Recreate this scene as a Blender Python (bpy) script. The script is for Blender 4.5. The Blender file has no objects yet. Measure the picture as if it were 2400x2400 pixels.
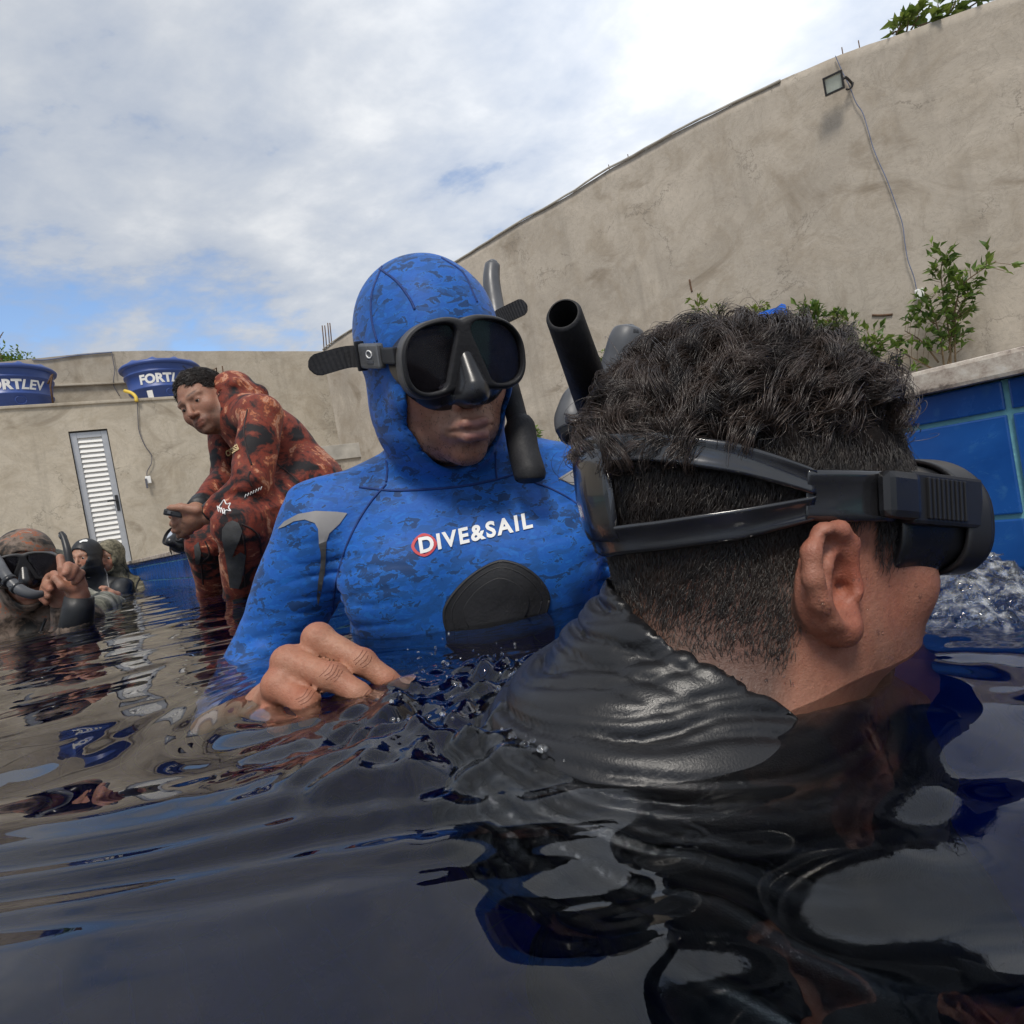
import bpy, bmesh, math, random
import numpy as np
from mathutils import Vector, Matrix
from mathutils.bvhtree import BVHTree

random.seed(7); np.random.seed(7)
sc = bpy.context.scene
COL = sc.collection

# ------------------------------------------------------------------ camera
F_PX = 1463.0                      # focal length in pixels of a 2400 px frame
CAM_H = 0.14                       # metres above the water
ROLL = math.atan(0.18)
PITCH = -math.atan(28 / 1463)
def _rx(v):
    c, s = math.cos(PITCH), math.sin(PITCH)
    return np.array([v[0], v[1]*c - v[2]*s, v[1]*s + v[2]*c])
CR = _rx((math.cos(ROLL), 0, -math.sin(ROLL)))
CU = _rx((math.sin(ROLL), 0, math.cos(ROLL)))
CF = _rx((0, 1, 0))
CC = np.array([0.0, 0.0, CAM_H])
cam_d = bpy.data.cameras.new('camera')
cam_d.sensor_width = 36.0
cam_d.sensor_fit = 'HORIZONTAL'
cam_d.lens = 36.0 * F_PX / 2400.0
cam_d.clip_start = 0.01
cam_d.clip_end = 2000
cam = bpy.data.objects.new('camera', cam_d)
COL.objects.link(cam)
cam.matrix_world = Matrix(((CR[0], CU[0], -CF[0], CC[0]), (CR[1], CU[1], -CF[1], CC[1]),
                           (CR[2], CU[2], -CF[2], CC[2]), (0, 0, 0, 1)))
sc.camera = cam

# ------------------------------------------------------------------ light
SUN_AZ, SUN_EL = math.radians(188), math.radians(56)     # azimuth clockwise from +Y
world = bpy.data.worlds.new('World'); sc.world = world; world.use_nodes = True
wt = world.node_tree; wt.nodes.clear()
def wn(t, **k):
    n = wt.nodes.new(t)
    for a, b in k.items(): setattr(n, a, b)
    return n
def wl(a, b): wt.links.new(a, b)
def wmath(op, a, b=None, clamp=False):
    n = wn('ShaderNodeMath', operation=op); n.use_clamp = clamp
    for i, v in enumerate((a, b)):
        if v is None: continue
        if hasattr(v, 'is_linked'): wl(v, n.inputs[i])
        else: n.inputs[i].default_value = v
    return n.outputs[0]
sky = wn('ShaderNodeTexSky', sky_type='NISHITA'); sky.sun_disc = False
sky.sun_elevation = SUN_EL; sky.sun_rotation = SUN_AZ
sky.air_density = 1.0; sky.dust_density = 0.6; sky.ozone_density = 2.5
bg_sky = wn('ShaderNodeBackground'); wl(sky.outputs[0], bg_sky.inputs[0]); bg_sky.inputs[1].default_value = 0.115
tc = wn('ShaderNodeTexCoord')
sep = wn('ShaderNodeSeparateXYZ'); wl(tc.outputs['Generated'], sep.inputs[0])
zc = wmath('MAXIMUM', sep.outputs[2], 0.0)
den = wmath('ADD', zc, 0.22)
cx = wmath('DIVIDE', sep.outputs[0], den); cy = wmath('DIVIDE', sep.outputs[1], den)
comb = wn('ShaderNodeCombineXYZ'); wl(cx, comb.inputs[0]); wl(cy, comb.inputs[1])
def noise(scale, detail, rough, rot=0.0, sx=1.0, sy=1.0, dist=0.0, loc=(0, 0, 0)):
    m = wn('ShaderNodeMapping'); wl(comb.outputs[0], m.inputs[0])
    m.inputs['Rotation'].default_value = (0, 0, rot); m.inputs['Scale'].default_value = (sx, sy, 1)
    m.inputs['Location'].default_value = loc
    n = wn('ShaderNodeTexNoise'); wl(m.outputs[0], n.inputs['Vector'])
    n.inputs['Scale'].default_value = scale; n.inputs['Detail'].default_value = detail
    n.inputs['Roughness'].default_value = rough; n.inputs['Distortion'].default_value = dist
    return n.outputs['Fac']
def ramp(x, stops):
    r = wn('ShaderNodeValToRGB'); wl(x, r.inputs[0])
    e = r.color_ramp.elements
    while len(e) < len(stops): e.new(0.5)
    for k, (p, c) in enumerate(stops):
        e[k].position = p; e[k].color = c if len(c) == 4 else (*c, 1)
    return r.outputs[0]
n_big = noise(0.85, 3, 0.5, 0.5, 1, 1.4, 0.25, (11.69, 18.08, 0))
n_mid = noise(3.0, 6, 0.58, 0.75, 1, 1.25, 0.15, (13.64, 18.58, 0))
n_fin = noise(8.5, 5, 0.6, 0.75, 1, 1.2, 0.2, (6.4, 0.3, 0))
cov = wmath('ADD', wmath('MULTIPLY', n_big, 0.50), wmath('ADD', wmath('MULTIPLY', n_mid, 0.42), wmath('MULTIPLY', n_fin, 0.22)))
cover = ramp(cov, [(0.415, (0.0,)*3), (0.53, (1.0,)*3)])
shade = ramp(wmath('ADD', wmath('MULTIPLY', n_mid, 0.55), wmath('ADD', wmath('MULTIPLY', n_big, 0.35), wmath('MULTIPLY', n_fin, 0.11))),
             [(0.40, (0.40, 0.46, 0.57)), (0.54, (0.58, 0.615, 0.67)), (0.67, (0.82, 0.83, 0.84))])
# thin cloud is brightest over the wall on the right, where the light breaks through it
dirn = wn('ShaderNodeVectorMath', operation='DOT_PRODUCT')
wl(tc.outputs['Generated'], dirn.inputs[0]); gd = Vector((0.40, 0.78, 0.62)).normalized(); dirn.inputs[1].default_value = gd
glow = wmath('POWER', wmath('MAXIMUM', dirn.outputs['Value'], 0.0), 9.0)
gl = wmath('ADD', wmath('MULTIPLY', glow, 0.60), 0.97)
shv = wn('ShaderNodeVectorMath', operation='SCALE'); wl(shade, shv.inputs[0]); wl(gl, shv.inputs['Scale'])
bg_cl = wn('ShaderNodeBackground'); wl(shv.outputs[0], bg_cl.inputs[0]); bg_cl.inputs[1].default_value = 0.60
mixw = wn('ShaderNodeMixShader')
wl(wmath('MULTIPLY', cover, 0.97), mixw.inputs[0]); wl(bg_sky.outputs[0], mixw.inputs[1]); wl(bg_cl.outputs[0], mixw.inputs[2])
outw = wn('ShaderNodeOutputWorld'); wl(mixw.outputs[0], outw.inputs[0])

sun_d = bpy.data.lights.new('sun', 'SUN'); sun_d.energy = 1.5; sun_d.angle = math.radians(14); sun_d.color = (1.0, 0.94, 0.85)
sun = bpy.data.objects.new('sun', sun_d); COL.objects.link(sun)
sdir = Vector((math.sin(SUN_AZ)*math.cos(SUN_EL), math.cos(SUN_AZ)*math.cos(SUN_EL), math.sin(SUN_EL)))
sun.rotation_euler = sdir.to_track_quat('Z', 'Y').to_euler()

sc.view_settings.view_transform = 'Standard'; sc.view_settings.look = 'None'
sc.view_settings.exposure = 0.80; sc.view_settings.gamma = 1.0; sc.view_settings.use_curve_mapping = False
sc.render.engine = 'CYCLES'
sc.cycles.use_denoising = True
try: sc.cycles.denoiser = 'OPENIMAGEDENOISE'
except Exception: pass
sc.cycles.max_bounces = 14; sc.cycles.transmission_bounces = 10; sc.cycles.glossy_bounces = 6
sc.cycles.transparent_max_bounces = 16; sc.cycles.sample_clamp_indirect = 6.0
sc.cycles.blur_glossy = 0.3

# ------------------------------------------------------------------ picking points in space
def ray(x, y): return CR*((x-1200)/F_PX) - CU*((y-1200)/F_PX) + CF
def P(x, y, d): return CC + ray(x, y)*d
def on_z(x, y, z):
    r = ray(x, y); return CC + r*((z-CAM_H)/r[2])
def on_plane(x, y, q, n):
    r = ray(x, y); return CC + r*(np.dot(np.asarray(q)-CC, n)/np.dot(r, n))

# ------------------------------------------------------------------ mesh helpers
def tag(o, label=None, cat=None, group=None, kind=None):
    if label: o['label'] = label
    if cat: o['category'] = cat
    if group: o['group'] = group
    if kind: o['kind'] = kind
    return o
def mesh_obj(name, verts, faces, mat=None, parent=None, smooth=False):
    me = bpy.data.meshes.new(name)
    if isinstance(verts, np.ndarray): verts = verts.tolist()
    if isinstance(faces, np.ndarray): faces = faces.tolist()
    me.from_pydata(verts, [], faces)
    if smooth: me.polygons.foreach_set('use_smooth', [True]*len(me.polygons))
    me.update()
    o = bpy.data.objects.new(name, me); COL.objects.link(o)
    if mat is not None:
        for m in (mat if isinstance(mat, (list, tuple)) else [mat]): me.materials.append(m)
    if parent is not None: o.parent = parent
    return o
def bm_obj(name, bm, mat=None, parent=None, smooth=False):
    me = bpy.data.meshes.new(name)
    bmesh.ops.recalc_face_normals(bm, faces=bm.faces)
    bm.to_mesh(me); bm.free()
    if smooth: me.polygons.foreach_set('use_smooth', [True]*len(me.polygons))
    o = bpy.data.objects.new(name, me); COL.objects.link(o)
    if mat is not None: me.materials.append(mat)
    if parent is not None: o.parent = parent
    return o
def empty(name, loc=(0, 0, 0)):
    o = bpy.data.objects.new(name, None); COL.objects.link(o); o.location = Vector(loc); o.empty_display_size = 0.05
    return o
def adopt(child, parent):
    """parent a world-space child to an empty standing at its base"""
    child.parent = parent
    child.matrix_parent_inverse = Matrix.Translation(-Vector(parent.location))
    return child
def box_bm(bm, origin, ax, ay, az, x0, x1, y0, y1, z0, z1, bev=0.0):
    ax, ay, az = (np.asarray(v, float) for v in (ax, ay, az)); o = np.asarray(origin, float)
    vs = []
    for z in (z0, z1):
        for x, y in ((x0, y0), (x1, y0), (x1, y1), (x0, y1)):
            vs.append(bm.verts.new(Vector(o + ax*x + ay*y + az*z)))
    fs = [(0, 1, 2, 3), (4, 5, 6, 7), (0, 1, 5, 4), (1, 2, 6, 5), (2, 3, 7, 6), (3, 0, 4, 7)]
    faces = [bm.faces.new([vs[i] for i in f]) for f in fs]
    if bev > 0:
        es = list({e for f in faces for e in f.edges})
        bmesh.ops.bevel(bm, geom=es, offset=bev, segments=2, affect='EDGES', profile=0.6)
def box_obj(name, origin, ax, ay, az, rng, mat, parent=None, bev=0.0):
    bm = bmesh.new(); box_bm(bm, origin, ax, ay, az, *rng, bev=bev)
    return bm_obj(name, bm, mat, parent)
def resample(pts, n):
    """Catmull-Rom through pts (k,d) -> n samples"""
    pts = np.asarray(pts, float); k = len(pts)
    if k == 2: return pts[0] + (pts[1]-pts[0])*np.linspace(0, 1, n)[:, None]
    ext = np.vstack([2*pts[0]-pts[1], pts, 2*pts[-1]-pts[-2]])
    t = np.linspace(0, k-1-1e-9, n); i = t.astype(int); u = (t-i)[:, None]
    a, b, c, d = ext[i], ext[i+1], ext[i+2], ext[i+3]
    return 0.5*((2*b) + (-a+c)*u + (2*a-5*b+4*c-d)*u*u + (-a+3*b-3*c+d)*u**3)
def frames(path, up0=None):
    T = np.gradient(path, axis=0); T /= np.linalg.norm(T, axis=1)[:, None] + 1e-12
    n = np.array([0, 0, 1.0]) if up0 is None else np.asarray(up0, float)
    if abs(np.dot(n, T[0])) > 0.95: n = np.array([1.0, 0, 0])
    N = []
    for t in T:
        n = n - t*np.dot(n, t); n /= np.linalg.norm(n) + 1e-12; N.append(n)
    N = np.array(N); return T, N, np.cross(T, N)
def tube_arrays(path, rad, seg=8, cap=True, prof=None, up0=None):
    """swept tube; rad scalar or per point; prof list of (a,b) section points in the N,B plane"""
    path = np.asarray(path, float); n = len(path)
    T, N, B = frames(path, up0)
    if prof is None:
        th = np.linspace(0, 2*np.pi, seg, endpoint=False); prof = np.stack([np.cos(th), np.sin(th)], 1)
    else: prof = np.asarray(prof, float)
    seg = len(prof)
    r = np.broadcast_to(np.asarray(rad, float), (n,)) if np.ndim(rad) < 2 else None
    V = path[:, None, :] + (N[:, None, :]*prof[None, :, :1] + B[:, None, :]*prof[None, :, 1:])*(r[:, None, None])
    V = V.reshape(-1, 3); Fs = []
    for i in range(n-1):
        for j in range(seg):
            a = i*seg+j; b = i*seg+(j+1) % seg
            Fs.append((a, b, b+seg, a+seg))
    if cap:
        Fs.append(tuple(range(seg))[::-1]); Fs.append(tuple((n-1)*seg+j for j in range(seg)))
    return V, Fs
def tube_obj(name, path, rad, mat, parent=None, seg=8, n=None, prof=None, up0=None, smooth=True, cap=True):
    if n: 
        path = np.asarray(path, float); k = len(path)
        if np.ndim(rad): rad = np.interp(np.linspace(0, k-1, n), np.arange(k), rad)
        path = resample(path, n)
    V, Fs = tube_arrays(path, rad, seg, cap, prof, up0)
    return mesh_obj(name, V, Fs, mat, parent, smooth)
def join_arrays(parts):
    V = []; Fs = []; o = 0
    for v, f in parts:
        V.extend(np.asarray(v).tolist()); Fs.extend([tuple(i+o for i in q) for q in f]); o += len(v)
    return V, Fs
def lathe_arrays(prof, seg, center=(0, 0, 0)):
    """prof list of (r,z)"""
    th = np.linspace(0, 2*np.pi, seg, endpoint=False); V = []; Fs = []
    for r, z in prof:
        for t in th: V.append((center[0]+r*math.cos(t), center[1]+r*math.sin(t), center[2]+z))
    for i in range(len(prof)-1):
        for j in range(seg):
            Fs.append((i*seg+j, i*seg+(j+1) % seg, (i+1)*seg+(j+1) % seg, (i+1)*seg+j))
    Fs.append(tuple(range(seg))[::-1]); Fs.append(tuple((len(prof)-1)*seg+j for j in range(seg)))
    return V, Fs

# ------------------------------------------------------------------ noise on arrays
_G = np.random.RandomState(3).rand(64, 64, 64).astype(np.float32)*2-1
def vnoise(p, seed=0):
    """smooth value noise, p (N,3) -> (N,) in about [-1,1]"""
    p = np.asarray(p, np.float64) + np.array([seed*7.13, seed*3.71, seed*5.37])
    i = np.floor(p).astype(int); f = p - i; f = f*f*f*(f*(f*6-15)+10)
    x0, y0, z0 = (i[:, k] & 63 for k in range(3)); x1, y1, z1 = (x0+1) & 63, (y0+1) & 63, (z0+1) & 63
    fx, fy, fz = f[:, 0], f[:, 1], f[:, 2]
    def L(a, b, t): return a + (b-a)*t
    return L(L(L(_G[x0, y0, z0], _G[x1, y0, z0], fx), L(_G[x0, y1, z0], _G[x1, y1, z0], fx), fy),
             L(L(_G[x0, y0, z1], _G[x1, y0, z1], fx), L(_G[x0, y1, z1], _G[x1, y1, z1], fx), fy), fz)
def fbm(p, oct=4, seed=0, gain=0.5):
    s = 0; a = 1.0; p = np.asarray(p, float)
    for k in range(oct):
        s = s + a*vnoise(p, seed+k); p = p*2.03; a *= gain
    return s

# ------------------------------------------------------------------ materials
def new_mat(name):
    m = bpy.data.materials.new(name); m.use_nodes = True
    t = m.node_tree; t.nodes.clear()
    o = t.nodes.new('ShaderNodeOutputMaterial'); b = t.nodes.new('ShaderNodeBsdfPrincipled')
    t.links.new(b.outputs[0], o.inputs[0])
    return m, t, b
class NT:
    """small node-building helper"""
    def __init__(s, t): s.t = t
    def n(s, typ, **k):
        n = s.t.nodes.new(typ)
        for a, b in k.items(): setattr(n, a, b)
        return n
    def l(s, a, b): s.t.links.new(a, b)
    def coord(s, kind='Object', scale=(1, 1, 1), rot=(0, 0, 0), loc=(0, 0, 0)):
        c = s.n('ShaderNodeTexCoord'); m = s.n('ShaderNodeMapping'); s.l(c.outputs[kind], m.inputs[0])
        m.inputs['Scale'].default_value = scale; m.inputs['Rotation'].default_value = rot; m.inputs['Location'].default_value = loc
        return m.outputs[0]
    def noise(s, vec, scale, detail=4, rough=0.55, dist=0.0, out='Fac'):
        n = s.n('ShaderNodeTexNoise'); s.l(vec, n.inputs['Vector']); n.inputs['Scale'].default_value = scale
        n.inputs['Detail'].default_value = detail; n.inputs['Roughness'].default_value = rough; n.inputs['Distortion'].default_value = dist
        return n.outputs[out]
    def ramp(s, x, stops, interp='LINEAR'):
        r = s.n('ShaderNodeValToRGB'); s.l(x, r.inputs[0]); r.color_ramp.interpolation = interp
        e = r.color_ramp.elements
        while len(e) < len(stops): e.new(0.5)
        for k, (p, c) in enumerate(stops):
            if not hasattr(c, '__len__'): c = (c, c, c)
            e[k].position = p; e[k].color = (*c, 1)
        return r.outputs[0]
    def mix(s, fac, a, b, mode='MIX'):
        n = s.n('ShaderNodeMix', data_type='RGBA', blend_type=mode)
        for sock, v in ((n.inputs[0], fac), (n.inputs[6], a), (n.inputs[7], b)):
            if hasattr(v, 'is_linked'): s.l(v, sock)
            elif hasattr(v, '__len__'): sock.default_value = (*v, 1)
            else: sock.default_value = v
        return n.outputs[2]
    def math(s, op, a, b=0.0, clamp=False):
        n = s.n('ShaderNodeMath', operation=op); n.use_clamp = clamp
        for i, v in enumerate((a, b)):
            if hasattr(v, 'is_linked'): s.l(v, n.inputs[i])
            else: n.inputs[i].default_value = v
        return n.outputs[0]
    def bump(s, height, strength, dist, bsdf):
        b = s.n('ShaderNodeBump'); s.l(height, b.inputs['Height']); b.inputs['Strength'].default_value = strength
        b.inputs['Distance'].default_value = dist; s.l(b.outputs[0], bsdf.inputs['Normal'])
def flat_mat(name, col, rough=0.5, metal=0.0, spec=0.5, var=0.12, vscale=8.0, bump=0.0, bscale=60.0, coat=0.0):
    m, t, b = new_mat(name); q = NT(t)
    v = q.coord('Object')
    n = q.noise(v, vscale, 5, 0.6)
    lo = tuple(c*(1-var) for c in col); hi = tuple(min(1, c*(1+var)) for c in col)
    q.l(q.ramp(n, [(0.3, lo), (0.7, hi)]), b.inputs['Base Color'])
    q.l(q.ramp(q.noise(v, vscale*2.3, 4), [(0.3, max(0, rough-0.08)), (0.7, min(1, rough+0.08))]), b.inputs['Roughness'])
    b.inputs['Metallic'].default_value = metal; b.inputs['Specular IOR Level'].default_value = spec
    b.inputs['Coat Weight'].default_value = coat
    if bump > 0: q.bump(q.noise(v, bscale, 4), bump, 0.002, b)
    return m
def plaster_mat(name, base, stain=(0.19, 0.15, 0.105), seed=0.0, lift=1.0):
    m, t, b = new_mat(name); q = NT(t)
    v = q.coord('Object', loc=(seed, seed*1.7, 0))
    vs = q.coord('Object', scale=(0.9, 0.9, 1.15), rot=(0.5, 0.3, 0.2), loc=(seed, 0, seed))
    big = q.noise(v, 0.55, 5, 0.6, 0.4)
    mid = q.noise(v, 2.2, 7, 0.65, 0.7)
    fine = q.noise(v, 24, 6, 0.7)
    smear = q.noise(vs, 1.1, 8, 0.62, 0.9)
    c = q.ramp(big, [(0.32, tuple(x*0.80 for x in base)), (0.5, base), (0.68, tuple(min(1, x*1.12) for x in base))])
    c = q.mix(q.ramp(mid, [(0.47, 0.0), (0.66, 0.60)]), c, tuple(x*m_ for x, m_ in zip(base, (0.70, 0.66, 0.60))))
    c = q.mix(q.ramp(smear, [(0.54, 0.0), (0.70, 0.65)]), c, tuple(min(1, x*1.25) for x in base))
    c = q.mix(q.ramp(smear, [(0.28, 0.75), (0.43, 0.0)]), c, stain)
    edge = q.noise(v, 3.0, 9, 0.70, 1.4)
    c = q.mix(q.ramp(edge, [(0.485, 0.0), (0.50, 0.5), (0.515, 0.0)]), c, tuple(x*0.62 for x in base))
    c = q.mix(q.ramp(fine, [(0.3, 0.22), (0.62, 0.0)]), c, tuple(x*0.55 for x in base))
    spots = q.n('ShaderNodeTexVoronoi'); q.l(v, spots.inputs['Vector']); spots.inputs['Scale'].default_value = 2.6
    c = q.mix(q.ramp(spots.outputs['Distance'], [(0.02, 0.55), (0.05, 0.0)]), c, tuple(x*0.45 for x in base))
    # run-off streaks
    st_ = q.noise(q.coord('Object', scale=(2.4, 2.4, 0.16), loc=(seed, 0, 0)), 1.6, 6, 0.65, 0.3)
    c = q.mix(q.ramp(st_, [(0.54, 0.0), (0.70, 0.42)]), c, tuple(x*0.60 for x in base))
    # hairline cracks, here and there
    vd = q.n('ShaderNodeVectorMath', operation='ADD'); q.l(v, vd.inputs[0])
    vs_ = q.n('ShaderNodeVectorMath', operation='SCALE'); q.l(q.noise(v, 2.5, 6, 0.7, 0.5, 'Color'), vs_.inputs[0]); vs_.inputs['Scale'].default_value = 0.9
    q.l(vs_.outputs[0], vd.inputs[1])
    vo = q.n('ShaderNodeTexVoronoi', feature='DISTANCE_TO_EDGE'); q.l(vd.outputs[0], vo.inputs['Vector']); vo.inputs['Scale'].default_value = 0.75
    cr = q.math('MULTIPLY', q.ramp(vo.outputs['Distance'], [(0.0, 0.75), (0.012, 0.0)]), q.ramp(q.noise(v, 1.3, 3, 0.5), [(0.48, 0.0), (0.60, 1.0)]))
    c = q.mix(cr, c, tuple(x*0.42 for x in base))
    q.l(c, b.inputs['Base Color'])
    b.inputs['Roughness'].default_value = 0.92; b.inputs['Specular IOR Level'].default_value = 0.2
    hsum = q.math('ADD', q.math('MULTIPLY', smear, 0.7), q.math('ADD', q.math('MULTIPLY', mid, 0.5), q.math('MULTIPLY', fine, 0.12)))
    q.bump(hsum, 0.55, 0.03, b)
    return m
# ================================================================== THE PLACE
M = {}
M['wall'] = plaster_mat('cement_plaster', (0.430, 0.382, 0.320), seed=0)
M['wall_b'] = plaster_mat('cement_plaster_pale', (0.46, 0.405, 0.325), seed=5.3)
M['block'] = plaster_mat('cement_plaster_warm', (0.50, 0.445, 0.36), seed=11.1)
M['concrete'] = flat_mat('grey_concrete', (0.40, 0.375, 0.33), 0.9, var=0.25, vscale=3, bump=0.3)
M['deck'] = flat_mat('deck_concrete', (0.33, 0.30, 0.26), 0.9, var=0.25, vscale=2, bump=0.3)
M['alu'] = flat_mat('grey_aluminium', (0.46, 0.47, 0.49), 0.42, 0.5, var=0.06)
M['white'] = flat_mat('white_louvre_paint', (0.80, 0.79, 0.76), 0.45, var=0.04)
M['black'] = flat_mat('black_plastic', (0.018, 0.018, 0.02), 0.38, var=0.2)
M['rubber'] = flat_mat('black_rubber', (0.016, 0.016, 0.018), 0.55, var=0.25, vscale=30, bump=0.25, bscale=240)
M['tank'] = flat_mat('blue_polyethylene', (0.035, 0.075, 0.27), 0.42, var=0.15, vscale=2.5)
M['print'] = flat_mat('white_print', (0.82, 0.82, 0.80), 0.6, var=0.04)
M['rust'] = flat_mat('rusty_steel', (0.13, 0.075, 0.045), 0.85, 0.3, var=0.4, vscale=30)
M['wire'] = flat_mat('grey_wire', (0.10, 0.10, 0.12), 0.6, var=0.2)
M['bluewire'] = flat_mat('blue_grey_wire', (0.12, 0.15, 0.24), 0.6, var=0.2)
M['yellow'] = flat_mat('yellow_hose', (0.72, 0.50, 0.06), 0.5, var=0.1)
M['stem'] = flat_mat('twig_bark', (0.16, 0.11, 0.06), 0.8, var=0.3, vscale=30)
M['lens'] = flat_mat('frosted_lamp_glass', (0.46, 0.50, 0.44), 0.25, var=0.1)
def leaf_mat(name, a, b_):
    m, t, b = new_mat(name); q = NT(t)
    g = q.n('ShaderNodeNewGeometry')
    c = q.ramp(g.outputs['Random Per Island'], [(0.0, a), (0.55, tuple((x+y)/2 for x, y in zip(a, b_))), (1.0, b_)])
    q.l(c, b.inputs['Base Color']); b.inputs['Roughness'].default_value = 0.45
    tr = q.n('ShaderNodeBsdfTranslucent'); q.l(c, tr.inputs[0])
    ms = q.n('ShaderNodeMixShader'); ms.inputs[0].default_value = 0.35
    q.l(b.outputs[0], ms.inputs[1]); q.l(tr.outputs[0], ms.inputs[2])
    o = [n for n in t.nodes if n.type == 'OUTPUT_MATERIAL'][0]; q.l(ms.outputs[0], o.inputs[0])
    return m
M['leaf'] = leaf_mat('leaf_green', (0.05, 0.11, 0.02), (0.19, 0.27, 0.045))
M['leaf_y'] = leaf_mat('leaf_yellow_green', (0.09, 0.15, 0.025), (0.24, 0.30, 0.06))

# ---- pool axes: D along the tiled side (away from the camera), W into the pool
PA = on_z(2365, 1325, 0.0); PB = on_z(430, 1375, 0.0)
D = (PB-PA)/np.linalg.norm(PB-PA); W = np.array([-D[1], D[0], 0.0]); Z = np.array([0, 0, 1.0])
def pool(s, w, z=0.0): return PA + D*s + W*w + Z*z
S0, S1, W1, FLOOR = -2.6, 5.4, 4.6, -1.35
COPE = 0.192

def tile_mat(name, brick):
    m, t, b = new_mat(name); q = NT(t)
    v = q.coord('Object')
    cloud = q.noise(v, 9, 6, 0.65, 0.5); fine = q.noise(v, 70, 4)
    base = q.ramp(cloud, [(0.30, (0.008, 0.055, 0.25)), (0.55, (0.012, 0.095, 0.37)), (0.78, (0.025, 0.15, 0.46))])
    if brick == 'wall': base = q.ramp(cloud, [(0.30, (0.010, 0.085, 0.42)), (0.55, (0.016, 0.13, 0.56)), (0.78, (0.03, 0.20, 0.66))])
    if not brick:
        oi = q.n('ShaderNodeObjectInfo')
        base = q.mix(q.ramp(oi.outputs['Random'], [(0, 0.0), (1, 0.45)]), base, (0.018, 0.085, 0.27))
        base = q.mix(q.ramp(fine, [(0.60, 0.0), (0.8, 0.30)]), base, (0.10, 0.30, 0.48))
        scuff = q.noise(q.coord('Object', scale=(1, 1, 3.5)), 26, 7, 0.72, 1.2)
        base = q.mix(q.ramp(scuff, [(0.60, 0.0), (0.74, 0.45)]), base, (0.07, 0.24, 0.42))
    else:
        bt = q.n('ShaderNodeTexBrick'); q.l(q.coord('Object'), bt.inputs['Vector'])
        bt.inputs['Scale'].default_value = 1.0; bt.inputs['Brick Width'].default_value = 0.185; bt.inputs['Row Height'].default_value = 0.095
        bt.inputs['Mortar Size'].default_value = 0.003; bt.offset = 0.0
        bt.inputs['Mortar'].default_value = (0.16, 0.36, 0.42, 1); q.l(base, bt.inputs['Color1']); q.l(base, bt.inputs['Color2'])
        base = bt.outputs['Color']
    q.l(base, b.inputs['Base Color'])
    q.l(q.ramp(cloud, [(0.3, 0.16), (0.7, 0.34)]), b.inputs['Roughness']); b.inputs['Specular IOR Level'].default_value = 0.5
    q.bump(cloud, 0.12, 0.004, b)
    return m
M['tile'] = tile_mat('glazed_blue_tile', False); M['tile_deep'] = tile_mat('glazed_blue_tile_lining', 'wall'); M['tile_floor'] = tile_mat('glazed_blue_tile_floor', 'floor')
M['grout'] = flat_mat('cyan_grout', (0.17, 0.41, 0.44), 0.85, var=0.3, vscale=25, bump=0.5, bscale=150)
def granite():
    m, t, b = new_mat('speckled_granite'); q = NT(t); v = q.coord('Object')
    n1 = q.noise(v, 55, 6, 0.75); n2 = q.noise(v, 9, 4, 0.6)
    c = q.ramp(n1, [(0.36, (0.13, 0.10, 0.085)), (0.47, (0.40, 0.33, 0.27)), (0.6, (0.56, 0.50, 0.42)), (0.72, (0.66, 0.62, 0.56))])
    c = q.mix(q.ramp(n2, [(0.5, 0.0), (0.75, 0.4)]), c, (0.36, 0.27, 0.20))
    q.l(c, b.inputs['Base Color']); b.inputs['Roughness'].default_value = 0.5; q.bump(n1, 0.2, 0.002, b)
    return m
M['granite'] = granite()

# pool shell: tiled side, end wall, floor, hidden sides
def quad_obj(name, pts, mat, parent=None): return mesh_obj(name, [list(p) for p in pts], [tuple(range(len(pts)))], mat, parent)
def local_box(name, s0, s1, w0, w1, z0, z1, mat, kind=None, bev=0.0, parent=None, rot=0.0):
    """box whose own axes follow the pool"""
    o = empty('tmp') if False else None
    bm = bmesh.new(); box_bm(bm, (0, 0, 0), (1, 0, 0), (0, 1, 0), (0, 0, 1), 0, s1-s0, 0, w1-w0, z0, z1, bev)
    ob = bm_obj(name, bm, mat, parent)
    p = pool(s0, w0)
    ob.matrix_world = Matrix(((D[0], W[0], 0, p[0]), (D[1], W[1], 0, p[1]), (0, 0, 1, 0), (0, 0, 0, 1)))
    if kind: ob['kind'] = kind
    return ob
T_REC = 0.004
pw = local_box('pool_wall', S0, S1, -0.25, -T_REC, FLOOR-0.2, 0.168, M['grout'], 'structure')
tag(pw, 'blue tiled pool side with cyan grout under the coping', 'pool wall')
pe = local_box('pool_wall_far', S1+T_REC, S1+0.25, -0.25, W1+0.25, FLOOR-0.2, 0.168, M['grout'], 'structure')
tag(pe, 'tiled end wall of the pool behind the bathing men', 'pool wall')
pl = local_box('pool_wall_left', S0, S1, W1, W1+0.25, FLOOR-0.2, 0.168, M['tile_deep'], 'structure')
tag(pl, 'tiled pool wall on the open side', 'pool wall')
pr = local_box('pool_wall_near', S0-0.25, S0, -0.25, W1+0.25, FLOOR-0.2, 0.168, M['tile_deep'], 'structure')
tag(pr, 'tiled pool wall at the near end', 'pool wall')
pf = local_box('pool_floor', S0-0.1, S1+0.1, -0.1, W1+0.1, FLOOR-0.1, FLOOR, M['tile_floor'], 'structure')
tag(pf, 'dark blue tiled floor deep under water', 'pool floor')
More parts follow.
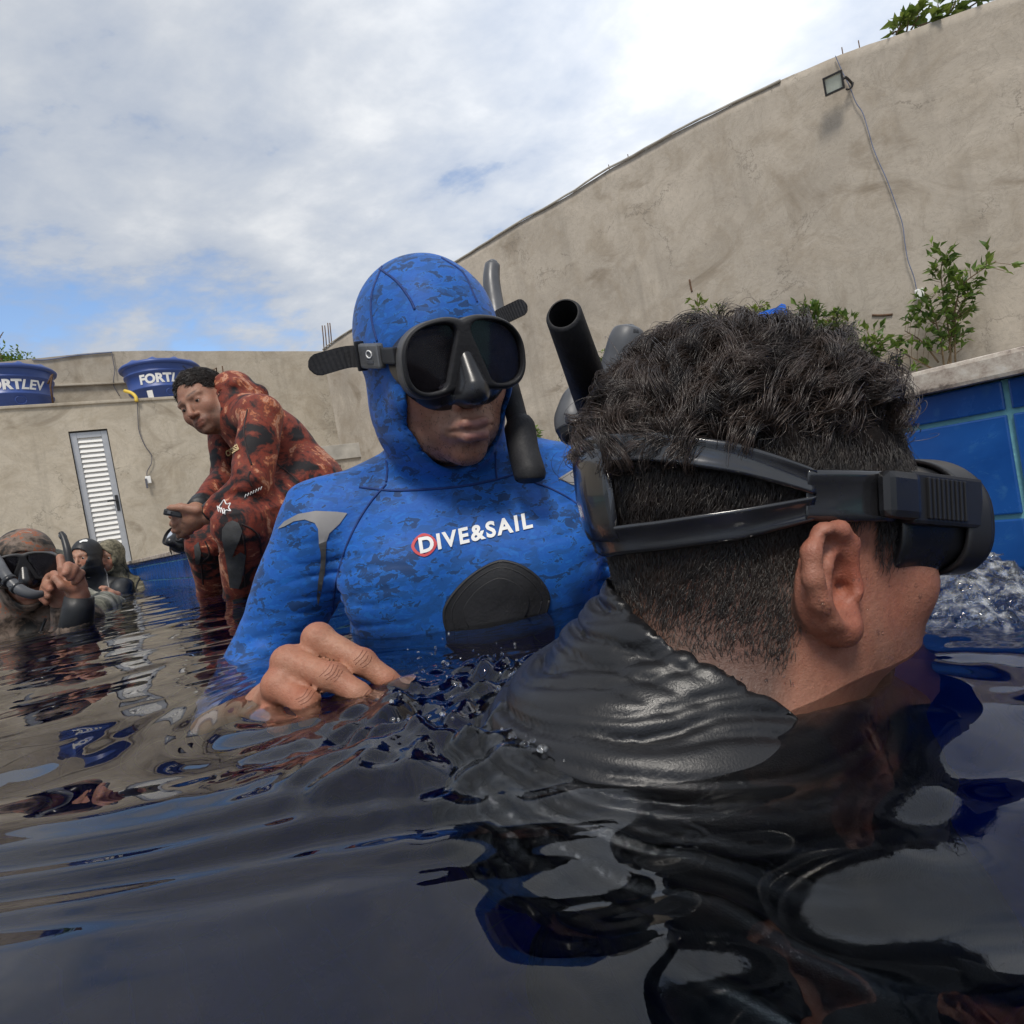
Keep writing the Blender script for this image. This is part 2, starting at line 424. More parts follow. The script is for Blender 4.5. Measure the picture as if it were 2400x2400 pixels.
# tiles
TW, TG = 0.185, 0.0045
rows = [(0.1412, 0.1675), (0.0468, 0.1366), (-0.0476, 0.0422), (-0.1420, -0.0522)]
def tile_mesh(w, h):
    bm = bmesh.new(); box_bm(bm, (0, 0, 0), (1, 0, 0), (0, 1, 0), (0, 0, 1), -w/2, w/2, -0.012, 0, 0, h, bev=0.0016)
    me = bpy.data.meshes.new('tile'); bmesh.ops.recalc_face_normals(bm, faces=bm.faces); bm.to_mesh(me); bm.free(); me.materials.append(M['tile']); return me
rng = random.Random(4)
meshes = {r: tile_mesh(TW-TG, r[1]-r[0]) for r in rows}
def put_tile(me, parent, p, ax, ay, j):
    o = bpy.data.objects.new('tile', me); COL.objects.link(o)
    tw = rng.uniform(-1, 1)*0.006*j; tl = rng.uniform(-1, 1)*0.004*j
    R = Matrix(((ax[0], ay[0], 0), (ax[1], ay[1], 0), (0, 0, 1))) @ Matrix.Rotation(tw, 3, 'Z') @ Matrix.Rotation(tl, 3, 'X')
    mw = R.to_4x4(); mw.translation = Vector(p)
    o.parent = parent; o.matrix_parent_inverse = parent.matrix_world.inverted(); o.matrix_world = mw
    o.matrix_basis = mw
    return o
s_joint = -0.018
for i in range(-5, 30):
    for r in rows:
        if r[0] < -0.1 and i > 6: continue
        s = s_joint + (i+0.5)*TW
        if s > S1-0.05: continue
        p = pool(s, rng.uniform(-0.0006, 0.0006), r[0])
        put_tile(meshes[r], pw, p, D, W, 1)
for i in range(0, 12):
    for r in rows[:3]:
        p = pool(S1 + rng.uniform(-0.0005, 0.0005), (i+0.5)*TW, r[0])
        put_tile(meshes[r], pe, p, W, -D, 1)
# tiled lining below the built courses
dl = local_box('tile_lining', S0, S1-0.002, -0.06, -0.0015, FLOOR, -0.149, M['tile_deep']); dl.parent = pw
dl.matrix_parent_inverse = pw.matrix_world.inverted()
dl2 = local_box('tile_lining', S1+0.0015, S1+0.06, 0.0, W1, FLOOR, -0.055, M['tile_deep']); dl2.parent = pe
dl2.matrix_parent_inverse = pe.matrix_world.inverted()
# coping slabs
cop = empty('pool_coping', pool(0, -0.1, 0.17)); tag(cop, 'speckled granite coping slabs along the pool edge', 'coping', kind='structure')
s = S0; k = 0
cuts = [S0]
while cuts[-1] < S1: cuts.append(cuts[-1] + rng.choice((0.92, 1.0, 1.05)))
for a, b in zip(cuts[:-1], cuts[1:]):
    o = local_box('coping_slab', a+0.0015, min(b, S1+0.3)-0.0015, -0.34, 0.016+rng.uniform(-0.001, 0.001), 0.1685+rng.uniform(0, 0.0006), COPE+rng.uniform(-0.0008, 0.0008), M['granite'], bev=0.004)
    adopt(o, cop)
for i in range(5):
    o = local_box('coping_slab', S1-0.016+rng.uniform(-0.001, 0.001), S1+0.32, 0.02+i*0.93, 0.017+(i+1)*0.93, 0.1685, COPE+0.001, M['granite'], bev=0.004)
    adopt(o, cop)
# deck / ground, one sheet with the pool left open
GZ = 0.166
def gp(s, w): return list(pool(s, w, GZ))
BIG = 160
gv = [gp(-BIG, -BIG), gp(BIG, -BIG), gp(BIG, BIG), gp(-BIG, BIG), gp(S0-0.1, -0.1), gp(S1+0.1, -0.1), gp(S1+0.1, W1+0.1), gp(S0-0.1, W1+0.1)]
g = mesh_obj('ground', gv, [(0, 1, 5, 4), (1, 2, 6, 5), (2, 3, 7, 6), (3, 0, 4, 7)], M['deck'])
tag(g, 'cement deck and ground around the pool', 'ground', kind='structure')

# ---- tall plastered wall on the right, built to its real top line
WQ1 = on_z(2330, 0, 4.0); WQ2 = on_z(790, 790, 4.0)
WD = (WQ2-WQ1)/np.linalg.norm(WQ2-WQ1); WN = np.array([-WD[1], WD[0], 0.0])
if np.dot(WN, CC-WQ1) < 0: WN = -WN
def on_wall(x, y, off=0.0): return on_plane(x, y, WQ1 + WN*off, WN)
def wall_s(p): return float(np.dot(p-WQ1, WD))
def wall_p(s, z, off=0.0): q = WQ1 + WD*s + WN*off; return np.array([q[0], q[1], z])
top_px = [(2395, -22), (2330, 0), (2210, 42), (2090, 85), (1960, 132), (1830, 190), (1700, 252), (1560, 322), (1430, 395), (1330, 458), (1200, 532), (1075, 610), (980, 672), (880, 740), (790, 795), (758, 820)]
tp = np.array([(wall_s(on_wall(x, y)), on_wall(x, y)[2]) for x, y in top_px])
def wall_top(s): return np.interp(s, tp[:, 0], tp[:, 1])
SEND = tp[-1, 0]
ns, nz = 150, 46
ss = np.linspace(-7.0, SEND+0.05, ns)
rs = np.random.RandomState(5)
V = []; Fs = []
zt = wall_top(ss) + 0.012*fbm(np.stack([ss*1.6, ss*0, ss*0], 1), 4, 9)
for i, s in enumerate(ss):
    zz = np.linspace(-0.3, zt[i], nz)
    pts = np.stack([np.full(nz, s), zz, np.zeros(nz)], 1)
    off = 0.010*fbm(pts*np.array([0.8, 0.8, 1]), 4, 2)
    for k in range(nz): V.append(wall_p(s, zz[k], off[k]))
for i in range(ns-1):
    for k in range(nz-1): Fs.append((i*nz+k, (i+1)*nz+k, (i+1)*nz+k+1, i*nz+k+1))
b0 = len(V)
for i, s in enumerate(ss): V.append(wall_p(s, zt[i]-0.004, -0.16)); V.append(wall_p(s, -0.3, -0.16))
for i in range(ns-1):
    Fs.append((i*nz+nz-1, (i+1)*nz+nz-1, b0+2*(i+1), b0+2*i)); Fs.append((b0+2*i, b0+2*(i+1), b0+2*(i+1)+1, b0+2*i+1))
Fs.append(tuple([(ns-1)*nz+k for k in range(nz)] + [b0+2*(ns-1), b0+2*(ns-1)+1])); Fs.append(tuple([k for k in range(nz)][::-1] + [b0+1, b0]))
bw = mesh_obj('boundary_wall', np.array(V), Fs, M['wall'], smooth=True)
tag(bw, 'tall stained cement plaster wall rising to the right behind the plants', 'wall')
# thin mortar lip and a loose line along its top
lip = [wall_p(s, wall_top(s)+0.006, 0.012) for s in np.linspace(tp[5, 0], SEND, 50)]
lip = np.array(lip) + np.stack([np.zeros(50), np.zeros(50), 0.012*fbm(np.arange(50)[:, None]*np.array([[0.7, 0, 0]]), 3, 4)], 1)
o = tube_obj('mortar_lip', lip, 0.016, M['concrete'], bw, seg=6)

# ---- back wall (tall) and the low utility block in front of it
EQ = on_z(760, 820, 4.0); EQ4 = on_z(100, 838, 4.0)
ED = (EQ-EQ4)/np.linalg.norm(EQ-EQ4); EN = np.array([ED[1], -ED[0], 0.0])       # EN towards the camera
def ep(u, v, z): q = EQ + ED*u + EN*v; return np.array([q[0], q[1], z])
def on_back(x, y, v): return on_plane(x, y, EQ + EN*v, EN)
def bu(p): return float(np.dot(p-EQ, ED))
def rough_wall(name, u0, u1, v, thick, ztop_fn, mat, z0=-0.3, nu=70, nzz=24, amp=0.008, seed=0, hole=None):
    V = []; Fs = []; us = np.linspace(u0, u1, nu)
    if hole: us = np.sort(np.concatenate([us, [hole[0], hole[1]]]))
    nu = len(us)
    for i, u in enumerate(us):
        zz = np.linspace(z0, ztop_fn(u), nzz)
        if hole: zz = np.concatenate([np.linspace(z0, hole[2], 10), np.linspace(hole[2], ztop_fn(u), 8)[1:]])
        n_ = len(zz)
        off = amp*fbm(np.stack([np.full(n_, u), zz, np.zeros(n_)], 1), 4, seed)
        for k in range(n_): V.append(ep(u, v+off[k], zz[k]))
    n_ = len(zz)
    for i in range(nu-1):
        for k in range(n_-1):
            if hole and us[i] >= hole[0]-1e-6 and us[i+1] <= hole[1]+1e-6 and zz[k+1] <= hole[2]+1e-6: continue
            Fs.append((i*n_+k, (i+1)*n_+k, (i+1)*n_+k+1, i*n_+k+1))
    b0 = len(V)
    for i, u in enumerate(us): V.append(ep(u, v-thick, ztop_fn(u)-0.003)); V.append(ep(u, v-thick, z0))
    for i in range(nu-1):
        Fs.append((i*n_+n_-1, (i+1)*n_+n_-1, b0+2*(i+1), b0+2*i)); 
        if not hole: Fs.append((b0+2*i, b0+2*(i+1), b0+2*(i+1)+1, b0+2*i+1))
    Fs.append(tuple([(nu-1)*n_+k for k in range(n_)] + [b0+2*(nu-1), b0+2*(nu-1)+1])); Fs.append(tuple([k for k in range(n_)][::-1] + [b0, b0+1]))
    return mesh_obj(name, np.array(V), Fs, mat, smooth=False)
bt_px = [(-60, 856), (0, 849), (100, 838), (250, 825), (400, 822), (560, 822), (762, 822)]
bt = np.array([(bu(on_back(x, y, 0)), on_back(x, y, 0)[2]) for x, y in bt_px])
def back_top(u): return float(np.interp(u, bt[:, 0], bt[:, 1])) + 0.012*float(vnoise(np.array([[u*1.3, 0, 0]]), 3)[0])
kb = rough_wall('boundary_wall', -16, 0.12, 0.0, 0.16, back_top, M['wall_b'], seed=21)
tag(kb, 'tall pale plaster wall behind the water tanks', 'wall')
# ledge line across the back wall under the tanks' rims
a = on_back(70, 905, 0.0); b = on_back(480, 897, 0.0)
o = box_obj('ledge_band', ep(bu(a), 0, 0), ED, EN, Z, (0, bu(b)-bu(a), 0.005, 0.06, a[2]-0.04, a[2]), M['block'], kb, bev=0.01)

VB = 1.35
blk_r = bu(on_back(556, 950, VB))
blt_px = [(-40, 1000), (100, 946), (180, 940), (300, 933), (470, 926), (556, 924)]
blt = np.array([(bu(on_back(x, y, VB)), on_back(x, y, VB)[2]) for x, y in blt_px])
ROOF = float(np.median(blt[:, 1]))
dl_, dr_ = bu(on_back(160, 1014, VB)), bu(on_back(251, 1005, VB))
dtop = on_back(205, 1008, VB)[2]
block = empty('utility_block', ep(blk_r-2, VB-0.6, GZ)); tag(block, 'low plaster utility room with white louvred door behind the bathers', 'building')
def part(o, root=block): return adopt(o, root)
fw = part(rough_wall('front_wall', -16, blk_r, VB, 0.13, lambda u: ROOF-0.05, M['block'], seed=33, hole=(dl_, dr_, dtop)))
rf = part(box_obj('roof_slab', ep(0, 0, 0), ED, EN, Z, (-16, blk_r+0.02, 0.03, VB+0.025, ROOF-0.05, ROOF), M['block'], bev=0.012))
sw = part(box_obj('side_wall', ep(0, 0, 0), ED, EN, Z, (blk_r-0.13, blk_r-0.003, 0.03, VB-0.12, -0.3, ROOF-0.052), M['block']))
rv = part(box_obj('door_reveal', ep(0, 0, 0), ED, EN, Z, (dl_-0.3, dr_+0.3, VB-0.30, VB-0.26, -0.2, dtop+0.3), M['concrete']))
# door: frame, slats, handle
door = empty('door', ep((dl_+dr_)/2, VB-0.06, GZ)); adopt(door, block); door['label'] = 'white louvred door in grey metal frame'
door.location = Vector(ep((dl_+dr_)/2, VB-0.06, GZ))
def dpart(o):
    o.parent = door
    o.matrix_parent_inverse = Matrix.Translation(-Vector(door.location)) 
    return o
fwid = 0.085; z0d, z1d = 0.17, dtop-0.02
L_, R_ = dl_+0.01, dr_-0.01
for (x0, x1, y0, y1) in ((L_, L_+fwid, z0d, z1d), (R_-fwid, R_, z0d, z1d), (L_+fwid+0.001, R_-fwid-0.001, z1d-0.09, z1d), (L_+fwid+0.001, R_-fwid-0.001, z0d, z0d+0.1)):
    dpart(box_obj('door_frame', ep(0, 0, 0), ED, EN, Z, (x0, x1, VB-0.10, VB-0.045, y0, y1), M['alu'], bev=0.004))
nsl = 26; zs = np.linspace(z0d+0.13, z1d-0.13, nsl)
ds = zs[1]-zs[0]
for z in zs:
    bm = bmesh.new()
    prof = [(VB-0.055, -ds*0.50), (VB-0.050, -ds*0.47), (VB-0.085, ds*0.52), (VB-0.092, ds*0.50)]
    vs = [[bm.verts.new(Vector(ep(u, v, z+dz))) for v, dz in prof] for u in (L_+fwid+0.002, R_-fwid-0.002)]
    for k in range(4): bm.faces.new((vs[0][k], vs[0][(k+1) % 4], vs[1][(k+1) % 4], vs[1][k]))
    bm.faces.new(vs[0]); bm.faces.new(vs[1])
    dpart(bm_obj('slat', bm, M['white']))
hp = bu(on_back(262, 1180, VB)); hz = on_back(262, 1180, VB)[2]
bm = bmesh.new(); box_bm(bm, ep(R_-fwid*0.5, VB-0.045, hz), ED, EN, Z, -0.022, 0.022, 0, 0.012, -0.13, 0.13, 0.004)
box_bm(bm, ep(R_-fwid*0.5, VB-0.045, hz), ED, EN, Z, -0.13, 0.012, 0.04, 0.058, 0.03, 0.055, 0.004)
box_bm(bm, ep(R_-fwid*0.5, VB-0.045, hz), ED, EN, Z, -0.012, 0.012, 0.012, 0.045, 0.03, 0.055, 0.003)
dpart(bm_obj('door_handle', bm, M['black']))

# low masonry counter in the corner, with an opening under its slab
cq = on_back(805, 1060, 0.9); cu = bu(cq)
c0, c1 = bu(on_back(700, 1060, 0.9)), bu(on_back(850, 1060, 0.9))
zt1 = on_back(805, 1041, 0.9)[2]; zt0 = on_back(805, 1076, 0.9)[2]
ctr = empty('corner_counter', ep((c0+c1)/2, 0.45, GZ)); tag(ctr, 'low grey concrete counter in the far corner of the walls', 'counter')
adopt(box_obj('slab', ep(0, 0, 0), ED, EN, Z, (c0, c1, 0.02, 0.92, zt0, zt1), M['concrete'], bev=0.01), ctr)
wz = on_back(795, 1102, 0.86)[2]; wu0, wu1 = bu(on_back(783, 1102, 0.86)), bu(on_back(800, 1102, 0.86)); wz1 = on_back(795, 1090, 0.86)[2]
for rngs in ((c0+0.02, wu0, -0.2, zt0), (wu1, c1-0.02, -0.2, zt0), (wu0, wu1, wz1, zt0), (wu0, wu1, -0.2, wz1-0.32)):
    adopt(box_obj('front_panel', ep(0, 0, 0), ED, EN, Z, (rngs[0], rngs[1], 0.80, 0.88, rngs[2], rngs[3]-0.001), M['wall'], bev=0.002), ctr)

# ---- text, flattened to a cut mesh
def text_mesh(body, bold=0.0, shear=0.0, slices=0.12, spacing=1.0):
    cu_ = bpy.data.curves.new('txt', 'FONT'); cu_.body = body; cu_.offset = bold; cu_.shear = shear; cu_.space_character = spacing
    cu_.resolution_u = 4
    ob = bpy.data.objects.new('txt', cu_); COL.objects.link(ob)
    dg = bpy.context.evaluated_depsgraph_get(); dg.update()
    me = bpy.data.meshes.new_from_object(ob.evaluated_get(dg))
    bpy.data.objects.remove(ob)
    bm = bmesh.new(); bm.from_mesh(me)
    xs = [v.co.x for v in bm.verts]; ys = [v.co.y for v in bm.verts]
    for ax, lo, hi in (((1, 0, 0), min(xs), max(xs)), ((0, 1, 0), min(ys), max(ys))):
        x = lo + slices
        while x < hi:
            bmesh.ops.bisect_plane(bm, geom=list(bm.verts)+list(bm.edges)+list(bm.faces), plane_co=Vector(ax)*x, plane_no=Vector(ax), dist=1e-5)
            x += slices
    bmesh.ops.triangulate(bm, faces=bm.faces)
    bm.verts.index_update()
    v = np.array([(p.co.x, p.co.y) for p in bm.verts]); f = [tuple(p.index for p in q.verts) for q in bm.faces]
    bm.free(); bpy.data.meshes.remove(me)
    return v, f

# ---- water tanks
def make_tank(cx_px, bottom_px, label):
    vc = VB-0.66
    p = on_back(cx_px, bottom_px, vc); u = bu(p)
    c = ep(u, vc, ROOF+0.002); H = 0.70; Rt, Rb = 0.615, 0.50
    t = empty('water_tank', c); tag(t, label, 'water tank', 'blue water tanks on the roof ledge')
    prof = [(Rb-0.03, 0), (Rb, 0.02), (Rb+0.028, 0.20), (Rb+0.052, 0.215), (Rb+0.055, 0.235), (Rb+0.035, 0.25), (Rb+0.062, 0.46), (Rb+0.088, 0.475), (Rb+0.09, 0.495), (Rb+0.07, 0.51), (Rt-0.02, 0.60), (Rt-0.02, 0.62)]
    V, Fs = lathe_arrays(prof, 64); mesh_obj('body', V, Fs, M['tank'], t, True)
    # lid with a scalloped, ribbed crown
    seg = 96; V = []; Fs = []
    lp = [(Rt-0.03, 0.60, 0), (Rt+0.02, 0.605, 0), (Rt+0.03, 0.64, 0), (Rt+0.0, 0.672, 0.1), (Rt-0.06, 0.690, 1.0), (Rt-0.20, 0.715, 0.7), (0.15, 0.74, 0.2), (0.02, 0.745, 0)]
    for r, z, a in lp:
        for j in range(seg):
            th = 2*math.pi*j/seg; V.append((r*math.cos(th), r*math.sin(th), z + a*0.034*(max(0, math.cos(th*10))**3)))
    for i in range(len(lp)-1):
        for j in range(seg): Fs.append((i*seg+j, i*seg+(j+1) % seg, (i+1)*seg+(j+1) % seg, (i+1)*seg+j))
    Fs.append(tuple((len(lp)-1)*seg+j for j in range(seg)))
    mesh_obj('lid', V, Fs, M['tank'], t, True)
    ang = math.atan2((CC-c)[1], (CC-c)[0])
    # printed name round the body
    parts = []; x = 0.0
    v1, f1 = text_mesh('FORT', 0.045, 0.0, 0.15); v2, f2 = text_mesh('LEV', 0.03, 0.28, 0.15)
    v2 = v2 + np.array([v1[:, 0].max()-0.12, 0]); allv = np.vstack([v1, v2]); f = f1 + [tuple(i+len(v1) for i in q) for q in f2]
    sc_ = 0.205; xm = (allv[:, 0].min()+allv[:, 0].max())/2
    out = []
    for xx, yy in allv:
        z = 0.29 + yy*sc_; r = np.interp(z, [0.25, 0.46], [Rb+0.035, Rb+0.062]) + 0.004
        th = ang + math.radians(8) + (xx-xm)*sc_/r; out.append((r*math.cos(th), r*math.sin(th), z))
    mesh_obj('printed_name', out, f, M['print'], t)
    # moulded ring low on the side
    ringp = []
    for k in range(33):
        a = 2*math.pi*k/32; z = 0.115+0.06*math.sin(a); r = np.interp(z, [0.02, 0.2], [Rb, Rb+0.028])+0.004; th = ang+0.2+0.07*math.cos(a)/r
        ringp.append((r*math.cos(th), r*math.sin(th), z))
    tube_obj('outlet_boss', ringp, 0.008, M['tank'], t, seg=6)
    return t, ang, c, Rb
t1 = make_tank(32, 950, 'blue round water tank at the left edge of the ledge')
t2 = make_tank(388, 932, 'blue round water tank behind the seated man\'s head')
tk, ang, c, Rb = t2
lab = []
for k in range(7):
    for z in (0.03, 0.17):
        th = ang - 0.52 + k*0.03; r = np.interp(z, [0.02, 0.2], [Rb, Rb+0.028]) + 0.004; lab.append((r*math.cos(th), r*math.sin(th), z))
mesh_obj('paper_label', lab, [(2*k, 2*k+2, 2*k+3, 2*k+1) for k in range(6)], M['print'], tk)
# steel supports and bars on the ledge
def bar(name, pts, r, mat, label, cat, n=None, seg=6, group=None):
    o = tube_obj(name, pts, r, mat, None, seg=seg, n=n); tag(o, label, cat, group); return o
def bk(x, y, v): return on_back(x, y, v)
base_z = ROOF
bar('rebar', [bk(112, 900, VB-0.25), bk(121, 880, VB-0.25), bk(123, 877, VB-0.25), bk(118, 905, VB-0.25), ep(bu(bk(116, 905, VB-0.25)), VB-0.25, base_z)], 0.014, M['rust'], 'bent rusty steel bracket beside the leftmost tank', 'steel bar')
bar('rebar', [ep(bu(bk(507, 900, 0.9)), 0.9, base_z), bk(507, 862, 0.9), bk(494, 872, 0.9)], 0.012, M['rust'], 'hooked rusty bar right of the covered tank', 'steel bar')
bar('rebar', [ep(bu(bk(524, 900, 0.9)), 0.9, base_z), bk(521, 858, 0.9)], 0.012, M['rust'], 'straight rusty bar above the seated man\'s neck', 'steel bar')
yp = bk(318, 930, VB+0.03)
bar('hose', [ep(bu(yp), VB+0.045, ROOF-0.06), ep(bu(yp), VB+0.03, ROOF+0.02), bk(308, 921, VB-0.02), bk(292, 916, VB-0.10)], 0.028, M['yellow'], 'short yellow hose end poking over the roof ledge', 'hose', n=16, seg=8)
# cable from the hose down the front wall to a socket
cp = [bk(322, 935, VB+0.02), bk(323, 970, VB+0.02), bk(326, 1010, VB+0.02), bk(340, 1045, VB+0.03), bk(354, 1065, VB+0.03), bk(355, 1085, VB+0.03), bk(345, 1105, VB+0.03), bk(345, 1118, VB+0.02)]
bar('cable', cp, 0.007, M['wire'], 'thin dark cable hanging down the wall right of the door', 'cable', n=40)
cp = [bk(262, 828, 0.03), bk(266, 850, 0.03), bk(269, 868, 0.03), bk(266, 890, 0.07), bk(267, 905, 0.03), bk(280, 928, 0.03)]
bar('cable', cp, 0.007, M['wire'], 'thin cable running down the back wall between the two tanks', 'cable', n=30)
cp = [bk(75, 843, 0.02), bk(110, 843, 0.02), bk(180, 833, 0.02), bk(255, 826, 0.02), bk(262, 826, 0.02)]
bar('cable', cp, 0.011, M['bluewire'], 'blue grey cable along the back wall top', 'cable', n=30)
sp = bk(347, 1122, VB+0.015)
sk = empty('wall_socket', sp); tag(sk, 'small white socket dangling at the cable end on the wall', 'socket')
adopt(box_obj('body', sp, ED, EN, Z, (-0.04, 0.04, 0.0, 0.04, -0.08, 0.04), M['print'], bev=0.01), sk)
adopt(box_obj('plug', sp, ED, EN, Z, (-0.05, -0.02, 0.042, 0.06, -0.16, 0.0), M['wire'], bev=0.005), sk)
# starter bars on top of the corner
for k, (x, y0, y1) in enumerate(((755, 763, 824), (761, 763, 824), (768, 757, 822), (773, 757, 818))):
    pts = [bk(x+6, y1+22, -0.05), bk(x+3, (y0+y1)/2, -0.05), bk(x, y0, -0.05)]
    bar('rebar', pts, 0.012, M['rust'], ('leftmost', 'second', 'third', 'rightmost')[k] + ' of four thin starter bars at the wall corner', 'steel bar', group='starter bars at the wall corner')

# ---- floodlight on the right wall with its cable and junction box
flc = on_wall(1955, 195, 0.20)
fl = empty('floodlight', flc); tag(fl, 'square black framed floodlight high on the right wall', 'floodlight')
face = (CC-flc)/np.linalg.norm(CC-flc); fn = WN*0.8 + face*0.6 - Z*0.15; fn /= np.linalg.norm(fn)
fx = np.cross(Z, fn); fx /= np.linalg.norm(fx); fy = np.cross(fn, fx)
cs = [on_plane(x, y, flc, fn) for x, y in ((1922, 188), (1968, 166), (1986, 203), (1940, 224))]
cc = sum(cs)/4; ex = (cs[1]-cs[0]+cs[2]-cs[3])/2; ey = (cs[0]-cs[3]+cs[1]-cs[2])/2
hx, hy = np.linalg.norm(ex)/2, np.linalg.norm(ey)/2; ex /= 2*hx; ey = ey - ex*np.dot(ey, ex); ey /= np.linalg.norm(ey)
for rr in ((-hx, hx, hy*0.78, hy), (-hx, hx, -hy, -hy*0.78), (-hx, -hx*0.8, -hy*0.779, hy*0.779), (hx*0.8, hx, -hy*0.779, hy*0.779)):
    adopt(box_obj('frame', cc, ex, ey, fn, (*rr, -0.03, 0.025), M['black'], bev=0.004), fl)
adopt(box_obj('housing', cc, ex, ey, fn, (-hx*0.92, hx*0.92, -hy*0.92, hy*0.92, -0.07, -0.031), M['black'], bev=0.006), fl)
adopt(box_obj('glass', cc, ex, ey, fn, (-hx*0.799, hx*0.799, -hy*0.778, hy*0.778, -0.02, 0.004), M['lens']), fl)
br = on_wall(1998, 196, 0.0)
adopt(tube_obj('bracket', [cc+ex*hx*0.9-fn*0.03, cc+ex*hx*1.2-fn*0.05+ey*0.01, br], 0.014, M['black'], None, seg=6, n=10), fl)
def wcab(pts, off): return [on_wall(x, y, off) for x, y in pts]
bar('cable', wcab([(1958, 131), (1975, 170), (1990, 200), (2006, 240), (2022, 265), (2036, 310), (2046, 345), (2060, 380), (2080, 425), (2100, 480), (2115, 525), (2121, 570), (2128, 610), (2142, 650), (2150, 690)], 0.03), 0.0048, M['bluewire'], 'long thin cable drooping down the right wall from the floodlight', 'cable', n=120)
bar('cable', wcab([(1983, 209), (1990, 209), (1997, 203), (1999, 193)], 0.07), 0.01, M['black'], 'short looped lead at the corner of the floodlight', 'cable', n=20)
jp = on_wall(2156, 690, 0.0)
jb = empty('junction_box', jp); tag(jb, 'small white junction box on the right wall above the bush', 'junction box')
jx = -WD
adopt(box_obj('box', jp, jx, WN, Z, (-0.040, 0.040, 0.006, 0.04, -0.055, 0.055), M['print'], bev=0.012), jb)
adopt(box_obj('cover', jp, jx, WN, Z, (-0.030, 0.030, 0.0405, 0.046, -0.042, 0.042), M['white'], bev=0.006), jb)
for k, (x, y) in enumerate(((1975, 124), (2014, 108), (1473, 372), (1428, 396))):
    q = on_wall(x, y, -0.05)
    bar('rebar', [q-Z*0.15, q+Z*0.06], 0.006, M['rust'], ('thin wire stub on the wall top directly above the floodlight', 'thin wire stub on the wall top right of the floodlight', 'upper of two thin wire stubs midway along the sloping wall top', 'lower of two thin wire stubs midway along the sloping wall top')[k], 'wire stub', group=('wire stubs above the floodlight' if k < 2 else 'wire stubs on the sloping wall top'))
# scars on the plaster: dark cracks as shallow gouges
for pts, lab_ in (([(2044, 739), (2068, 739), (2092, 737)], 'short dark slot in the plaster between the bushes'), ([(1616, 655), (1619, 672), (1622, 684)], 'short upright dark scar low on the plaster')):
    q = [on_wall(x, y, 0.004) for x, y in pts]
    o = tube_obj('plaster_scar', q, 0.012, M['rust'], None, seg=6, n=8); tag(o, lab_, 'scar')
# ---- plants
def leaf_arrays(p, d, n, L, Wd, fold=0.25):
    d = d/np.linalg.norm(d); s = np.cross(d, n); s /= np.linalg.norm(s)+1e-9; n = np.cross(s, d)
    v = [p, p+d*L*0.45+s*Wd/2+n*fold*Wd, p+d*L*0.5, p+d*L*0.45-s*Wd/2+n*fold*Wd, p+d*L]
    v[4] = v[4]-n*0.12*L
    return v, [(0, 1, 2), (0, 2, 3), (1, 4, 2), (2, 4, 3)]
def bush(label, base, stems, leafL, mat='leaf', dens=38, seed=1, cat='bush', name='bush', group=None, spread=0.06, droop=0.1):
    """stems: list of point lists in space; leaves grow along them"""
    r = np.random.RandomState(seed)
    root = empty(name, base); tag(root, label, cat, group)
    sv = []; lv = []
    for st in stems:
        st = resample(np.array(st), 14)
        L = np.sum(np.linalg.norm(np.diff(st, axis=0), axis=1))
        sv.append(tube_arrays(st, np.linspace(0.010, 0.004, 14), 5))
        nl = max(6, int(L*dens))
        for k in range(nl):
            t = r.uniform(0.12, 1.0)**0.8; i = min(12, int(t*13)); p = st[i] + (st[i+1]-st[i])*(t*13-i)
            ax = st[i+1]-st[i]; ax = ax/np.linalg.norm(ax)
            tw = r.normal(size=3); tw -= ax*np.dot(tw, ax); tw /= np.linalg.norm(tw)
            # short twig, then two to four leaves
            tl = r.uniform(0.0, spread)
            e = p + tw*tl + ax*tl*0.6
            if tl > 0.03: sv.append(tube_arrays(np.array([p, e]), 0.0025, 4))
            for q in range(r.randint(2, 5)):
                dd = ax*r.uniform(0.2, 0.9) + tw*r.uniform(0.3, 1.0) + r.normal(size=3)*0.45 - np.array([0, 0, droop])
                nn = np.array([0, 0, 1.0]) + r.normal(size=3)*0.5
                ll = leafL*r.uniform(0.55, 1.15)
                lv.append(leaf_arrays(e + r.normal(size=3)*0.008, dd, nn, ll, ll*r.uniform(0.36, 0.5)))
    V, Fs = join_arrays(sv); adopt(mesh_obj('stem', V, Fs, M['stem'], None), root)
    V, Fs = join_arrays(lv); adopt(mesh_obj('foliage', V, Fs, M[mat], None), root)
    return root
def stems_px(lst, off): return [[on_wall(x, y, off + k*dz) for k, (x, y) in enumerate(pts)] for pts, dz in lst]
def base_of(x, off): q = on_wall(x, 900, off); return (q[0], q[1], GZ)
OFF = 0.35
bush('tall leafy bush reaching up under the junction box', base_of(2200, OFF), stems_px([
    ([(2215, 875), (2205, 800), (2190, 740), (2180, 700)], 0.03), ([(2230, 880), (2225, 790), (2212, 700), (2205, 640), (2212, 596)], 0.0),
    ([(2225, 820), (2240, 720), (2255, 670), (2290, 640), (2335, 612)], 0.04), ([(2220, 860), (2240, 780), (2250, 730)], -0.03),
    ([(2200, 850), (2160, 800), (2120, 775)], 0.03), ([(2195, 870), (2150, 845), (2100, 820)], 0.05), ([(2230, 760), (2262, 700), (2272, 672)], 0.02),
    ([(2190, 760), (2160, 730), (2140, 715)], 0.03), ([(2240, 860), (2238, 800), (2240, 740)], 0.03)], OFF), 0.115, dens=40, seed=2, spread=0.13)
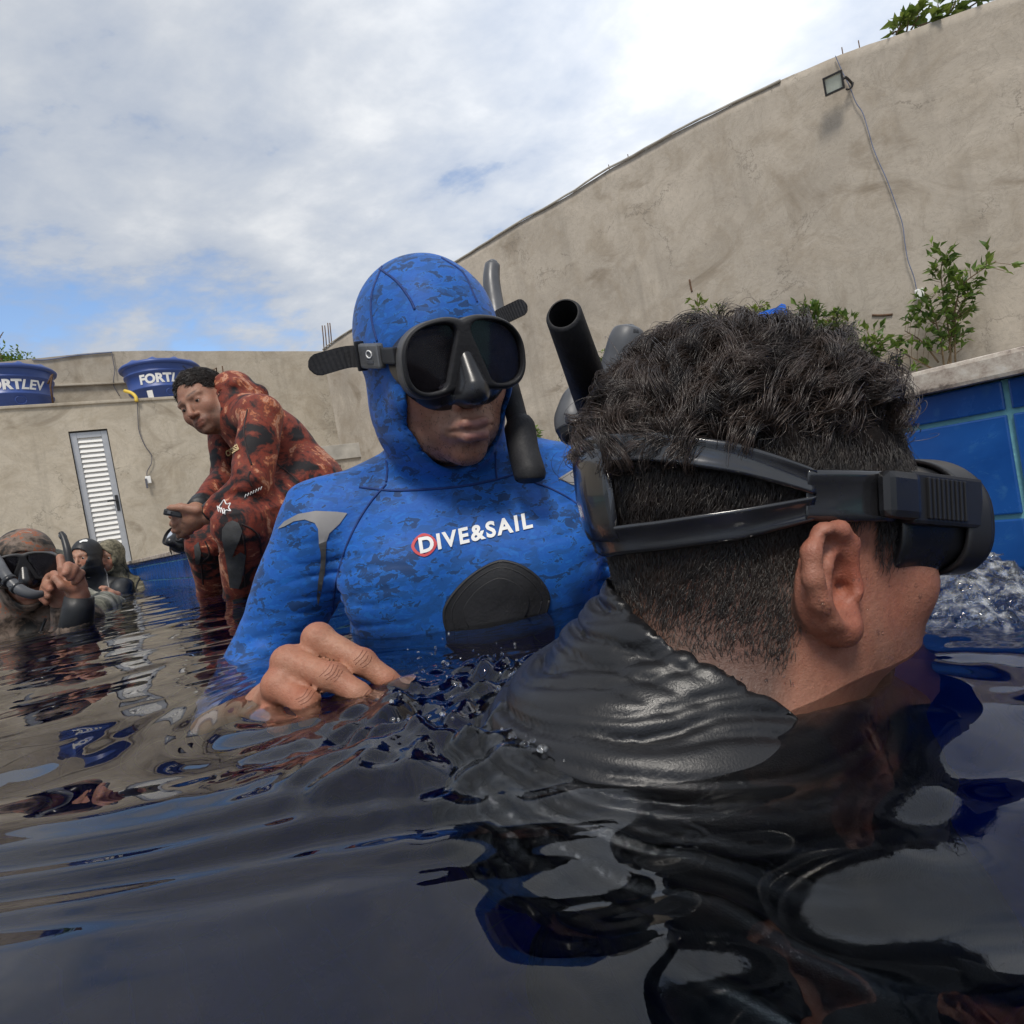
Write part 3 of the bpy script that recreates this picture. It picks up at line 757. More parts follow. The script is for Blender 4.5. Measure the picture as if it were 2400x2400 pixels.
bush('spreading leafy bush above the near man\'s hair', base_of(1960, OFF), stems_px([
    ([(1960, 900), (1930, 790), (1905, 740), (1890, 712)], 0.02), ([(1975, 900), (1955, 780), (1945, 750)], 0.0), ([(1985, 900), (1990, 800), (1986, 745)], 0.02),
    ([(2000, 900), (2020, 820), (2050, 780)], 0.03), ([(2010, 900), (2030, 860), (2045, 815)], 0.0), ([(1965, 850), (1925, 800), (1880, 770)], 0.03), ([(1990, 880), (1985, 830), (1975, 790)], 0.05), ([(2020, 880), (2040, 830), (2064, 800)], 0.05)], OFF), 0.115, dens=40, seed=3, spread=0.12)
bush('thin yellow green sprig above the curly hair', base_of(1640, OFF), stems_px([
    ([(1650, 900), (1642, 770), (1634, 700)], 0.0), ([(1660, 900), (1665, 770), (1688, 715)], 0.02), ([(1640, 860), (1630, 790), (1615, 760)], 0.02), ([(1655, 860), (1660, 800), (1668, 745)], 0.0)], OFF), 0.085, 'leaf_y', dens=22, seed=4, spread=0.07, cat='plant', name='plant')
bush('pale sprig left of the blue packet', base_of(1780, OFF), stems_px([([(1750, 900), (1765, 740), (1796, 714)], 0.0), ([(1745, 900), (1755, 760), (1768, 730)], 0.0)], OFF), 0.08, 'leaf_y', dens=22, seed=5, spread=0.05, cat='plant', name='plant')
bush('small upright sprig between the two snorkel tubes', base_of(1418, OFF), stems_px([([(1424, 1040), (1420, 900), (1418, 818)], 0.0), ([(1430, 1040), (1426, 900), (1430, 845)], 0.0), ([(1422, 1000), (1412, 880), (1410, 842)], 0.0)], OFF), 0.085, dens=30, seed=6, spread=0.05, cat='plant', name='plant')
bush('low weeds beside the blue diver\'s snorkel', base_of(1255, OFF), stems_px([([(1230, 1100), (1245, 1030), (1268, 1010)], 0.0), ([(1235, 1100), (1252, 1055), (1275, 1048)], 0.0), ([(1220, 1100), (1240, 1040), (1246, 1005)], 0.0)], OFF), 0.13, dens=22, seed=7, spread=0.08, cat='plant', name='plant')
bush('small leafy weed on the deck over the blue shoulder', base_of(1312, OFF), stems_px([([(1312, 1090), (1312, 1045), (1306, 1036)], 0.0), ([(1315, 1090), (1318, 1048), (1324, 1038)], 0.0)], OFF), 0.11, dens=20, seed=8, spread=0.03, cat='plant', name='plant')
bush('yellowish weeds between the hood and the snorkel', base_of(1175, OFF), stems_px([([(1170, 1100), (1178, 1040), (1165, 1000)], 0.0), ([(1165, 1100), (1172, 1050), (1185, 1030)], 0.0), ([(1180, 1100), (1190, 1060), (1196, 1040)], 0.0)], OFF), 0.09, 'leaf_y', dens=22, seed=9, spread=0.06, cat='plant', name='plant')
# creeper hanging over the top of the wall
def top_stems():
    out = []
    for pts in ([(2078, 88), (2095, 76), (2120, 66)], [(2100, 80), (2110, 60), (2112, 50)], [(2125, 74), (2128, 58), (2130, 45)], [(2135, 70), (2150, 45), (2152, 30)], [(2150, 62), (2190, 48), (2230, 34)], [(2195, 50), (2200, 25), (2198, 8)], [(2215, 42), (2235, 15), (2240, -8)], [(2240, 32), (2265, 10), (2280, -12)], [(2260, 24), (2290, 5), (2305, -10)]):
        out.append([on_wall(x, y, -0.10) for x, y in pts])
    return out
bush('leafy creeper over the top right of the tall wall', on_wall(2180, 62, -0.12), top_stems(), 0.17, 'leaf_y', dens=26, seed=12, spread=0.05, cat='plant', name='creeper')
# tree far beyond the back wall
tb = ep(bu(on_back(-10, 840, -6)), -6, GZ)
tree = empty('tree', tb); tag(tree, 'green tree crown showing over the back wall at far left', 'tree')
tc_ = on_back(0, 850, -6)
adopt(tube_obj('trunk', [tb, (np.array(tb)+tc_)/2+np.array([0.1, 0, 0]), tc_+np.array([0, 0, 0.2])], np.array([0.16, 0.12, 0.07]), M['stem'], None, seg=8, n=12), tree)
r = np.random.RandomState(8); lv = []
for cl in range(34):
    a = r.normal(size=3); a /= np.linalg.norm(a)
    cpos = tc_ + a*np.array([1.05, 1.0, 0.55])*r.uniform(0.35, 1.0)*0.75 + np.array([0, 0, -0.1])
    for k in range(60):
        o_ = r.normal(size=3)*0.15; lv.append(leaf_arrays(cpos+o_, r.normal(size=3), np.array([0, 0, 1.0])+r.normal(size=3)*0.5, r.uniform(0.07, 0.14), 0.05))
V, Fs = join_arrays(lv); adopt(mesh_obj('crown', V, Fs, M['leaf'], None), tree)
sv = []
for k in range(3):
    sv.append(tube_arrays(np.array([tc_ + CR*0.1, tc_ + CR*(-0.05+0.02*k) + Z*0.5, on_back(2+k*3, 790-6*k, -6)]), 0.012, 4))
V, Fs = join_arrays(sv); adopt(mesh_obj('bare_twig', V, Fs, M['stem'], None), tree)
# blue packet / container on the deck behind the near man's head
bp = on_wall(1805, 752, 0.9); 
bpk = empty('plastic_container', (bp[0], bp[1], GZ)); tag(bpk, 'bright blue plastic container behind the near man\'s hair', 'container')
M['bluebag'] = flat_mat('bright_blue_plastic', (0.012, 0.13, 0.62), 0.28, var=0.1, vscale=12, bump=0.2, bscale=20)
ax = CR/np.linalg.norm(CR[:2]); ax = np.array([CR[0], CR[1], 0]); ax /= np.linalg.norm(ax); ay = np.cross(Z, ax)
zt_ = on_plane(1790, 733, bp, ay)[2]
x0, x1 = np.dot(on_plane(1758, 750, bp, ay)-bp, ax), np.dot(on_plane(1842, 745, bp, ay)-bp, ax)
adopt(box_obj('body', (bp[0], bp[1], 0), ax, ay, Z, (x0, x1, -0.08, 0.1, GZ, zt_-0.05), M['bluebag'], bev=0.03), bpk)
V, Fs = [], []
prof = [(x0+0.01, zt_-0.055), (x0+0.02, zt_-0.02), (x0+0.12, zt_+0.0), (x1-0.10, zt_+0.02), (x1-0.05, zt_+0.05), (x1-0.01, zt_+0.03), (x1-0.005, zt_-0.055)]
for yy in (-0.06, 0.07):
    for a_, b_ in prof: V.append(np.array([bp[0], bp[1], 0]) + ax*a_ + ay*yy + Z*b_)
n_ = len(prof)
Fs = [tuple(range(n_))[::-1], tuple(range(n_, 2*n_))] + [(i, (i+1) % n_, n_+(i+1) % n_, n_+i) for i in range(n_)]
adopt(mesh_obj('lid', np.array(V), Fs, M['bluebag'], None), bpk)
# ---- water: one closed body with a waved surface
def water_mat():
    m, t, b = new_mat('pool_water'); q = NT(t)
    b.inputs['Base Color'].default_value = (1, 1, 1, 1); b.inputs['Roughness'].default_value = 0.0
    b.inputs['IOR'].default_value = 1.45; b.inputs['Transmission Weight'].default_value = 1.0
    va = q.n('ShaderNodeVolumeAbsorption'); va.inputs['Color'].default_value = (0.08, 0.45, 0.73, 1); va.inputs['Density'].default_value = 3.1
    o = [n for n in t.nodes if n.type == 'OUTPUT_MATERIAL'][0]; q.l(va.outputs[0], o.inputs['Volume'])
    return m
M['water'] = water_mat()
def water_h(X, Y):
    X = np.asarray(X, float); Y = np.asarray(Y, float); sh = X.shape; X = X.ravel(); Y = Y.ravel()
    p = np.stack([X, Y, np.zeros_like(X)], 1)
    dist = np.hypot(X, Y)
    # long lazy swell, then ripples that run across the view, then small chop near the bathers
    h = 0.0085*vnoise(p*np.array([2.6, 3.3, 1]), 1)
    h += 0.0032*vnoise(p*np.array([5.5, 8.5, 1]), 2) + 0.0010*vnoise(p*np.array([13, 17, 1]), 14)
    far = np.clip((dist-0.5)/0.7, 0, 1)
    h += far*0.0011*vnoise(p*np.array([9, 19, 1]), 3) + far*0.0005*vnoise(p*np.array([20, 44, 1]), 4)
    # broken water between the hand and the near shoulder
    def spot(px, py, rad, z=0.0):
        c = on_z(px, py, z); return np.exp(-((X-c[0])**2+(Y-c[1])**2)/rad**2)
    tb_ = np.clip(spot(1100, 1720, 0.075)+0.9*spot(1190, 1600, 0.065)+0.8*spot(1215, 1800, 0.05)+0.5*spot(960, 1730, 0.07), 0, 1.2)
    h += tb_*(0.0075*vnoise(p*34, 5) + 0.0058*vnoise(p*66, 6) + 0.0026*vnoise(p*115, 7) + 0.004)
    tb2 = np.clip(spot(2230, 1470, 0.05)+0.6*spot(2380, 1480, 0.07), 0, 1)
    h += tb2*(0.0055*vnoise(p*45, 8) + 0.0030*vnoise(p*95, 9))
    # water piled up against the bent face and shoulder
    h += 0.020*spot(2080, 1640, 0.10) + 0.010*spot(2330, 1560, 0.10)
    rr2 = np.clip(spot(2200, 1950, 0.13)+0.8*spot(2350, 1700, 0.10)+0.6*spot(1700, 2350, 0.10), 0, 1)
    h += rr2*(0.0042*vnoise(p*np.array([15, 19, 1]), 21) + 0.0018*vnoise(p*np.array([33, 40, 1]), 22))
    # rings about the hand
    c = on_z(760, 1640, 0); rr = np.hypot(X-c[0], Y-c[1])
    h += 0.0010*np.sin(rr*150+2.5*vnoise(p*9, 12))*np.exp(-((rr-0.06)/0.09)**2) + 0.016*np.exp(-(rr/0.13)**2)
    # a low crest crossing in front, left of the shoulder
    c1, c2 = on_z(0, 1960, 0), on_z(1150, 1830, 0); dd = (c2-c1)[:2]; dd /= np.linalg.norm(dd); nn = np.array([-dd[1], dd[0]])
    tcr = (X-c1[0])*nn[0] + (Y-c1[1])*nn[1] + 0.02*vnoise(p*6, 11); al = (X-c1[0])*dd[0]+(Y-c1[1])*dd[1]
    env = np.clip((0.42-al)/0.15, 0, 1)
    h += env*(0.010*np.exp(-(tcr/0.045)**2) + 0.0010*np.sin(tcr*240)*np.exp(-((tcr+0.05)/0.035)**2))
    nr = np.clip((0.75-dist)/0.45, 0, 1)
    h += nr*(0.0060*vnoise(p*np.array([4.2, 5.0, 1]), 16) + 0.0026*vnoise(p*np.array([10, 11, 1]), 17))
    return h.reshape(sh)
def axis(lo, hi, c, fine, growth):
    a = [c]; st = fine
    while a[-1] < hi: a.append(a[-1]+st); st = st*growth if a[-1]-c > 0.75 else st
    b = [c]; st = fine
    while b[-1] > lo: b.append(b[-1]-st); st = st*growth if c-b[-1] > 0.75 else st
    a[-1] = hi; b[-1] = lo
    return np.array(b[:0:-1] + a)
cs_ = float(np.dot(CC-PA, D)); cw_ = float(np.dot(CC-PA, W))
sa = axis(S0-0.02, S1+0.02, cs_+0.45, 0.0034, 1.009); wa = axis(-0.02, W1+0.02, cw_-0.25, 0.0034, 1.012)
SG, WG = np.meshgrid(sa, wa, indexing='ij')
XY = PA[None, None, :] + SG[..., None]*D + WG[..., None]*W
HZ = water_h(XY[..., 0], XY[..., 1])
na, nb = SG.shape
VT = np.stack([XY[..., 0], XY[..., 1], HZ], -1).reshape(-1, 3)
idx = np.arange(na*nb).reshape(na, nb)
Q = np.stack([idx[:-1, :-1], idx[1:, :-1], idx[1:, 1:], idx[:-1, 1:]], -1).reshape(-1, 4)
ring = np.concatenate([idx[:, 0], idx[-1, 1:], idx[-2::-1, -1], idx[0, -2:0:-1]])
VBt = VT[ring].copy(); VBt[:, 2] = FLOOR-0.15
nv = len(VT); m_ = len(ring)
side = [(int(ring[i]), nv+i, nv+(i+1) % m_, int(ring[(i+1) % m_])) for i in range(m_)]
me = bpy.data.meshes.new('pool_water')
nq = len(Q)
verts = np.vstack([VT, VBt])
me.vertices.add(len(verts)); me.vertices.foreach_set('co', verts.astype(np.float32).ravel())
loops = np.concatenate([Q.ravel(), np.array(side).ravel(), nv+np.arange(m_)[::-1]])
starts = np.concatenate([np.arange(nq)*4, nq*4+np.arange(m_)*4, [nq*4+m_*4]])
totals = np.concatenate([np.full(nq+m_, 4), [m_]])
me.loops.add(len(loops)); me.loops.foreach_set('vertex_index', loops.astype(np.int32))
me.polygons.add(len(starts)); me.polygons.foreach_set('loop_start', starts.astype(np.int32)); me.polygons.foreach_set('loop_total', totals.astype(np.int32))
me.polygons.foreach_set('use_smooth', np.concatenate([np.ones(nq, bool), np.zeros(m_+1, bool)]))
me.update(calc_edges=True); me.validate()
me.materials.append(M['water'])
wo = bpy.data.objects.new('water', me); COL.objects.link(wo)
tag(wo, 'rippled dark blue pool water reflecting the cloudy sky', 'water', kind='structure')
print('water verts', len(verts))

# ---- churned water: a breath boiling up at the mask, droplets, and bubbles along the shoulder
def splash_mat():
    """clear water full of air: glass, whitened in patches"""
    m, t, b = new_mat('aerated_water'); q = NT(t); b.inputs['Base Color'].default_value = (1, 1, 1, 1); b.inputs['Roughness'].default_value = 0.02
    b.inputs['IOR'].default_value = 1.333; b.inputs['Transmission Weight'].default_value = 1.0
    df = q.n('ShaderNodeBsdfDiffuse'); df.inputs[0].default_value = (0.85, 0.88, 0.90, 1)
    ms = q.n('ShaderNodeMixShader'); n = q.noise(q.coord('Object'), 120, 5, 0.65)
    q.l(q.ramp(n, [(0.48, 0.0), (0.66, 0.32)]), ms.inputs[0]); q.l(b.outputs[0], ms.inputs[1]); q.l(df.outputs[0], ms.inputs[2])
    o = [x for x in t.nodes if x.type == 'OUTPUT_MATERIAL'][0]; q.l(ms.outputs[0], o.inputs[0]); return m
M['splash'] = splash_mat()
def droplet_arrays(c, r, rs):
    bm = bmesh.new(); bmesh.ops.create_icosphere(bm, subdivisions=2, radius=r)
    st = rs.uniform(0.7, 1.4, 3)
    V = np.array([v.co[:] for v in bm.verts])*st + c; bm.verts.index_update(); Fs = [tuple(v.index for v in f.verts) for f in bm.faces]; bm.free(); return V, Fs
# ================================================================== BODIES: distance fields turned into one continuous mesh
def smin(a, b, k):
    if k <= 0: return np.minimum(a, b)
    h = np.clip(0.5+0.5*(b-a)/k, 0, 1); return b + (a-b)*h - k*h*(1-h)
def smax(a, b, k): return -smin(-a, -b, k)
def ell(c, r, Rm=None):
    c = np.asarray(c, float); r = np.asarray(r, float)
    def f(p):
        q = p-c
        if Rm is not None: q = q@Rm
        k0 = np.sqrt(((q/r)**2).sum(1)); k1 = np.sqrt(((q/(r*r))**2).sum(1))+1e-9
        return k0*(k0-1)/k1
    return f
def cone(a, b, r1, r2=None):
    a = np.asarray(a, float); b = np.asarray(b, float); r2 = r1 if r2 is None else r2; ba = b-a; L = np.dot(ba, ba)+1e-12
    def f(p):
        q = p-a; t = np.clip((q@ba)/L, 0, 1)
        return np.sqrt(((q-t[:, None]*ba)**2).sum(1)) - (r1+(r2-r1)*t)
    return f
def chain(pts, rads, k=0.0):
    fs = [cone(pts[i], pts[i+1], rads[i], rads[i+1]) for i in range(len(pts)-1)]
    def f(p):
        d = fs[0](p)
        for g in fs[1:]: d = smin(d, g(p), k)
        return d
    return f
class Shape:
    def __init__(s): s.ops = []
    def add(s, f, k=0.01): s.ops.append((0, f, k)); return s
    def sub(s, f, k=0.01): s.ops.append((1, f, k)); return s
    def __call__(s, p):
        d = None
        for o, f, k in s.ops:
            g = f(p)
            d = g if d is None else (smin(d, g, k) if o == 0 else smax(d, -g, k))
        return d
def placed(f, fr):
    """field f given in a local frame fr=(origin, 3x3 columns, scale)"""
    O, Rm, s_ = fr
    return lambda p: f(((p-O)@Rm)/s_)*s_
def to_world(fr, q): return fr[0] + (np.asarray(q, float)*fr[2])@fr[1].T
def to_local(fr, p): return ((p-fr[0])@fr[1])/fr[2]
def head_frame(px, py, d, yaw, pitch, roll, scale=1.0):
    """yaw 0 faces the camera, + turns to image right; pitch + looks down; roll + tilts clockwise in the image"""
    y, t, r = (math.radians(v) for v in (yaw, pitch, roll))
    f = -CF*math.cos(y)*math.cos(t) + CR*math.sin(y)*math.cos(t) - CU*math.sin(t)
    side = CR*math.sin(r) + CU*math.cos(r)
    u = side - f*np.dot(side, f); u /= np.linalg.norm(u)
    x = np.cross(f, u)
    return (P(px, py, d), np.stack([x, f, u], 1), scale)
from concurrent.futures import ThreadPoolExecutor
_POOL = ThreadPoolExecutor(4)
def pev(fn, pts, ch=24000):
    if len(pts) <= ch: return fn(pts)
    return np.concatenate(list(_POOL.map(lambda a: fn(pts[a:a+ch]), range(0, len(pts), ch))))
def polygonize(fn, lo, hi, h, newton=1):
    lo = np.asarray(lo, float); hi = np.asarray(hi, float)
    n = np.maximum(((np.ceil((hi-lo)/h)).astype(int)+4)//4*4, 8) + 1
    ax = [lo[i]+np.arange(n[i])*h for i in range(3)]
    # coarse pass, then evaluate finely only near the surface
    cax = [a[::4] for a in ax]
    G = np.stack(np.meshgrid(*cax, indexing='ij'), -1).reshape(-1, 3)
    cf = pev(fn, G).reshape([len(a) for a in cax])
    near = np.abs(cf) < 4*h*1.4
    i0, i1, i2 = (np.minimum((np.arange(k)+2)//4, len(c)-1) for k, c in zip(n, cax))
    Fv = cf[np.ix_(i0, i1, i2)].astype(np.float32); mk = near[np.ix_(i0, i1, i2)]
    ii = np.argwhere(mk)
    pts = np.stack([ax[k][ii[:, k]] for k in range(3)], 1)
    Fv[mk] = pev(fn, pts)
    S = Fv < 0
    c = S[:-1, :-1, :-1].astype(np.int8)
    cnt = sum(S[a:n[0]-1+a, b:n[1]-1+b, e:n[2]-1+e].astype(np.int8) for a in (0, 1) for b in (0, 1) for e in (0, 1))
    act = (cnt > 0) & (cnt < 8)
    cells = np.argwhere(act); vid = np.full(act.shape, -1, np.int64); vid[act] = np.arange(len(cells))
    acc = np.zeros((len(cells), 3)); num = np.zeros(len(cells))
    corners = [(a, b, e) for a in (0, 1) for b in (0, 1) for e in (0, 1)]
    for A in corners:
        for k in range(3):
            if A[k] == 1: continue
            B = list(A); B[k] = 1
            fa = Fv[cells[:, 0]+A[0], cells[:, 1]+A[1], cells[:, 2]+A[2]]; fb = Fv[cells[:, 0]+B[0], cells[:, 1]+B[1], cells[:, 2]+B[2]]
            m = (fa < 0) != (fb < 0); t = np.where(m, fa/(fa-fb+1e-20), 0)
            for j in range(3): acc[:, j] += np.where(m, A[j] + (t if j == k else 0), 0)
            num += m
    verts = lo + (cells + acc/np.maximum(num, 1)[:, None])*h
    faces = []
    for k in range(3):
        a, b = (k+1) % 3, (k+2) % 3
        s0 = [slice(None)]*3; s1 = [slice(None)]*3; s0[k] = slice(0, -1); s1[k] = slice(1, None)
        for s_ in (s0, s1): s_[a] = slice(1, -1); s_[b] = slice(1, -1)
        A = S[tuple(s0)]; B = S[tuple(s1)]
        e = np.argwhere(A != B)
        if len(e) == 0: continue
        e[:, a] += 1; e[:, b] += 1
        def cid(da, db):
            q = e.copy(); q[:, a] -= da; q[:, b] -= db; return vid[q[:, 0], q[:, 1], q[:, 2]]
        quad = np.stack([cid(1, 1), cid(0, 1), cid(0, 0), cid(1, 0)], 1)
        fl = B[tuple((e - np.array([0 if j == k else 1 for j in range(3)])).T)]
        quad[fl] = quad[fl][:, ::-1]
        faces.append(quad)
    faces = np.vstack(faces); faces = faces[(faces >= 0).all(1)]
    eps = h*0.25
    for _ in range(newton):
        f0 = pev(fn, verts); g = np.stack([pev(fn, verts+np.eye(3)[j]*eps)-f0 for j in range(3)], 1)/eps
        gl = np.linalg.norm(g, axis=1)+1e-9
        step = np.clip(f0/gl, -h*0.7, h*0.7); verts = verts - g/gl[:, None]*step[:, None]
    return verts, faces
def sdf_obj(name, fn, lo, hi, h, mat, parent=None, color=None, matfn=None, newton=1):
    V, Fq = polygonize(fn, lo, hi, h, newton)
    me = bpy.data.meshes.new(name)
    me.vertices.add(len(V)); me.vertices.foreach_set('co', V.astype(np.float32).ravel())
    me.loops.add(len(Fq)*4); me.loops.foreach_set('vertex_index', Fq.astype(np.int32).ravel())
    me.polygons.add(len(Fq)); me.polygons.foreach_set('loop_start', (np.arange(len(Fq))*4).astype(np.int32)); me.polygons.foreach_set('loop_total', np.full(len(Fq), 4, np.int32))
    me.polygons.foreach_set('use_smooth', np.ones(len(Fq), bool))
    me.update(calc_edges=True)
    for m in (mat if isinstance(mat, (list, tuple)) else [mat]): me.materials.append(m)
    if color is not None:
        c = color(V); ca = me.color_attributes.new('Col', 'FLOAT_COLOR', 'POINT')
        ca.data.foreach_set('color', np.concatenate([c, np.ones((len(c), 1))], 1).astype(np.float32).ravel())
    if matfn is not None:
        cen = V[Fq].mean(1); me.polygons.foreach_set('material_index', matfn(cen).astype(np.int32))
    o = bpy.data.objects.new(name, me); COL.objects.link(o)
    if parent is not None: adopt(o, parent) if parent.type == 'EMPTY' else setattr(o, 'parent', parent)
    o['_n'] = len(V); del o['_n']
    return o
def bvh_of(*objs):
    V = []; Fs = []; o = 0
    for ob in objs:
        n = len(ob.data.vertices); co = np.empty(n*3, np.float32); ob.data.vertices.foreach_get('co', co); V.append(co.reshape(-1, 3))
        for p in ob.data.polygons: Fs.append([i+o for i in p.vertices])
        o += n
    return BVHTree.FromPolygons([Vector(v) for v in np.vstack(V)], Fs)
def cast(bvh, x, y, off=0.0):
    """the point of a surface seen at a photograph position, lifted off it along its normal"""
    d = Vector(ray(x, y)).normalized(); hit, n, i, t = bvh.ray_cast(Vector(CC), d)
    if hit is None:
        return None
    if n.dot(d) > 0: n = -n
    return np.array(hit + n*off), np.array(n)
def seam(name, bvh, pts, r, mat, parent, n=40, off=0.0):
    q = resample(np.array(pts, float), n); out = []
    for x, y in q:
        c = cast(bvh, x, y, off)
        if c is not None: out.append(c[0])
    if len(out) < 3: return None
    out = np.array(out)
    keep = [0]
    for i in range(1, len(out)):
        if np.linalg.norm(out[i]-out[keep[-1]]) < 0.12: keep.append(i)
    if len(keep) < 3: return None
    return tube_obj(name, out[keep], r, mat, parent, seg=6)
def decal(name, bvh, v2, faces, mat, parent, off=0.0012):
    """flat print laid on a surface: v2 are photograph positions"""
    V = []; ok = []
    for x, y in v2:
        c = cast(bvh, x, y, off); ok.append(c is not None); V.append(c[0] if c is not None else np.zeros(3))
    fs = [f for f in faces if all(ok[i] for i in f)]
    return mesh_obj(name, np.array(V), fs, mat, parent, True)
def poly_grid(outline, step):
    """triangulated fill of a 2-D outline, cut finely"""
    bm = bmesh.new(); vs = [bm.verts.new((x, y, 0)) for x, y in outline]; bm.faces.new(vs)
    xs = [p[0] for p in outline]; ys = [p[1] for p in outline]
    for ax, lo, hi in (((1, 0, 0), min(xs), max(xs)), ((0, 1, 0), min(ys), max(ys))):
        t = lo+step
        while t < hi:
            bmesh.ops.bisect_plane(bm, geom=list(bm.verts)+list(bm.edges)+list(bm.faces), plane_co=Vector(ax)*t, plane_no=Vector(ax), dist=1e-4); t += step
    bmesh.ops.triangulate(bm, faces=bm.faces); bm.verts.index_update()
    v = [(p.co.x, p.co.y) for p in bm.verts]; f = [tuple(q.index for q in p.verts) for p in bm.faces]; bm.free()
    return v, f

# ------------------------------------------------------------------ body materials
def skin_mat(name, rough=0.52):
    m, t, b = new_mat(name); q = NT(t)
    a = q.n('ShaderNodeVertexColor'); a.layer_name = 'Col'
    v = q.coord('Object'); n1 = q.noise(v, 22, 5, 0.65); n2 = q.noise(v, 260, 4, 0.6); n3 = q.noise(v, 900, 3, 0.6)
    c = q.mix(q.ramp(n1, [(0.36, 0.60), (0.62, 0.0)]), a.outputs[0], q.mix(1.0, a.outputs[0], (0.86, 0.56, 0.48), 'MULTIPLY'))
    c = q.mix(q.ramp(n2, [(0.30, 0.35), (0.55, 0.0)]), c, q.mix(1.0, c, (0.62, 0.50, 0.46), 'MULTIPLY'))
    q.l(c, b.inputs['Base Color'])
    q.l(q.ramp(n2, [(0.3, rough+0.1), (0.7, rough-0.06)]), b.inputs['Roughness'])
    b.inputs['Subsurface Weight'].default_value = 0.12; b.inputs['Subsurface Radius'].default_value = (0.010, 0.004, 0.002); b.inputs['Subsurface Scale'].default_value = 0.5
    q.bump(q.math('ADD', n2, q.math('MULTIPLY', n3, 0.6)), 0.38, 0.0018, b)
    return m
M['skin'] = skin_mat('skin')
def camo_mat(name, stops, scale, rough=0.75, dist=1.2, seed=0.0, stretch=(1, 1, 1), fine=0.25, interp='LINEAR', grain=0.3, detail=5):
    m, t, b = new_mat(name); q = NT(t)
    v = q.coord('Object', scale=stretch, loc=(seed, seed*0.7, seed*1.3)); vo = q.coord('Object')
    n = q.noise(v, scale, detail, 0.62, dist); f = q.noise(v, scale*5, 4, 0.6)
    x = q.math('ADD', n, q.math('MULTIPLY', q.math('SUBTRACT', f, 0.5), fine))
    c = q.ramp(x, stops, interp)
    g = q.noise(vo, 420, 3, 0.6)
    c = q.mix(q.ramp(g, [(0.3, grain), (0.6, 0.0)]), c, q.mix(1.0, c, (0.45, 0.45, 0.5), 'MULTIPLY'))
    q.l(c, b.inputs['Base Color']); b.inputs['Roughness'].default_value = rough; b.inputs['Specular IOR Level'].default_value = 0.3
    b.inputs['Sheen Weight'].default_value = 0.06; b.inputs['Sheen Roughness'].default_value = 0.4
    q.bump(g, 0.12, 0.0008, b)
    return m
def blue_camo():
    m, t, b = new_mat('blue_camouflage_neoprene'); q = NT(t)
    v = q.coord('Object', scale=(1, 1, 1.9), loc=(0.3, 0.1, 0.2)); vo = q.coord('Object')
    n = q.noise(v, 55, 6, 0.60, 0.7); n2 = q.noise(v, 12, 3, 0.5, 0.4)
    x = q.math('ADD', n, q.math('MULTIPLY', q.math('SUBTRACT', n2, 0.5), 0.45))
    c = q.ramp(x, [(0.0, (0.008, 0.036, 0.12)), (0.452, (0.010, 0.050, 0.165)), (0.460, (0.017, 0.16, 0.52)), (0.478, (0.010, 0.112, 0.44)), (0.60, (0.007, 0.090, 0.39)), (0.68, (0.011, 0.130, 0.47))])
    n3 = q.noise(q.coord('Object', scale=(1, 1, 1.8), loc=(2.3, 1.1, 0.7)), 46, 6, 0.62, 0.6)
    c = q.mix(q.ramp(n3, [(0.455, 0.85), (0.468, 0.0)]), c, (0.009, 0.080, 0.29))
    g = q.noise(vo, 500, 3, 0.6)
    q.l(c, b.inputs['Base Color']); b.inputs['Roughness'].default_value = 0.62; b.inputs['Specular IOR Level'].default_value = 0.3
    b.inputs['Sheen Weight'].default_value = 0.08
    q.bump(g, 0.15, 0.0006, b)
    return m
M['bluecamo'] = blue_camo()
M['blueseam'] = flat_mat('dark_blue_stitching', (0.006, 0.035, 0.17), 0.7, var=0.2, vscale=60, bump=0.4, bscale=500)
M['redcamo'] = camo_mat('red_camouflage_neoprene', [(0.42, (0.012, 0.010, 0.012)), (0.44, (0.05, 0.013, 0.010)), (0.48, (0.12, 0.024, 0.016)), (0.535, (0.22, 0.038, 0.020)), (0.57, (0.15, 0.038, 0.026)), (0.605, (0.40, 0.12, 0.05)), (0.63, (0.50, 0.26, 0.17)), (0.67, (0.30, 0.09, 0.05))], 8.0, 0.7, 1.1, seed=1.4, fine=0.34)
M['browncamo'] = camo_mat('brown_camouflage_neoprene', [(0.40, (0.018, 0.016, 0.014)), (0.46, (0.08, 0.055, 0.040)), (0.53, (0.17, 0.125, 0.095)), (0.585, (0.20, 0.145, 0.115)), (0.605, (0.33, 0.10, 0.04)), (0.65, (0.28, 0.10, 0.05)), (0.67, (0.28, 0.23, 0.19))], 11, 0.6, 1.0, seed=3.1, fine=0.35)
M['greycamo'] = camo_mat('grey_camouflage_neoprene', [(0.36, (0.03, 0.032, 0.03)), (0.48, (0.13, 0.13, 0.10)), (0.58, (0.27, 0.26, 0.21)), (0.7, (0.36, 0.34, 0.28))], 10, 0.65, 1.0, seed=5.9, fine=0.35)
M['olivecamo'] = camo_mat('olive_camouflage_neoprene', [(0.36, (0.035, 0.032, 0.022)), (0.48, (0.11, 0.10, 0.065)), (0.60, (0.21, 0.185, 0.125)), (0.7, (0.27, 0.24, 0.17))], 13, 0.7, 1.0, seed=8.2, fine=0.4)
M['neoprene'] = flat_mat('black_neoprene', (0.014, 0.015, 0.017), 0.5, var=0.25, vscale=40, bump=0.2, bscale=300)
M['greypatch'] = flat_mat('grey_rubber_print', (0.25, 0.24, 0.235), 0.45, var=0.12, vscale=30)
M['darkpatch'] = flat_mat('charcoal_knee_rubber', (0.055, 0.055, 0.055), 0.7, var=0.25, vscale=40, bump=0.3, bscale=200)
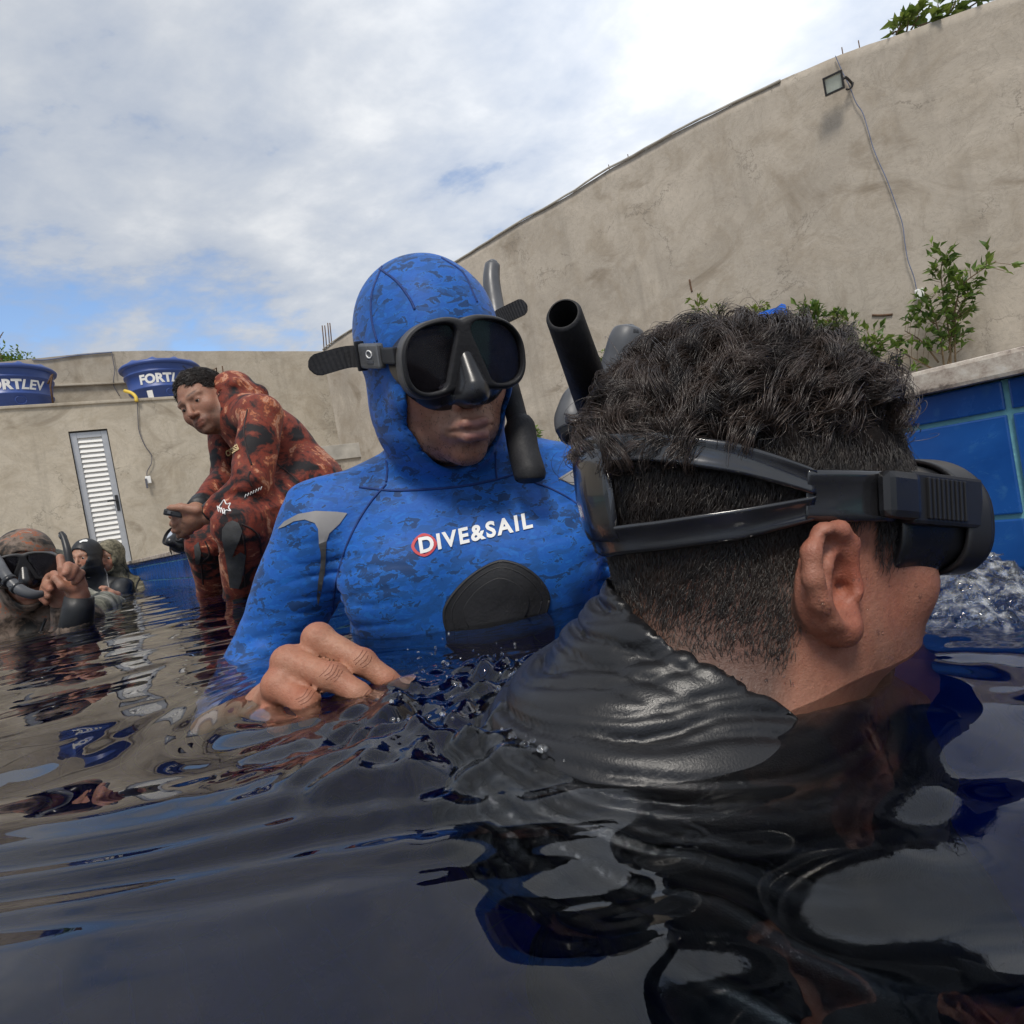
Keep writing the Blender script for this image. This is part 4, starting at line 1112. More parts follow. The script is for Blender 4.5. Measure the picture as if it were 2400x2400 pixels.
M['silicone'] = flat_mat('black_silicone', (0.016, 0.016, 0.018), 0.30, spec=0.55, var=0.3, vscale=25)
M['matteblack'] = flat_mat('matte_black_tube', (0.017, 0.017, 0.019), 0.62, spec=0.3, var=0.3, vscale=30, bump=0.3, bscale=300)
M['greyrim'] = flat_mat('grey_mask_rim', (0.075, 0.073, 0.072), 0.5, var=0.15, vscale=40)
M['greytube'] = flat_mat('dark_grey_tube', (0.085, 0.088, 0.095), 0.42, var=0.25, vscale=25)
M['steel'] = flat_mat('pewter_buckle', (0.20, 0.20, 0.20), 0.35, 0.6, var=0.15, vscale=60)
M['redprint'] = flat_mat('red_print', (0.56, 0.05, 0.06), 0.6, var=0.08)
M['goldprint'] = flat_mat('pale_gold_print', (0.62, 0.47, 0.24), 0.6, var=0.1)
def lens_mat():
    m, t, b = new_mat('tinted_lens_glass'); q = NT(t)
    tr = q.n('ShaderNodeBsdfTransparent'); tr.inputs[0].default_value = (0.93, 0.89, 0.91, 1)
    gl = q.n('ShaderNodeBsdfGlossy'); gl.inputs[0].default_value = (1, 1, 1, 1); gl.inputs['Roughness'].default_value = 0.04
    fr = q.n('ShaderNodeFresnel'); fr.inputs[0].default_value = 1.33
    ms = q.n('ShaderNodeMixShader'); q.l(fr.outputs[0], ms.inputs[0]); q.l(tr.outputs[0], ms.inputs[1]); q.l(gl.outputs[0], ms.inputs[2])
    o = [n for n in t.nodes if n.type == 'OUTPUT_MATERIAL'][0]; q.l(ms.outputs[0], o.inputs[0])
    return m
M['glass'] = lens_mat()
def hair_mat(name, a, b_, rough=0.38):
    m, t, b = new_mat(name); q = NT(t)
    v = q.coord('Object'); n = q.noise(v, 60, 4, 0.6)
    q.l(q.ramp(n, [(0.35, a), (0.68, b_)]), b.inputs['Base Color']); b.inputs['Roughness'].default_value = rough
    b.inputs['Specular IOR Level'].default_value = 0.6
    return m
M['hair'] = hair_mat('dark_brown_hair', (0.008, 0.006, 0.005), (0.030, 0.020, 0.015))
M['hairtop'] = hair_mat('wavy_brown_hair', (0.012, 0.008, 0.0065), (0.080, 0.055, 0.043), 0.30)
M['hairbase'] = flat_mat('matted_dark_hair', (0.012, 0.009, 0.008), 0.85, spec=0.15, var=0.3, vscale=90, bump=0.6, bscale=300)
def eye_mat():
    m, t, b = new_mat('eyeball'); q = NT(t)
    c = q.n('ShaderNodeTexCoord'); s_ = q.n('ShaderNodeSeparateXYZ'); q.l(c.outputs['Object'], s_.inputs[0])
    # the eye looks along its own +Y
    x = q.ramp(s_.outputs[1], [(0.0, (0.50, 0.45, 0.42)), (0.80, (0.50, 0.45, 0.42)), (0.83, (0.05, 0.028, 0.015)), (0.93, (0.035, 0.02, 0.012)), (0.95, (0.003,)*3)], 'LINEAR')
    q.l(x, b.inputs['Base Color']); b.inputs['Roughness'].default_value = 0.12
    return m
M['eye'] = eye_mat()

# ------------------------------------------------------------------ a head, in its own frame: X its right, Y forward, Z up, eyes at 0
def ear_field(side):
    s_ = side
    ct, st = math.cos(0.26), math.sin(0.26)
    def e(x, y, z): return np.array([s_*(0.0735+x*0.80), (y*1.22*ct-z*st)*0.80-0.014, (z*ct+y*1.22*st)*0.80-0.026])
    S_ = Shape()
    S_.add(ell(e(0.008, -0.004, 0.002), (0.0055, 0.0180, 0.0255)), 0)
    rim = [e(0.002, 0.013, 0.006), e(0.008, 0.014, 0.020), e(0.013, 0.006, 0.031), e(0.017, -0.006, 0.033), e(0.020, -0.017, 0.025), e(0.021, -0.021, 0.010), e(0.019, -0.019, -0.006), e(0.014, -0.012, -0.020), e(0.009, -0.003, -0.029)]
    S_.add(chain(rim, [0.0035, 0.0042, 0.0048, 0.0050, 0.0050, 0.0048, 0.0046, 0.0048, 0.0065], 0.003), 0.005)
    S_.add(ell(e(0.008, -0.001, -0.030), (0.005, 0.008, 0.009)), 0.005)
    S_.sub(ell(e(0.014, -0.001, -0.004), (0.010, 0.0095, 0.0165)), 0.004)
    S_.sub(ell(e(0.019, -0.008, 0.018), (0.006, 0.008, 0.012)), 0.004)
    S_.add(chain([e(0.012, -0.012, -0.014), e(0.0145, -0.013, 0.000), e(0.014, -0.008, 0.013), e(0.011, 0.0, 0.020)], [0.003, 0.0034, 0.0034, 0.0026], 0.002), 0.003)
    S_.add(cone(e(0.004, 0.012, -0.007), e(0.009, 0.008, -0.010), 0.0045, 0.0035), 0.004)
    S_.add(cone(e(0.006, 0.002, -0.020), e(0.010, -0.004, -0.019), 0.004, 0.003), 0.004)
    S_.sub(cone(e(0.008, 0.004, -0.006), e(-0.01, 0.006, -0.006), 0.0042, 0.003), 0.003)
    return S_
def head_field(ears=(1, -1), face=True, lid=0.0042, brow=0.0, cheek=0.0, jaw=0.0, pout=0.0, nose=True):
    H = Shape()
    H.add(ell((0, -0.014, 0.032), (0.0755, 0.098, 0.086)), 0)
    H.add(ell((0, 0.028, -0.022), (0.063+cheek*0.4, 0.064, 0.082)), 0.03)
    H.add(ell((0, 0.036, -0.074), (0.050+jaw, 0.050, 0.038)), 0.03)
    for s_ in (1, -1):
        H.add(ell((s_*0.048, -0.002, -0.058), (0.016+jaw*0.5, 0.030, 0.030)), 0.03)
        H.add(ell((s_*0.041, 0.060, -0.030), (0.022+cheek, 0.020+cheek*0.7, 0.020+cheek)), 0.022)
    H.add(ell((0, 0.079, -0.099), (0.021, 0.017, 0.016)), 0.018)
    if face:
        for s_ in (1, -1):
            H.add(cone((s_*0.012, 0.088, 0.016+brow), (s_*0.047, 0.072, 0.018+brow), 0.0085, 0.0075), 0.012)
            H.sub(ell((s_*0.032, 0.101, -0.004), (0.017, 0.018, 0.0115)), 0.010)
            H.add(ell((s_*0.032, 0.0745, -0.003), (0.0155, 0.0145, 0.0125)), 0.004)     # lids over the eye
            H.sub(ell((s_*0.032, 0.0915, -0.0045), (0.0118, 0.010, lid)), 0.0025)
        if nose:
            H.add(cone((0, 0.089, 0.008), (0, 0.109, -0.036), 0.0068, 0.0105), 0.009)
            H.add(ell((0, 0.107, -0.040), (0.0105, 0.0115, 0.0095)), 0.006)
        for s_ in ((1, -1) if nose else ()):
            H.add(ell((s_*0.0125, 0.098, -0.043), (0.0072, 0.0095, 0.0070)), 0.005)
            H.sub(ell((s_*0.0070, 0.103, -0.0505), (0.0036, 0.0050, 0.0034)), 0.002)
        H.add(ell((0, 0.085+pout*0.4, -0.070), (0.030, 0.016, 0.018)), 0.014)
        H.add(chain([(0.024, 0.083+pout*0.5, -0.0705), (0.010, 0.0965+pout, -0.0655), (0, 0.0970+pout, -0.0670), (-0.010, 0.0965+pout, -0.0655), (-0.024, 0.083+pout*0.5, -0.0705)], [0.003, 0.0052, 0.0050, 0.0052, 0.003], 0.003), 0.004)
        H.add(chain([(0.022, 0.082+pout*0.5, -0.0735), (0.009, 0.0945+pout, -0.0795), (-0.009, 0.0945+pout, -0.0795), (-0.022, 0.082+pout*0.5, -0.0735)], [0.003, 0.0060, 0.0060, 0.003], 0.003), 0.004)
        H.sub(chain([(0.026, 0.087+pout*0.6, -0.0722), (0.010, 0.1035+pout, -0.0718), (0, 0.1042+pout, -0.0728), (-0.010, 0.1035+pout, -0.0718), (-0.026, 0.087+pout*0.6, -0.0722)], [0.0012]*5), 0.003)
    for s_ in ears: H.add(ear_field(s_), 0.004)
    return H
def bump01(d2): return np.exp(-d2)
def face_color(fr, skin, lip=None, beard=0.0, brow_c=(0.03, 0.02, 0.015), hairline=None, scalp=(0.03, 0.02, 0.016)):
    """colours laid on the skin: lips, brows, beard shadow, redder ears and nose, darker eye hollows"""
    skin = np.array(skin); lip = skin*np.array([0.72, 0.45, 0.45]) if lip is None else np.array(lip)
    def f(V):
        q = to_local(fr, V); x, y, z = q.T; ax = np.abs(x)
        c = np.repeat(skin[None, :], len(V), 0)
        def mixc(w, col):
            nonlocal c
            w = np.clip(w, 0, 1)[:, None]; c = c*(1-w) + np.asarray(col)*w
        red = skin*np.array([1.05, 0.72, 0.66])
        mixc(0.7*bump01(((ax-0.082)/0.014)**2+((y+0.012)/0.03)**2+((z+0.02)/0.04)**2), red)
        mixc(0.5*bump01((x/0.015)**2+((y-0.11)/0.02)**2+((z+0.04)/0.014)**2), red)
        mixc(0.4*bump01(((ax-0.045)/0.02)**2+((y-0.07)/0.03)**2+((z+0.035)/0.02)**2), red)
        if beard:
            w = (z < -0.045)*(y > -0.01)*np.clip((-0.045-z)/0.015, 0, 1)*np.clip((y+0.01)/0.03, 0, 1)
            w = np.maximum(w, 1.0*bump01(((ax-0.012)/0.016)**2+((z+0.057)/0.006)**2)*(y > 0.07))
            n = 0.75+0.35*vnoise(q*160, 3)
            mixc(beard*w*n*(z > -0.16), np.array([0.035, 0.024, 0.02]))
        mixc(bump01(((ax)/0.021)**4+((z+0.0655)/0.0048)**2)*(y > 0.075)*0.85, lip)
        mixc(bump01(((ax)/0.018)**4+((z+0.0790)/0.0058)**2)*(y > 0.075)*0.85, lip)
        bz = 0.0215+0.004*np.clip((ax-0.015)/0.03, 0, 1)
        mixc(bump01(((ax-0.030)/0.0175)**4+((z-bz)/0.0040)**2)*(y > 0.055)*0.9, brow_c)
        mixc(bump01(((ax-0.032)/0.0135)**2+((z+0.003)/0.0075)**2)*(y > 0.06)*0.35, skin*0.45)  # darker over the eye hollows
        if hairline is not None: mixc(hairline(q), scalp)
        return np.clip(c, 0.002, 1)
    return f
def add_eyes(fr, parent, r=0.0118):
    for s_ in (1, -1):
        V, Fs = lathe_arrays([(math.sin(a), -math.cos(a)) for a in np.linspace(0.05, math.pi-0.05, 14)], 20)
        V = [(x, z, -y) for x, y, z in V]      # pole towards +Y
        o = mesh_obj('eyeball', V, Fs, M['eye'], None, True)
        p = to_world(fr, (s_*0.032, 0.0765, -0.0045)); R = fr[1]*fr[2]*r
        mw = Matrix(((R[0][0], R[0][1], R[0][2], p[0]), (R[1][0], R[1][1], R[1][2], p[1]), (R[2][0], R[2][1], R[2][2], p[2]), (0, 0, 0, 1)))
        o.parent = parent
        if parent.type == 'EMPTY': o.matrix_parent_inverse = Matrix.Translation(-Vector(parent.location))
        o.matrix_basis = mw
def bounds(pts, pad):
    pts = np.array(pts); return pts.min(0)-pad, pts.max(0)+pad
def box_corners(fr, lo, hi):
    return [to_world(fr, (x, y, z)) for x in (lo[0], hi[0]) for y in (lo[1], hi[1]) for z in (lo[2], hi[2])]

# ------------------------------------------------------------------ diving mask in a head frame
def outline2(x, z, grow=0.0):
    ax = np.abs(x); u = ax-0.039; w = z-0.004+0.14*u
    k0 = (np.abs(u/(0.050+grow))**2.5 + np.abs(w/(0.041+grow))**2.5)**0.4
    d = (k0-1)*0.041
    b = np.maximum(ax-0.02, np.abs(z-0.012)-0.026-grow)
    return smin(d, b, 0.010)
def lens2(x, z, shrink=0.0):
    ax = np.abs(x); u = ax-0.0425; w = z-0.005+0.14*(ax-0.039)
    k0 = (np.abs(u/(0.0430-shrink))**2.5 + np.abs(w/(0.0370-shrink))**2.5)**0.4; d = (k0-1)*0.037
    # inner edge leans away from the nose
    inner = -(ax - (0.0085 + np.clip(0.034-z, 0, 1)*0.40) - shrink)*0.93
    return smax(d, inner, 0.008)
def make_mask(name, fr, label, h=0.0018, strap=None, group=None, tails=True, rim='greyrim', face_y=0.0, snug=None):
    base = to_world(fr, (0, 0.10, 0.0)); root = empty(name, base); tag(root, label, 'diving mask', group)
    Y0 = 0.112+face_y; Y1 = 0.126+face_y
    def skirt(q):
        x, y, z = q.T
        o = outline2(x, z, 0.0) - np.clip((Y0-y)*0.10, 0, 0.006) + 0.003
        d = smax(o, np.maximum(y-Y0, 0.045-y), 0.004)
        d = smax(d, -(outline2(x, z, 0.0)+0.009), 0.004)
        nose = smin(cone((0, 0.104+face_y, 0.020), (0, 0.131+face_y, -0.034), 0.012, 0.0195)(q), ell((0, 0.124+face_y, -0.042), (0.0235, 0.024, 0.015))(q), 0.010)
        nose = smin(nose, ell((0, 0.076+face_y, -0.034), (0.074, 0.042, 0.034))(q), 0.020)
        inner = cone((0, 0.09+face_y, 0.0), (0, 0.108+face_y, -0.036), 0.012, 0.016)(q)
        d = smin(d, smax(nose, -inner, 0.003), 0.012)
        return d
    lo = np.array([-0.105, 0.035, -0.075]); hi = np.array([0.105, 0.165, 0.065])
    def local_mesh(nm, fn, mat):
        V, Fq = polygonize(fn, lo, hi, h); Vw = to_world(fr, V); o = mesh_obj(nm, Vw, Fq, mat, None, True); adopt(o, root); return o
    local_mesh('skirt', skirt, M['silicone'])
    def frame(q):
        x, y, z = q.T
        d = smax(outline2(x, z, 0.0)-0.0015, np.abs(y-(Y0+Y1)/2 - 0.0)-(Y1-Y0)/2, 0.005)
        return smax(d, -smax(lens2(x, z, 0.0), -(y-Y0-0.002) , 0.002), 0.003)
    local_mesh('frame', frame, M['matteblack'])
    def rimf(q):
        x, y, z = q.T
        return smax(np.abs(outline2(x, z, 0.0)-0.0012)-0.0018, np.abs(y-(Y0-0.002))-0.0105, 0.002)
    local_mesh('rim', rimf, M[rim])
    # lenses: thin panes in the openings
    for s_ in (1, -1):
        g = np.linspace(0, 2*np.pi, 40, endpoint=False); pts = []
        for a in g:
            t = np.linspace(0.0, 0.06, 240); xx = 0.045+t*np.cos(a); zz = 0.004+t*np.sin(a); dd = lens2(xx, zz, 0.0)
            k = int(np.argmax(dd > 0.0015)); pts.append((xx[k], zz[k]))
        V = [to_world(fr, (s_*x, Y0+0.0055, z)) for x, z in pts] + [to_world(fr, (s_*x, Y0+0.0035, z)) for x, z in pts]
        n = len(pts); Fs = [tuple(range(n)), tuple(range(n, 2*n))[::-1]] + [(i, n+i, n+(i+1) % n, (i+1) % n) for i in range(n)]
        adopt(mesh_obj('lens', np.array(V), Fs, M['glass'], None), root)
    return root
def radial_hit(fn, fr, th, z, off=0.0):
    """outermost surface of fn around the head axis at angle th (0 = forward, + to its right) and height z"""
    th = np.asarray(th, float); z = np.broadcast_to(np.asarray(z, float), th.shape)
    d = np.stack([np.sin(th), np.cos(th), 0*th], 1); r = np.full(th.shape, 0.17)
    for _ in range(60):
        q = d*r[:, None]; q[:, 1] -= 0.012; q[:, 2] = z
        v = fn(q); r = np.maximum(r-np.clip(v, -0.01, 0.03)*0.8, 0.02)
    q = d*(r+off)[:, None]; q[:, 1] -= 0.012; q[:, 2] = z
    return q
def band(fn, fr, th, z0, z1, thick, off=0.002):
    """closed strip lying on the head between heights z0(th) and z1(th)"""
    z0 = np.asarray(z0); z1 = np.asarray(z1)
    prof = [(0, 0.0), (0, 0.75), (0.05, 1.35), (0.14, 1.5), (0.25, 0.85), (0.5, 0.75), (0.75, 0.85), (0.86, 1.5), (0.95, 1.35), (1, 0.75), (1, 0.0)]
    rows_ = [to_world(fr, radial_hit(fn, fr, th, z0+(z1-z0)*t, off+thick*m)) for t, m in prof]
    n = len(th); K_ = len(prof); V = np.vstack(rows_); Fs = []
    for k in range(K_):
        a, b = k*n, ((k+1) % K_)*n
        for i in range(n-1): Fs.append((a+i, a+i+1, b+i+1, b+i))
    Fs.append(tuple(k*n for k in range(K_))); Fs.append(tuple(k*n+n-1 for k in range(K_))[::-1])
    return V, Fs
def strands(name, paths, radius, mat, parent):
    """hair as a curves object: paths (n, k, 3)"""
    n, k, _ = paths.shape
    cu_ = bpy.data.hair_curves.new(name); cu_.add_curves([k]*n)
    cu_.points.foreach_set('position', paths.astype(np.float32).ravel())
    rr = np.broadcast_to(np.linspace(1.0, 0.35, k)*radius, (n, k)).astype(np.float32)
    try: cu_.points.foreach_set('radius', rr.ravel())
    except Exception:
        a = cu_.attributes.get('radius') or cu_.attributes.new('radius', 'FLOAT', 'POINT'); a.data.foreach_set('value', rr.ravel())
    cu_.materials.append(mat)
    o = bpy.data.objects.new(name, cu_); COL.objects.link(o)
    if parent.type == 'EMPTY': adopt(o, parent)
    else: o.parent = parent
    return o
# ================================================================== NEAR MAN (black shirt, head bent into the water)
NF = head_frame(1786, 1248, 0.385, 103, 0, -13, 0.97)
nh = head_field(ears=(1, -1), pout=0.008, jaw=0.006, cheek=-0.002, nose=False)
nb_base = P(1648, 1705, 0.395)
n_ls, n_rs = P(1395, 1760, 0.52), P(1960, 2620, 0.27)
mid_back = P(1570, 1940, 0.365)
chest_lo = P(1700, 2300, 0.50)
def near_torso():
    T_ = Shape()
    T_.add(cone(nb_base, mid_back, 0.058, 0.085), 0)
    T_.add(cone(mid_back, n_ls, 0.078, 0.062), 0.05)
    T_.add(cone(mid_back, n_rs, 0.085, 0.062), 0.05)
    T_.add(cone(P(1610, 1950, 0.40), chest_lo-Z*0.25, 0.12, 0.12), 0.06)
    T_.add(cone(n_ls, n_ls + np.array([0.06, 0.10, -0.26]), 0.056, 0.042), 0.03)
    T_.add(cone(n_rs, n_rs + np.array([0.10, 0.02, -0.26]), 0.058, 0.045), 0.03)
    return T_
nt = near_torso()
head_w = placed(nh, NF)
neck_top = to_world(NF, (0, -0.030, -0.050))
def near_body(p):
    d = smin(head_w(p), cone(neck_top, nb_base, 0.060, 0.060)(p), 0.030)
    d = smin(d, cone(to_world(NF, (0, 0.02, -0.085)), nb_base + CF*0.02, 0.040, 0.045)(p), 0.03)
    return smin(d, nt(p), 0.035)
def near_hairline(q):
    x, y, z = q.T
    front = np.where(z > 0.06, 0.082, np.where(z > 0.02, 0.066, 0.048))
    bot = np.where(y > 0.02, -0.012, np.where(y > -0.035, -0.002 - 0.0*y, -0.088))
    bot = np.interp(y, [-0.10, -0.055, -0.035, -0.02, 0.018, 0.022, 0.06], [-0.140, -0.132, -0.092, -0.022, 0.010, -0.022, -0.012])
    return np.clip((front-y)/0.012, 0, 1)*np.clip((z-bot)/0.034, 0, 1)*(np.abs(x) < 0.077)
lo, hi = bounds(box_corners(NF, (-0.11, -0.14, -0.16), (0.11, 0.15, 0.15)) + [nb_base, n_ls, n_rs, mid_back, chest_lo-Z*0.25], 0.13)
lo[2] = max(lo[2], -0.40)
ncol = face_color(NF, (0.32, 0.150, 0.098), beard=0.35, hairline=lambda q: 0.85*near_hairline(q), scalp=(0.085, 0.052, 0.040))
near = sdf_obj('person', near_body, lo, hi, 0.0030, M['skin'], None, color=ncol)
tag(near, 'man in black shirt with wet curly hair, face bent into the water beside the camera', 'person')
add_eyes(NF, near)
# shirt
ax_n = neck_top-nb_base; ax_n /= np.linalg.norm(ax_n)
col_pt = nb_base + ax_n*0.012
col0 = nb_base + CR*0.022 - CU*0.004 + ax_n*0.006
_cc = cone(col0, neck_top + CR*0.03 + ax_n*0.20, 0.064, 0.16)
collar = lambda p: smax(_cc(p), ((col0-p)@ax_n) + 0.02, 0.01)
fold_c = P(1240, 1640, 0.42)
def shirt_f(p):
    d = smin(nt(p), cone(neck_top, nb_base, 0.060, 0.060)(p), 0.035)
    d = smin(d, cone(to_world(NF, (0, 0.02, -0.085)), nb_base + CF*0.02, 0.040, 0.045)(p), 0.03) - 0.0105
    return smax(d, -(collar(p) + 0.0015*vnoise(p*12, 8)), 0.004)
def shirt_folds(p):
    """drag folds: some run out from the armpit, some lie round the collar; broad swells with narrow creases between"""
    a = (p-fold_c)@CR; b = (p-fold_c)@CU; c = (p-fold_c)@CF
    r_ = np.sqrt(a*a+b*b)+1e-6; th = np.arctan2(b, a+0.07)
    wp = vnoise(np.stack([a, b, c], 1)*11, 4); wq = vnoise(np.stack([a, b, c], 1)*24, 6)
    f1 = np.abs(np.sin(th*15 + 1.0*wp + 0.25*wq)); f2 = np.abs(np.sin(th*34 + 1.6*wp + 0.5*wq + r_*9))
    dn = np.sqrt((((p-nb_base)-((p-nb_base)@ax_n)[:, None]*ax_n)**2).sum(1)); f3 = np.abs(np.sin(dn*330 + 2.2*wp + 0.6*wq))
    wc = np.clip((0.115-dn)/0.04, 0, 1)*np.clip((0.10-a)/0.08, 0, 1)
    d = -0.0085*(1-f1)**2.6*(0.75+0.25*wq) - 0.0042*(1-f2)**2.0*(0.65+0.35*wp)
    return d*(1-0.6*wc) - 0.0075*wc*(1-f3)**2.2 + 0.0008*vnoise(p*30, 3) + 0.003
Vs, Fq_ = polygonize(shirt_f, lo, hi, 0.0030, 2)
e_ = 0.001; f0_ = pev(shirt_f, Vs); gN = np.stack([pev(shirt_f, Vs+np.eye(3)[j]*e_)-f0_ for j in range(3)], 1); gN /= np.linalg.norm(gN, axis=1)[:, None]+1e-9
Vs = Vs + gN*pev(shirt_folds, Vs)[:, None]
shirt = mesh_obj('shirt', Vs, Fq_, flat_mat('wet_black_shirt', (0.011, 0.011, 0.0125), 0.36, spec=0.5, var=0.3, vscale=20, bump=0.15, bscale=900), near, True)
# hair
hairhead = head_field(ears=(), face=False)
def scalp_points(n, fn, cond, rs, mult=6):
    """random points on the upper head, in its own frame, with normals"""
    out = []; 
    d = rs.normal(size=(int(n*mult), 3)); d /= np.linalg.norm(d, axis=1)[:, None]
    r = np.full(len(d), 0.17); c = np.array([0, -0.012, 0.01])
    for _ in range(18): r = np.maximum(r - np.clip(pev(fn, c+d*r[:, None]), -0.02, 0.05)*0.9, 0.02)
    p = c+d*r[:, None]
    k = rs.rand(len(p)) < cond(p)
    p = p[k][:n]
    e = 0.001; f0 = fn(p); g = np.stack([fn(p+np.eye(3)[j]*e)-f0 for j in range(3)], 1); g /= np.linalg.norm(g, axis=1)[:, None]
    return p, g
neck_local = lambda q: smin(hairhead(q), cone(to_local(NF, neck_top), to_local(NF, nb_base), 0.0588, 0.0588)(q), 0.030)
rs = np.random.RandomState(11)
STRAP_Z = 0.020
def top_cond(q):
    x, y, z = q.T
    edge = 0.050 - 0.020*np.clip((-y-0.03)/0.06, 0, 1)
    return near_hairline(q)*np.clip((z-edge)/0.012, 0, 1)
gp_, gn_ = scalp_points(2000, hairhead, top_cond, rs)
K = 12
def grow(p, n, L, flow, curl, turns, rs, lift=0.6, jitter=0.35):
    """wavy strands from roots p, normals n, in the head's frame"""
    m = len(p); t = np.linspace(0, 1, K)
    fl = flow(p); fl = fl - n*(fl*n).sum(1)[:, None]; fl /= np.linalg.norm(fl, axis=1)[:, None]+1e-9
    fl = fl + rs.normal(size=(m, 3))*jitter; fl = fl - n*(fl*n).sum(1)[:, None]*0.6
    fl /= np.linalg.norm(fl, axis=1)[:, None]
    s_ = np.cross(fl, n); ph = rs.rand(m)*6.28; tn = turns*(0.6+0.8*rs.rand(m)); cr = curl*(0.5+rs.rand(m))
    out = np.zeros((m, K, 3))
    for k in range(K):
        a = tn*6.28*t[k] + ph
        along = L*t[k]
        up = lift*L*(t[k] - 0.95*t[k]**2)*1.3
        amp = cr*min(1, t[k]*3)
        out[:, k] = p + fl*(along*0.8)[:, None] + n*up[:, None] + s_*(amp*(np.cos(a)-np.cos(ph)))[:, None] + (n*0.6+fl*0.5)*(amp*(np.sin(a)-np.sin(ph)))[:, None]
    return out
def near_flow(p):
    w = fbm(p*22, 2, 5); v = np.stack([0.9*w, -0.75+0.6*fbm(p*20, 2, 9), 0.25+0.5*fbm(p*24, 2, 13)], 1)
    return v
Lg = 0.030 + 0.012*rs.rand(len(gp_)); Lg *= np.interp(gp_[:, 2], [0.04, 0.075, 0.11], [0.55, 0.85, 1.0])*np.interp(gp_[:, 1], [-0.10, -0.04], [0.62, 1.0])
guides = grow(gp_, gn_, Lg, near_flow, 0.0066, 0.75, rs, 0.48, 0.32)
kids = []
tt = np.linspace(0, 1, K)
for c in range(24):
    o_ = rs.normal(size=(len(guides), 1, 3))*0.0035; tip = rs.normal(size=(len(guides), 1, 3))*0.0022
    kids.append(guides + o_*(1-0.80*tt)[None, :, None] + tip*(tt**2)[None, :, None]*np.array([1, 1, 1]))
fp_, fn_ = scalp_points(1300, hairhead, top_cond, rs)
kids.append(grow(fp_, fn_, 0.022+0.022*rs.rand(len(fp_)), near_flow, 0.0048, 0.8, rs, 0.55, 0.6))
curls = to_world(NF, np.concatenate(kids).reshape(-1, 3)).reshape(-1, K, 3)
strands('curly_hair', curls, 0.00021, M['hairtop'], near)
# short sides and nape
def side_cond(q):
    x, y, z = q.T
    w = near_hairline(q)*np.clip((0.062-z)/0.01, 0, 1)
    return w*np.interp(z, [-0.135, -0.08, -0.02], [0.25, 0.75, 1.0])
sp_, sn_ = scalp_points(34000, lambda q: np.minimum(hairhead(q), np.where(q[:, 2] < 0.0, neck_local(q), 1.0)), side_cond, rs, 4)
sw_ = to_world(NF, sp_)
for _ in range(3): sw_ = sw_ - (sn_@NF[1].T)*near_body(sw_)[:, None]
sp_ = to_local(NF, sw_)
Ls = np.interp(sp_[:, 2], [-0.135, -0.08, 0.0, 0.045], [0.0035, 0.0065, 0.011, 0.016])*(0.8+0.4*rs.rand(len(sp_)))
inb = np.abs(sp_[:, 2]-STRAP_Z) < 0.0; Ls = np.where(inb, 0.002, Ls)
K0 = K; K = 5
def side_flow(p): return np.stack([0.25*fbm(p*30, 2, 3), -0.25+0.3*fbm(p*30, 2, 6), np.full(len(p), -0.8)], 1)
shorts = grow(sp_, sn_, Ls, side_flow, 0.0004, 0.3, rs, 0.45, 0.28)
shorts = to_world(NF, shorts.reshape(-1, 3)).reshape(-1, K, 3); K = K0
strands('short_hair', shorts, 0.00016, M['hair'], near)
# a dark mat of hair under the strands so the scalp does not show
capf = Shape(); capf.add(lambda q: hairhead(q) - np.interp(q[:, 2], [0.03, 0.07, 0.1], [0.001, 0.006, 0.010]), 0)
def cap_local(q):
    x, y, z = q.T
    d = capf(q) - 0.003*fbm(q*70, 3, 2)*np.clip((z-0.03)/0.04, 0, 1)
    bot = np.interp(y, [-0.10, -0.055, -0.035, -0.02, 0.018, 0.022, 0.06], [-0.085, -0.072, -0.04, 0.010, 0.018, -0.005, 0.0])
    front = np.where(z > 0.06, 0.078, 0.062)
    return smax(smax(d, bot-z, 0.006), y-front, 0.006)
Vc, Fc = polygonize(cap_local, (-0.12, -0.15, -0.09), (0.12, 0.13, 0.16), 0.003)
mesh_obj('hair_base', to_world(NF, Vc), Fc, M['hairbase'], near, True)
MF = (to_world(NF, (0, -0.002, 0.006)), NF[1], NF[2]*0.80)
# mask on the far side of the face, strap round the head
nm = make_mask('diving_mask', MF, 'black diving mask on the face of the near man, strap over curly hair', face_y=0.0, rim='black')
strapfn = lambda q: hairhead(q) - np.interp(q[:, 2], [0.0, 0.06], [0.0045, 0.0065])
M['strap'] = flat_mat('wet_black_strap', (0.016, 0.016, 0.018), 0.22, spec=0.7, var=0.3, vscale=25, coat=0.6)
def nstrap(nmn, t0, t1, zc, hw, n=40):
    th = np.linspace(t0, t1, n); z = np.interp(th, *zc) if isinstance(zc, tuple) else np.full(n, zc); w = np.interp(th, *hw) if isinstance(hw, tuple) else hw
    V, Fs = band(strapfn, NF, th, z-w, z+w, 0.0015, 0.0025); return adopt(mesh_obj(nmn, V, Fs, M['strap'], None, True), nm)
rad = math.radians
zs_u = ([rad(100), rad(125), rad(150), rad(180), rad(210), rad(235), rad(260)], [0.0235, 0.036, 0.045, 0.050, 0.045, 0.036, 0.0235])
zs_l = ([rad(100), rad(125), rad(150), rad(180), rad(210), rad(235), rad(260)], [0.0105, 0.003, -0.002, -0.006, -0.002, 0.003, 0.0105])
hwu = ([rad(100), rad(125), rad(235), rad(260)], [0.0066, 0.0080, 0.0080, 0.0066])
nstrap('strap', rad(100), rad(260), zs_u, hwu, 70); nstrap('strap', rad(100), rad(260), zs_l, hwu, 70)
nstrap('strap_web', rad(166), rad(194), 0.022, 0.027, 24)
nstrap('strap', rad(66), rad(103), 0.017, 0.0130); nstrap('strap', rad(257), rad(294), 0.017, 0.0130)
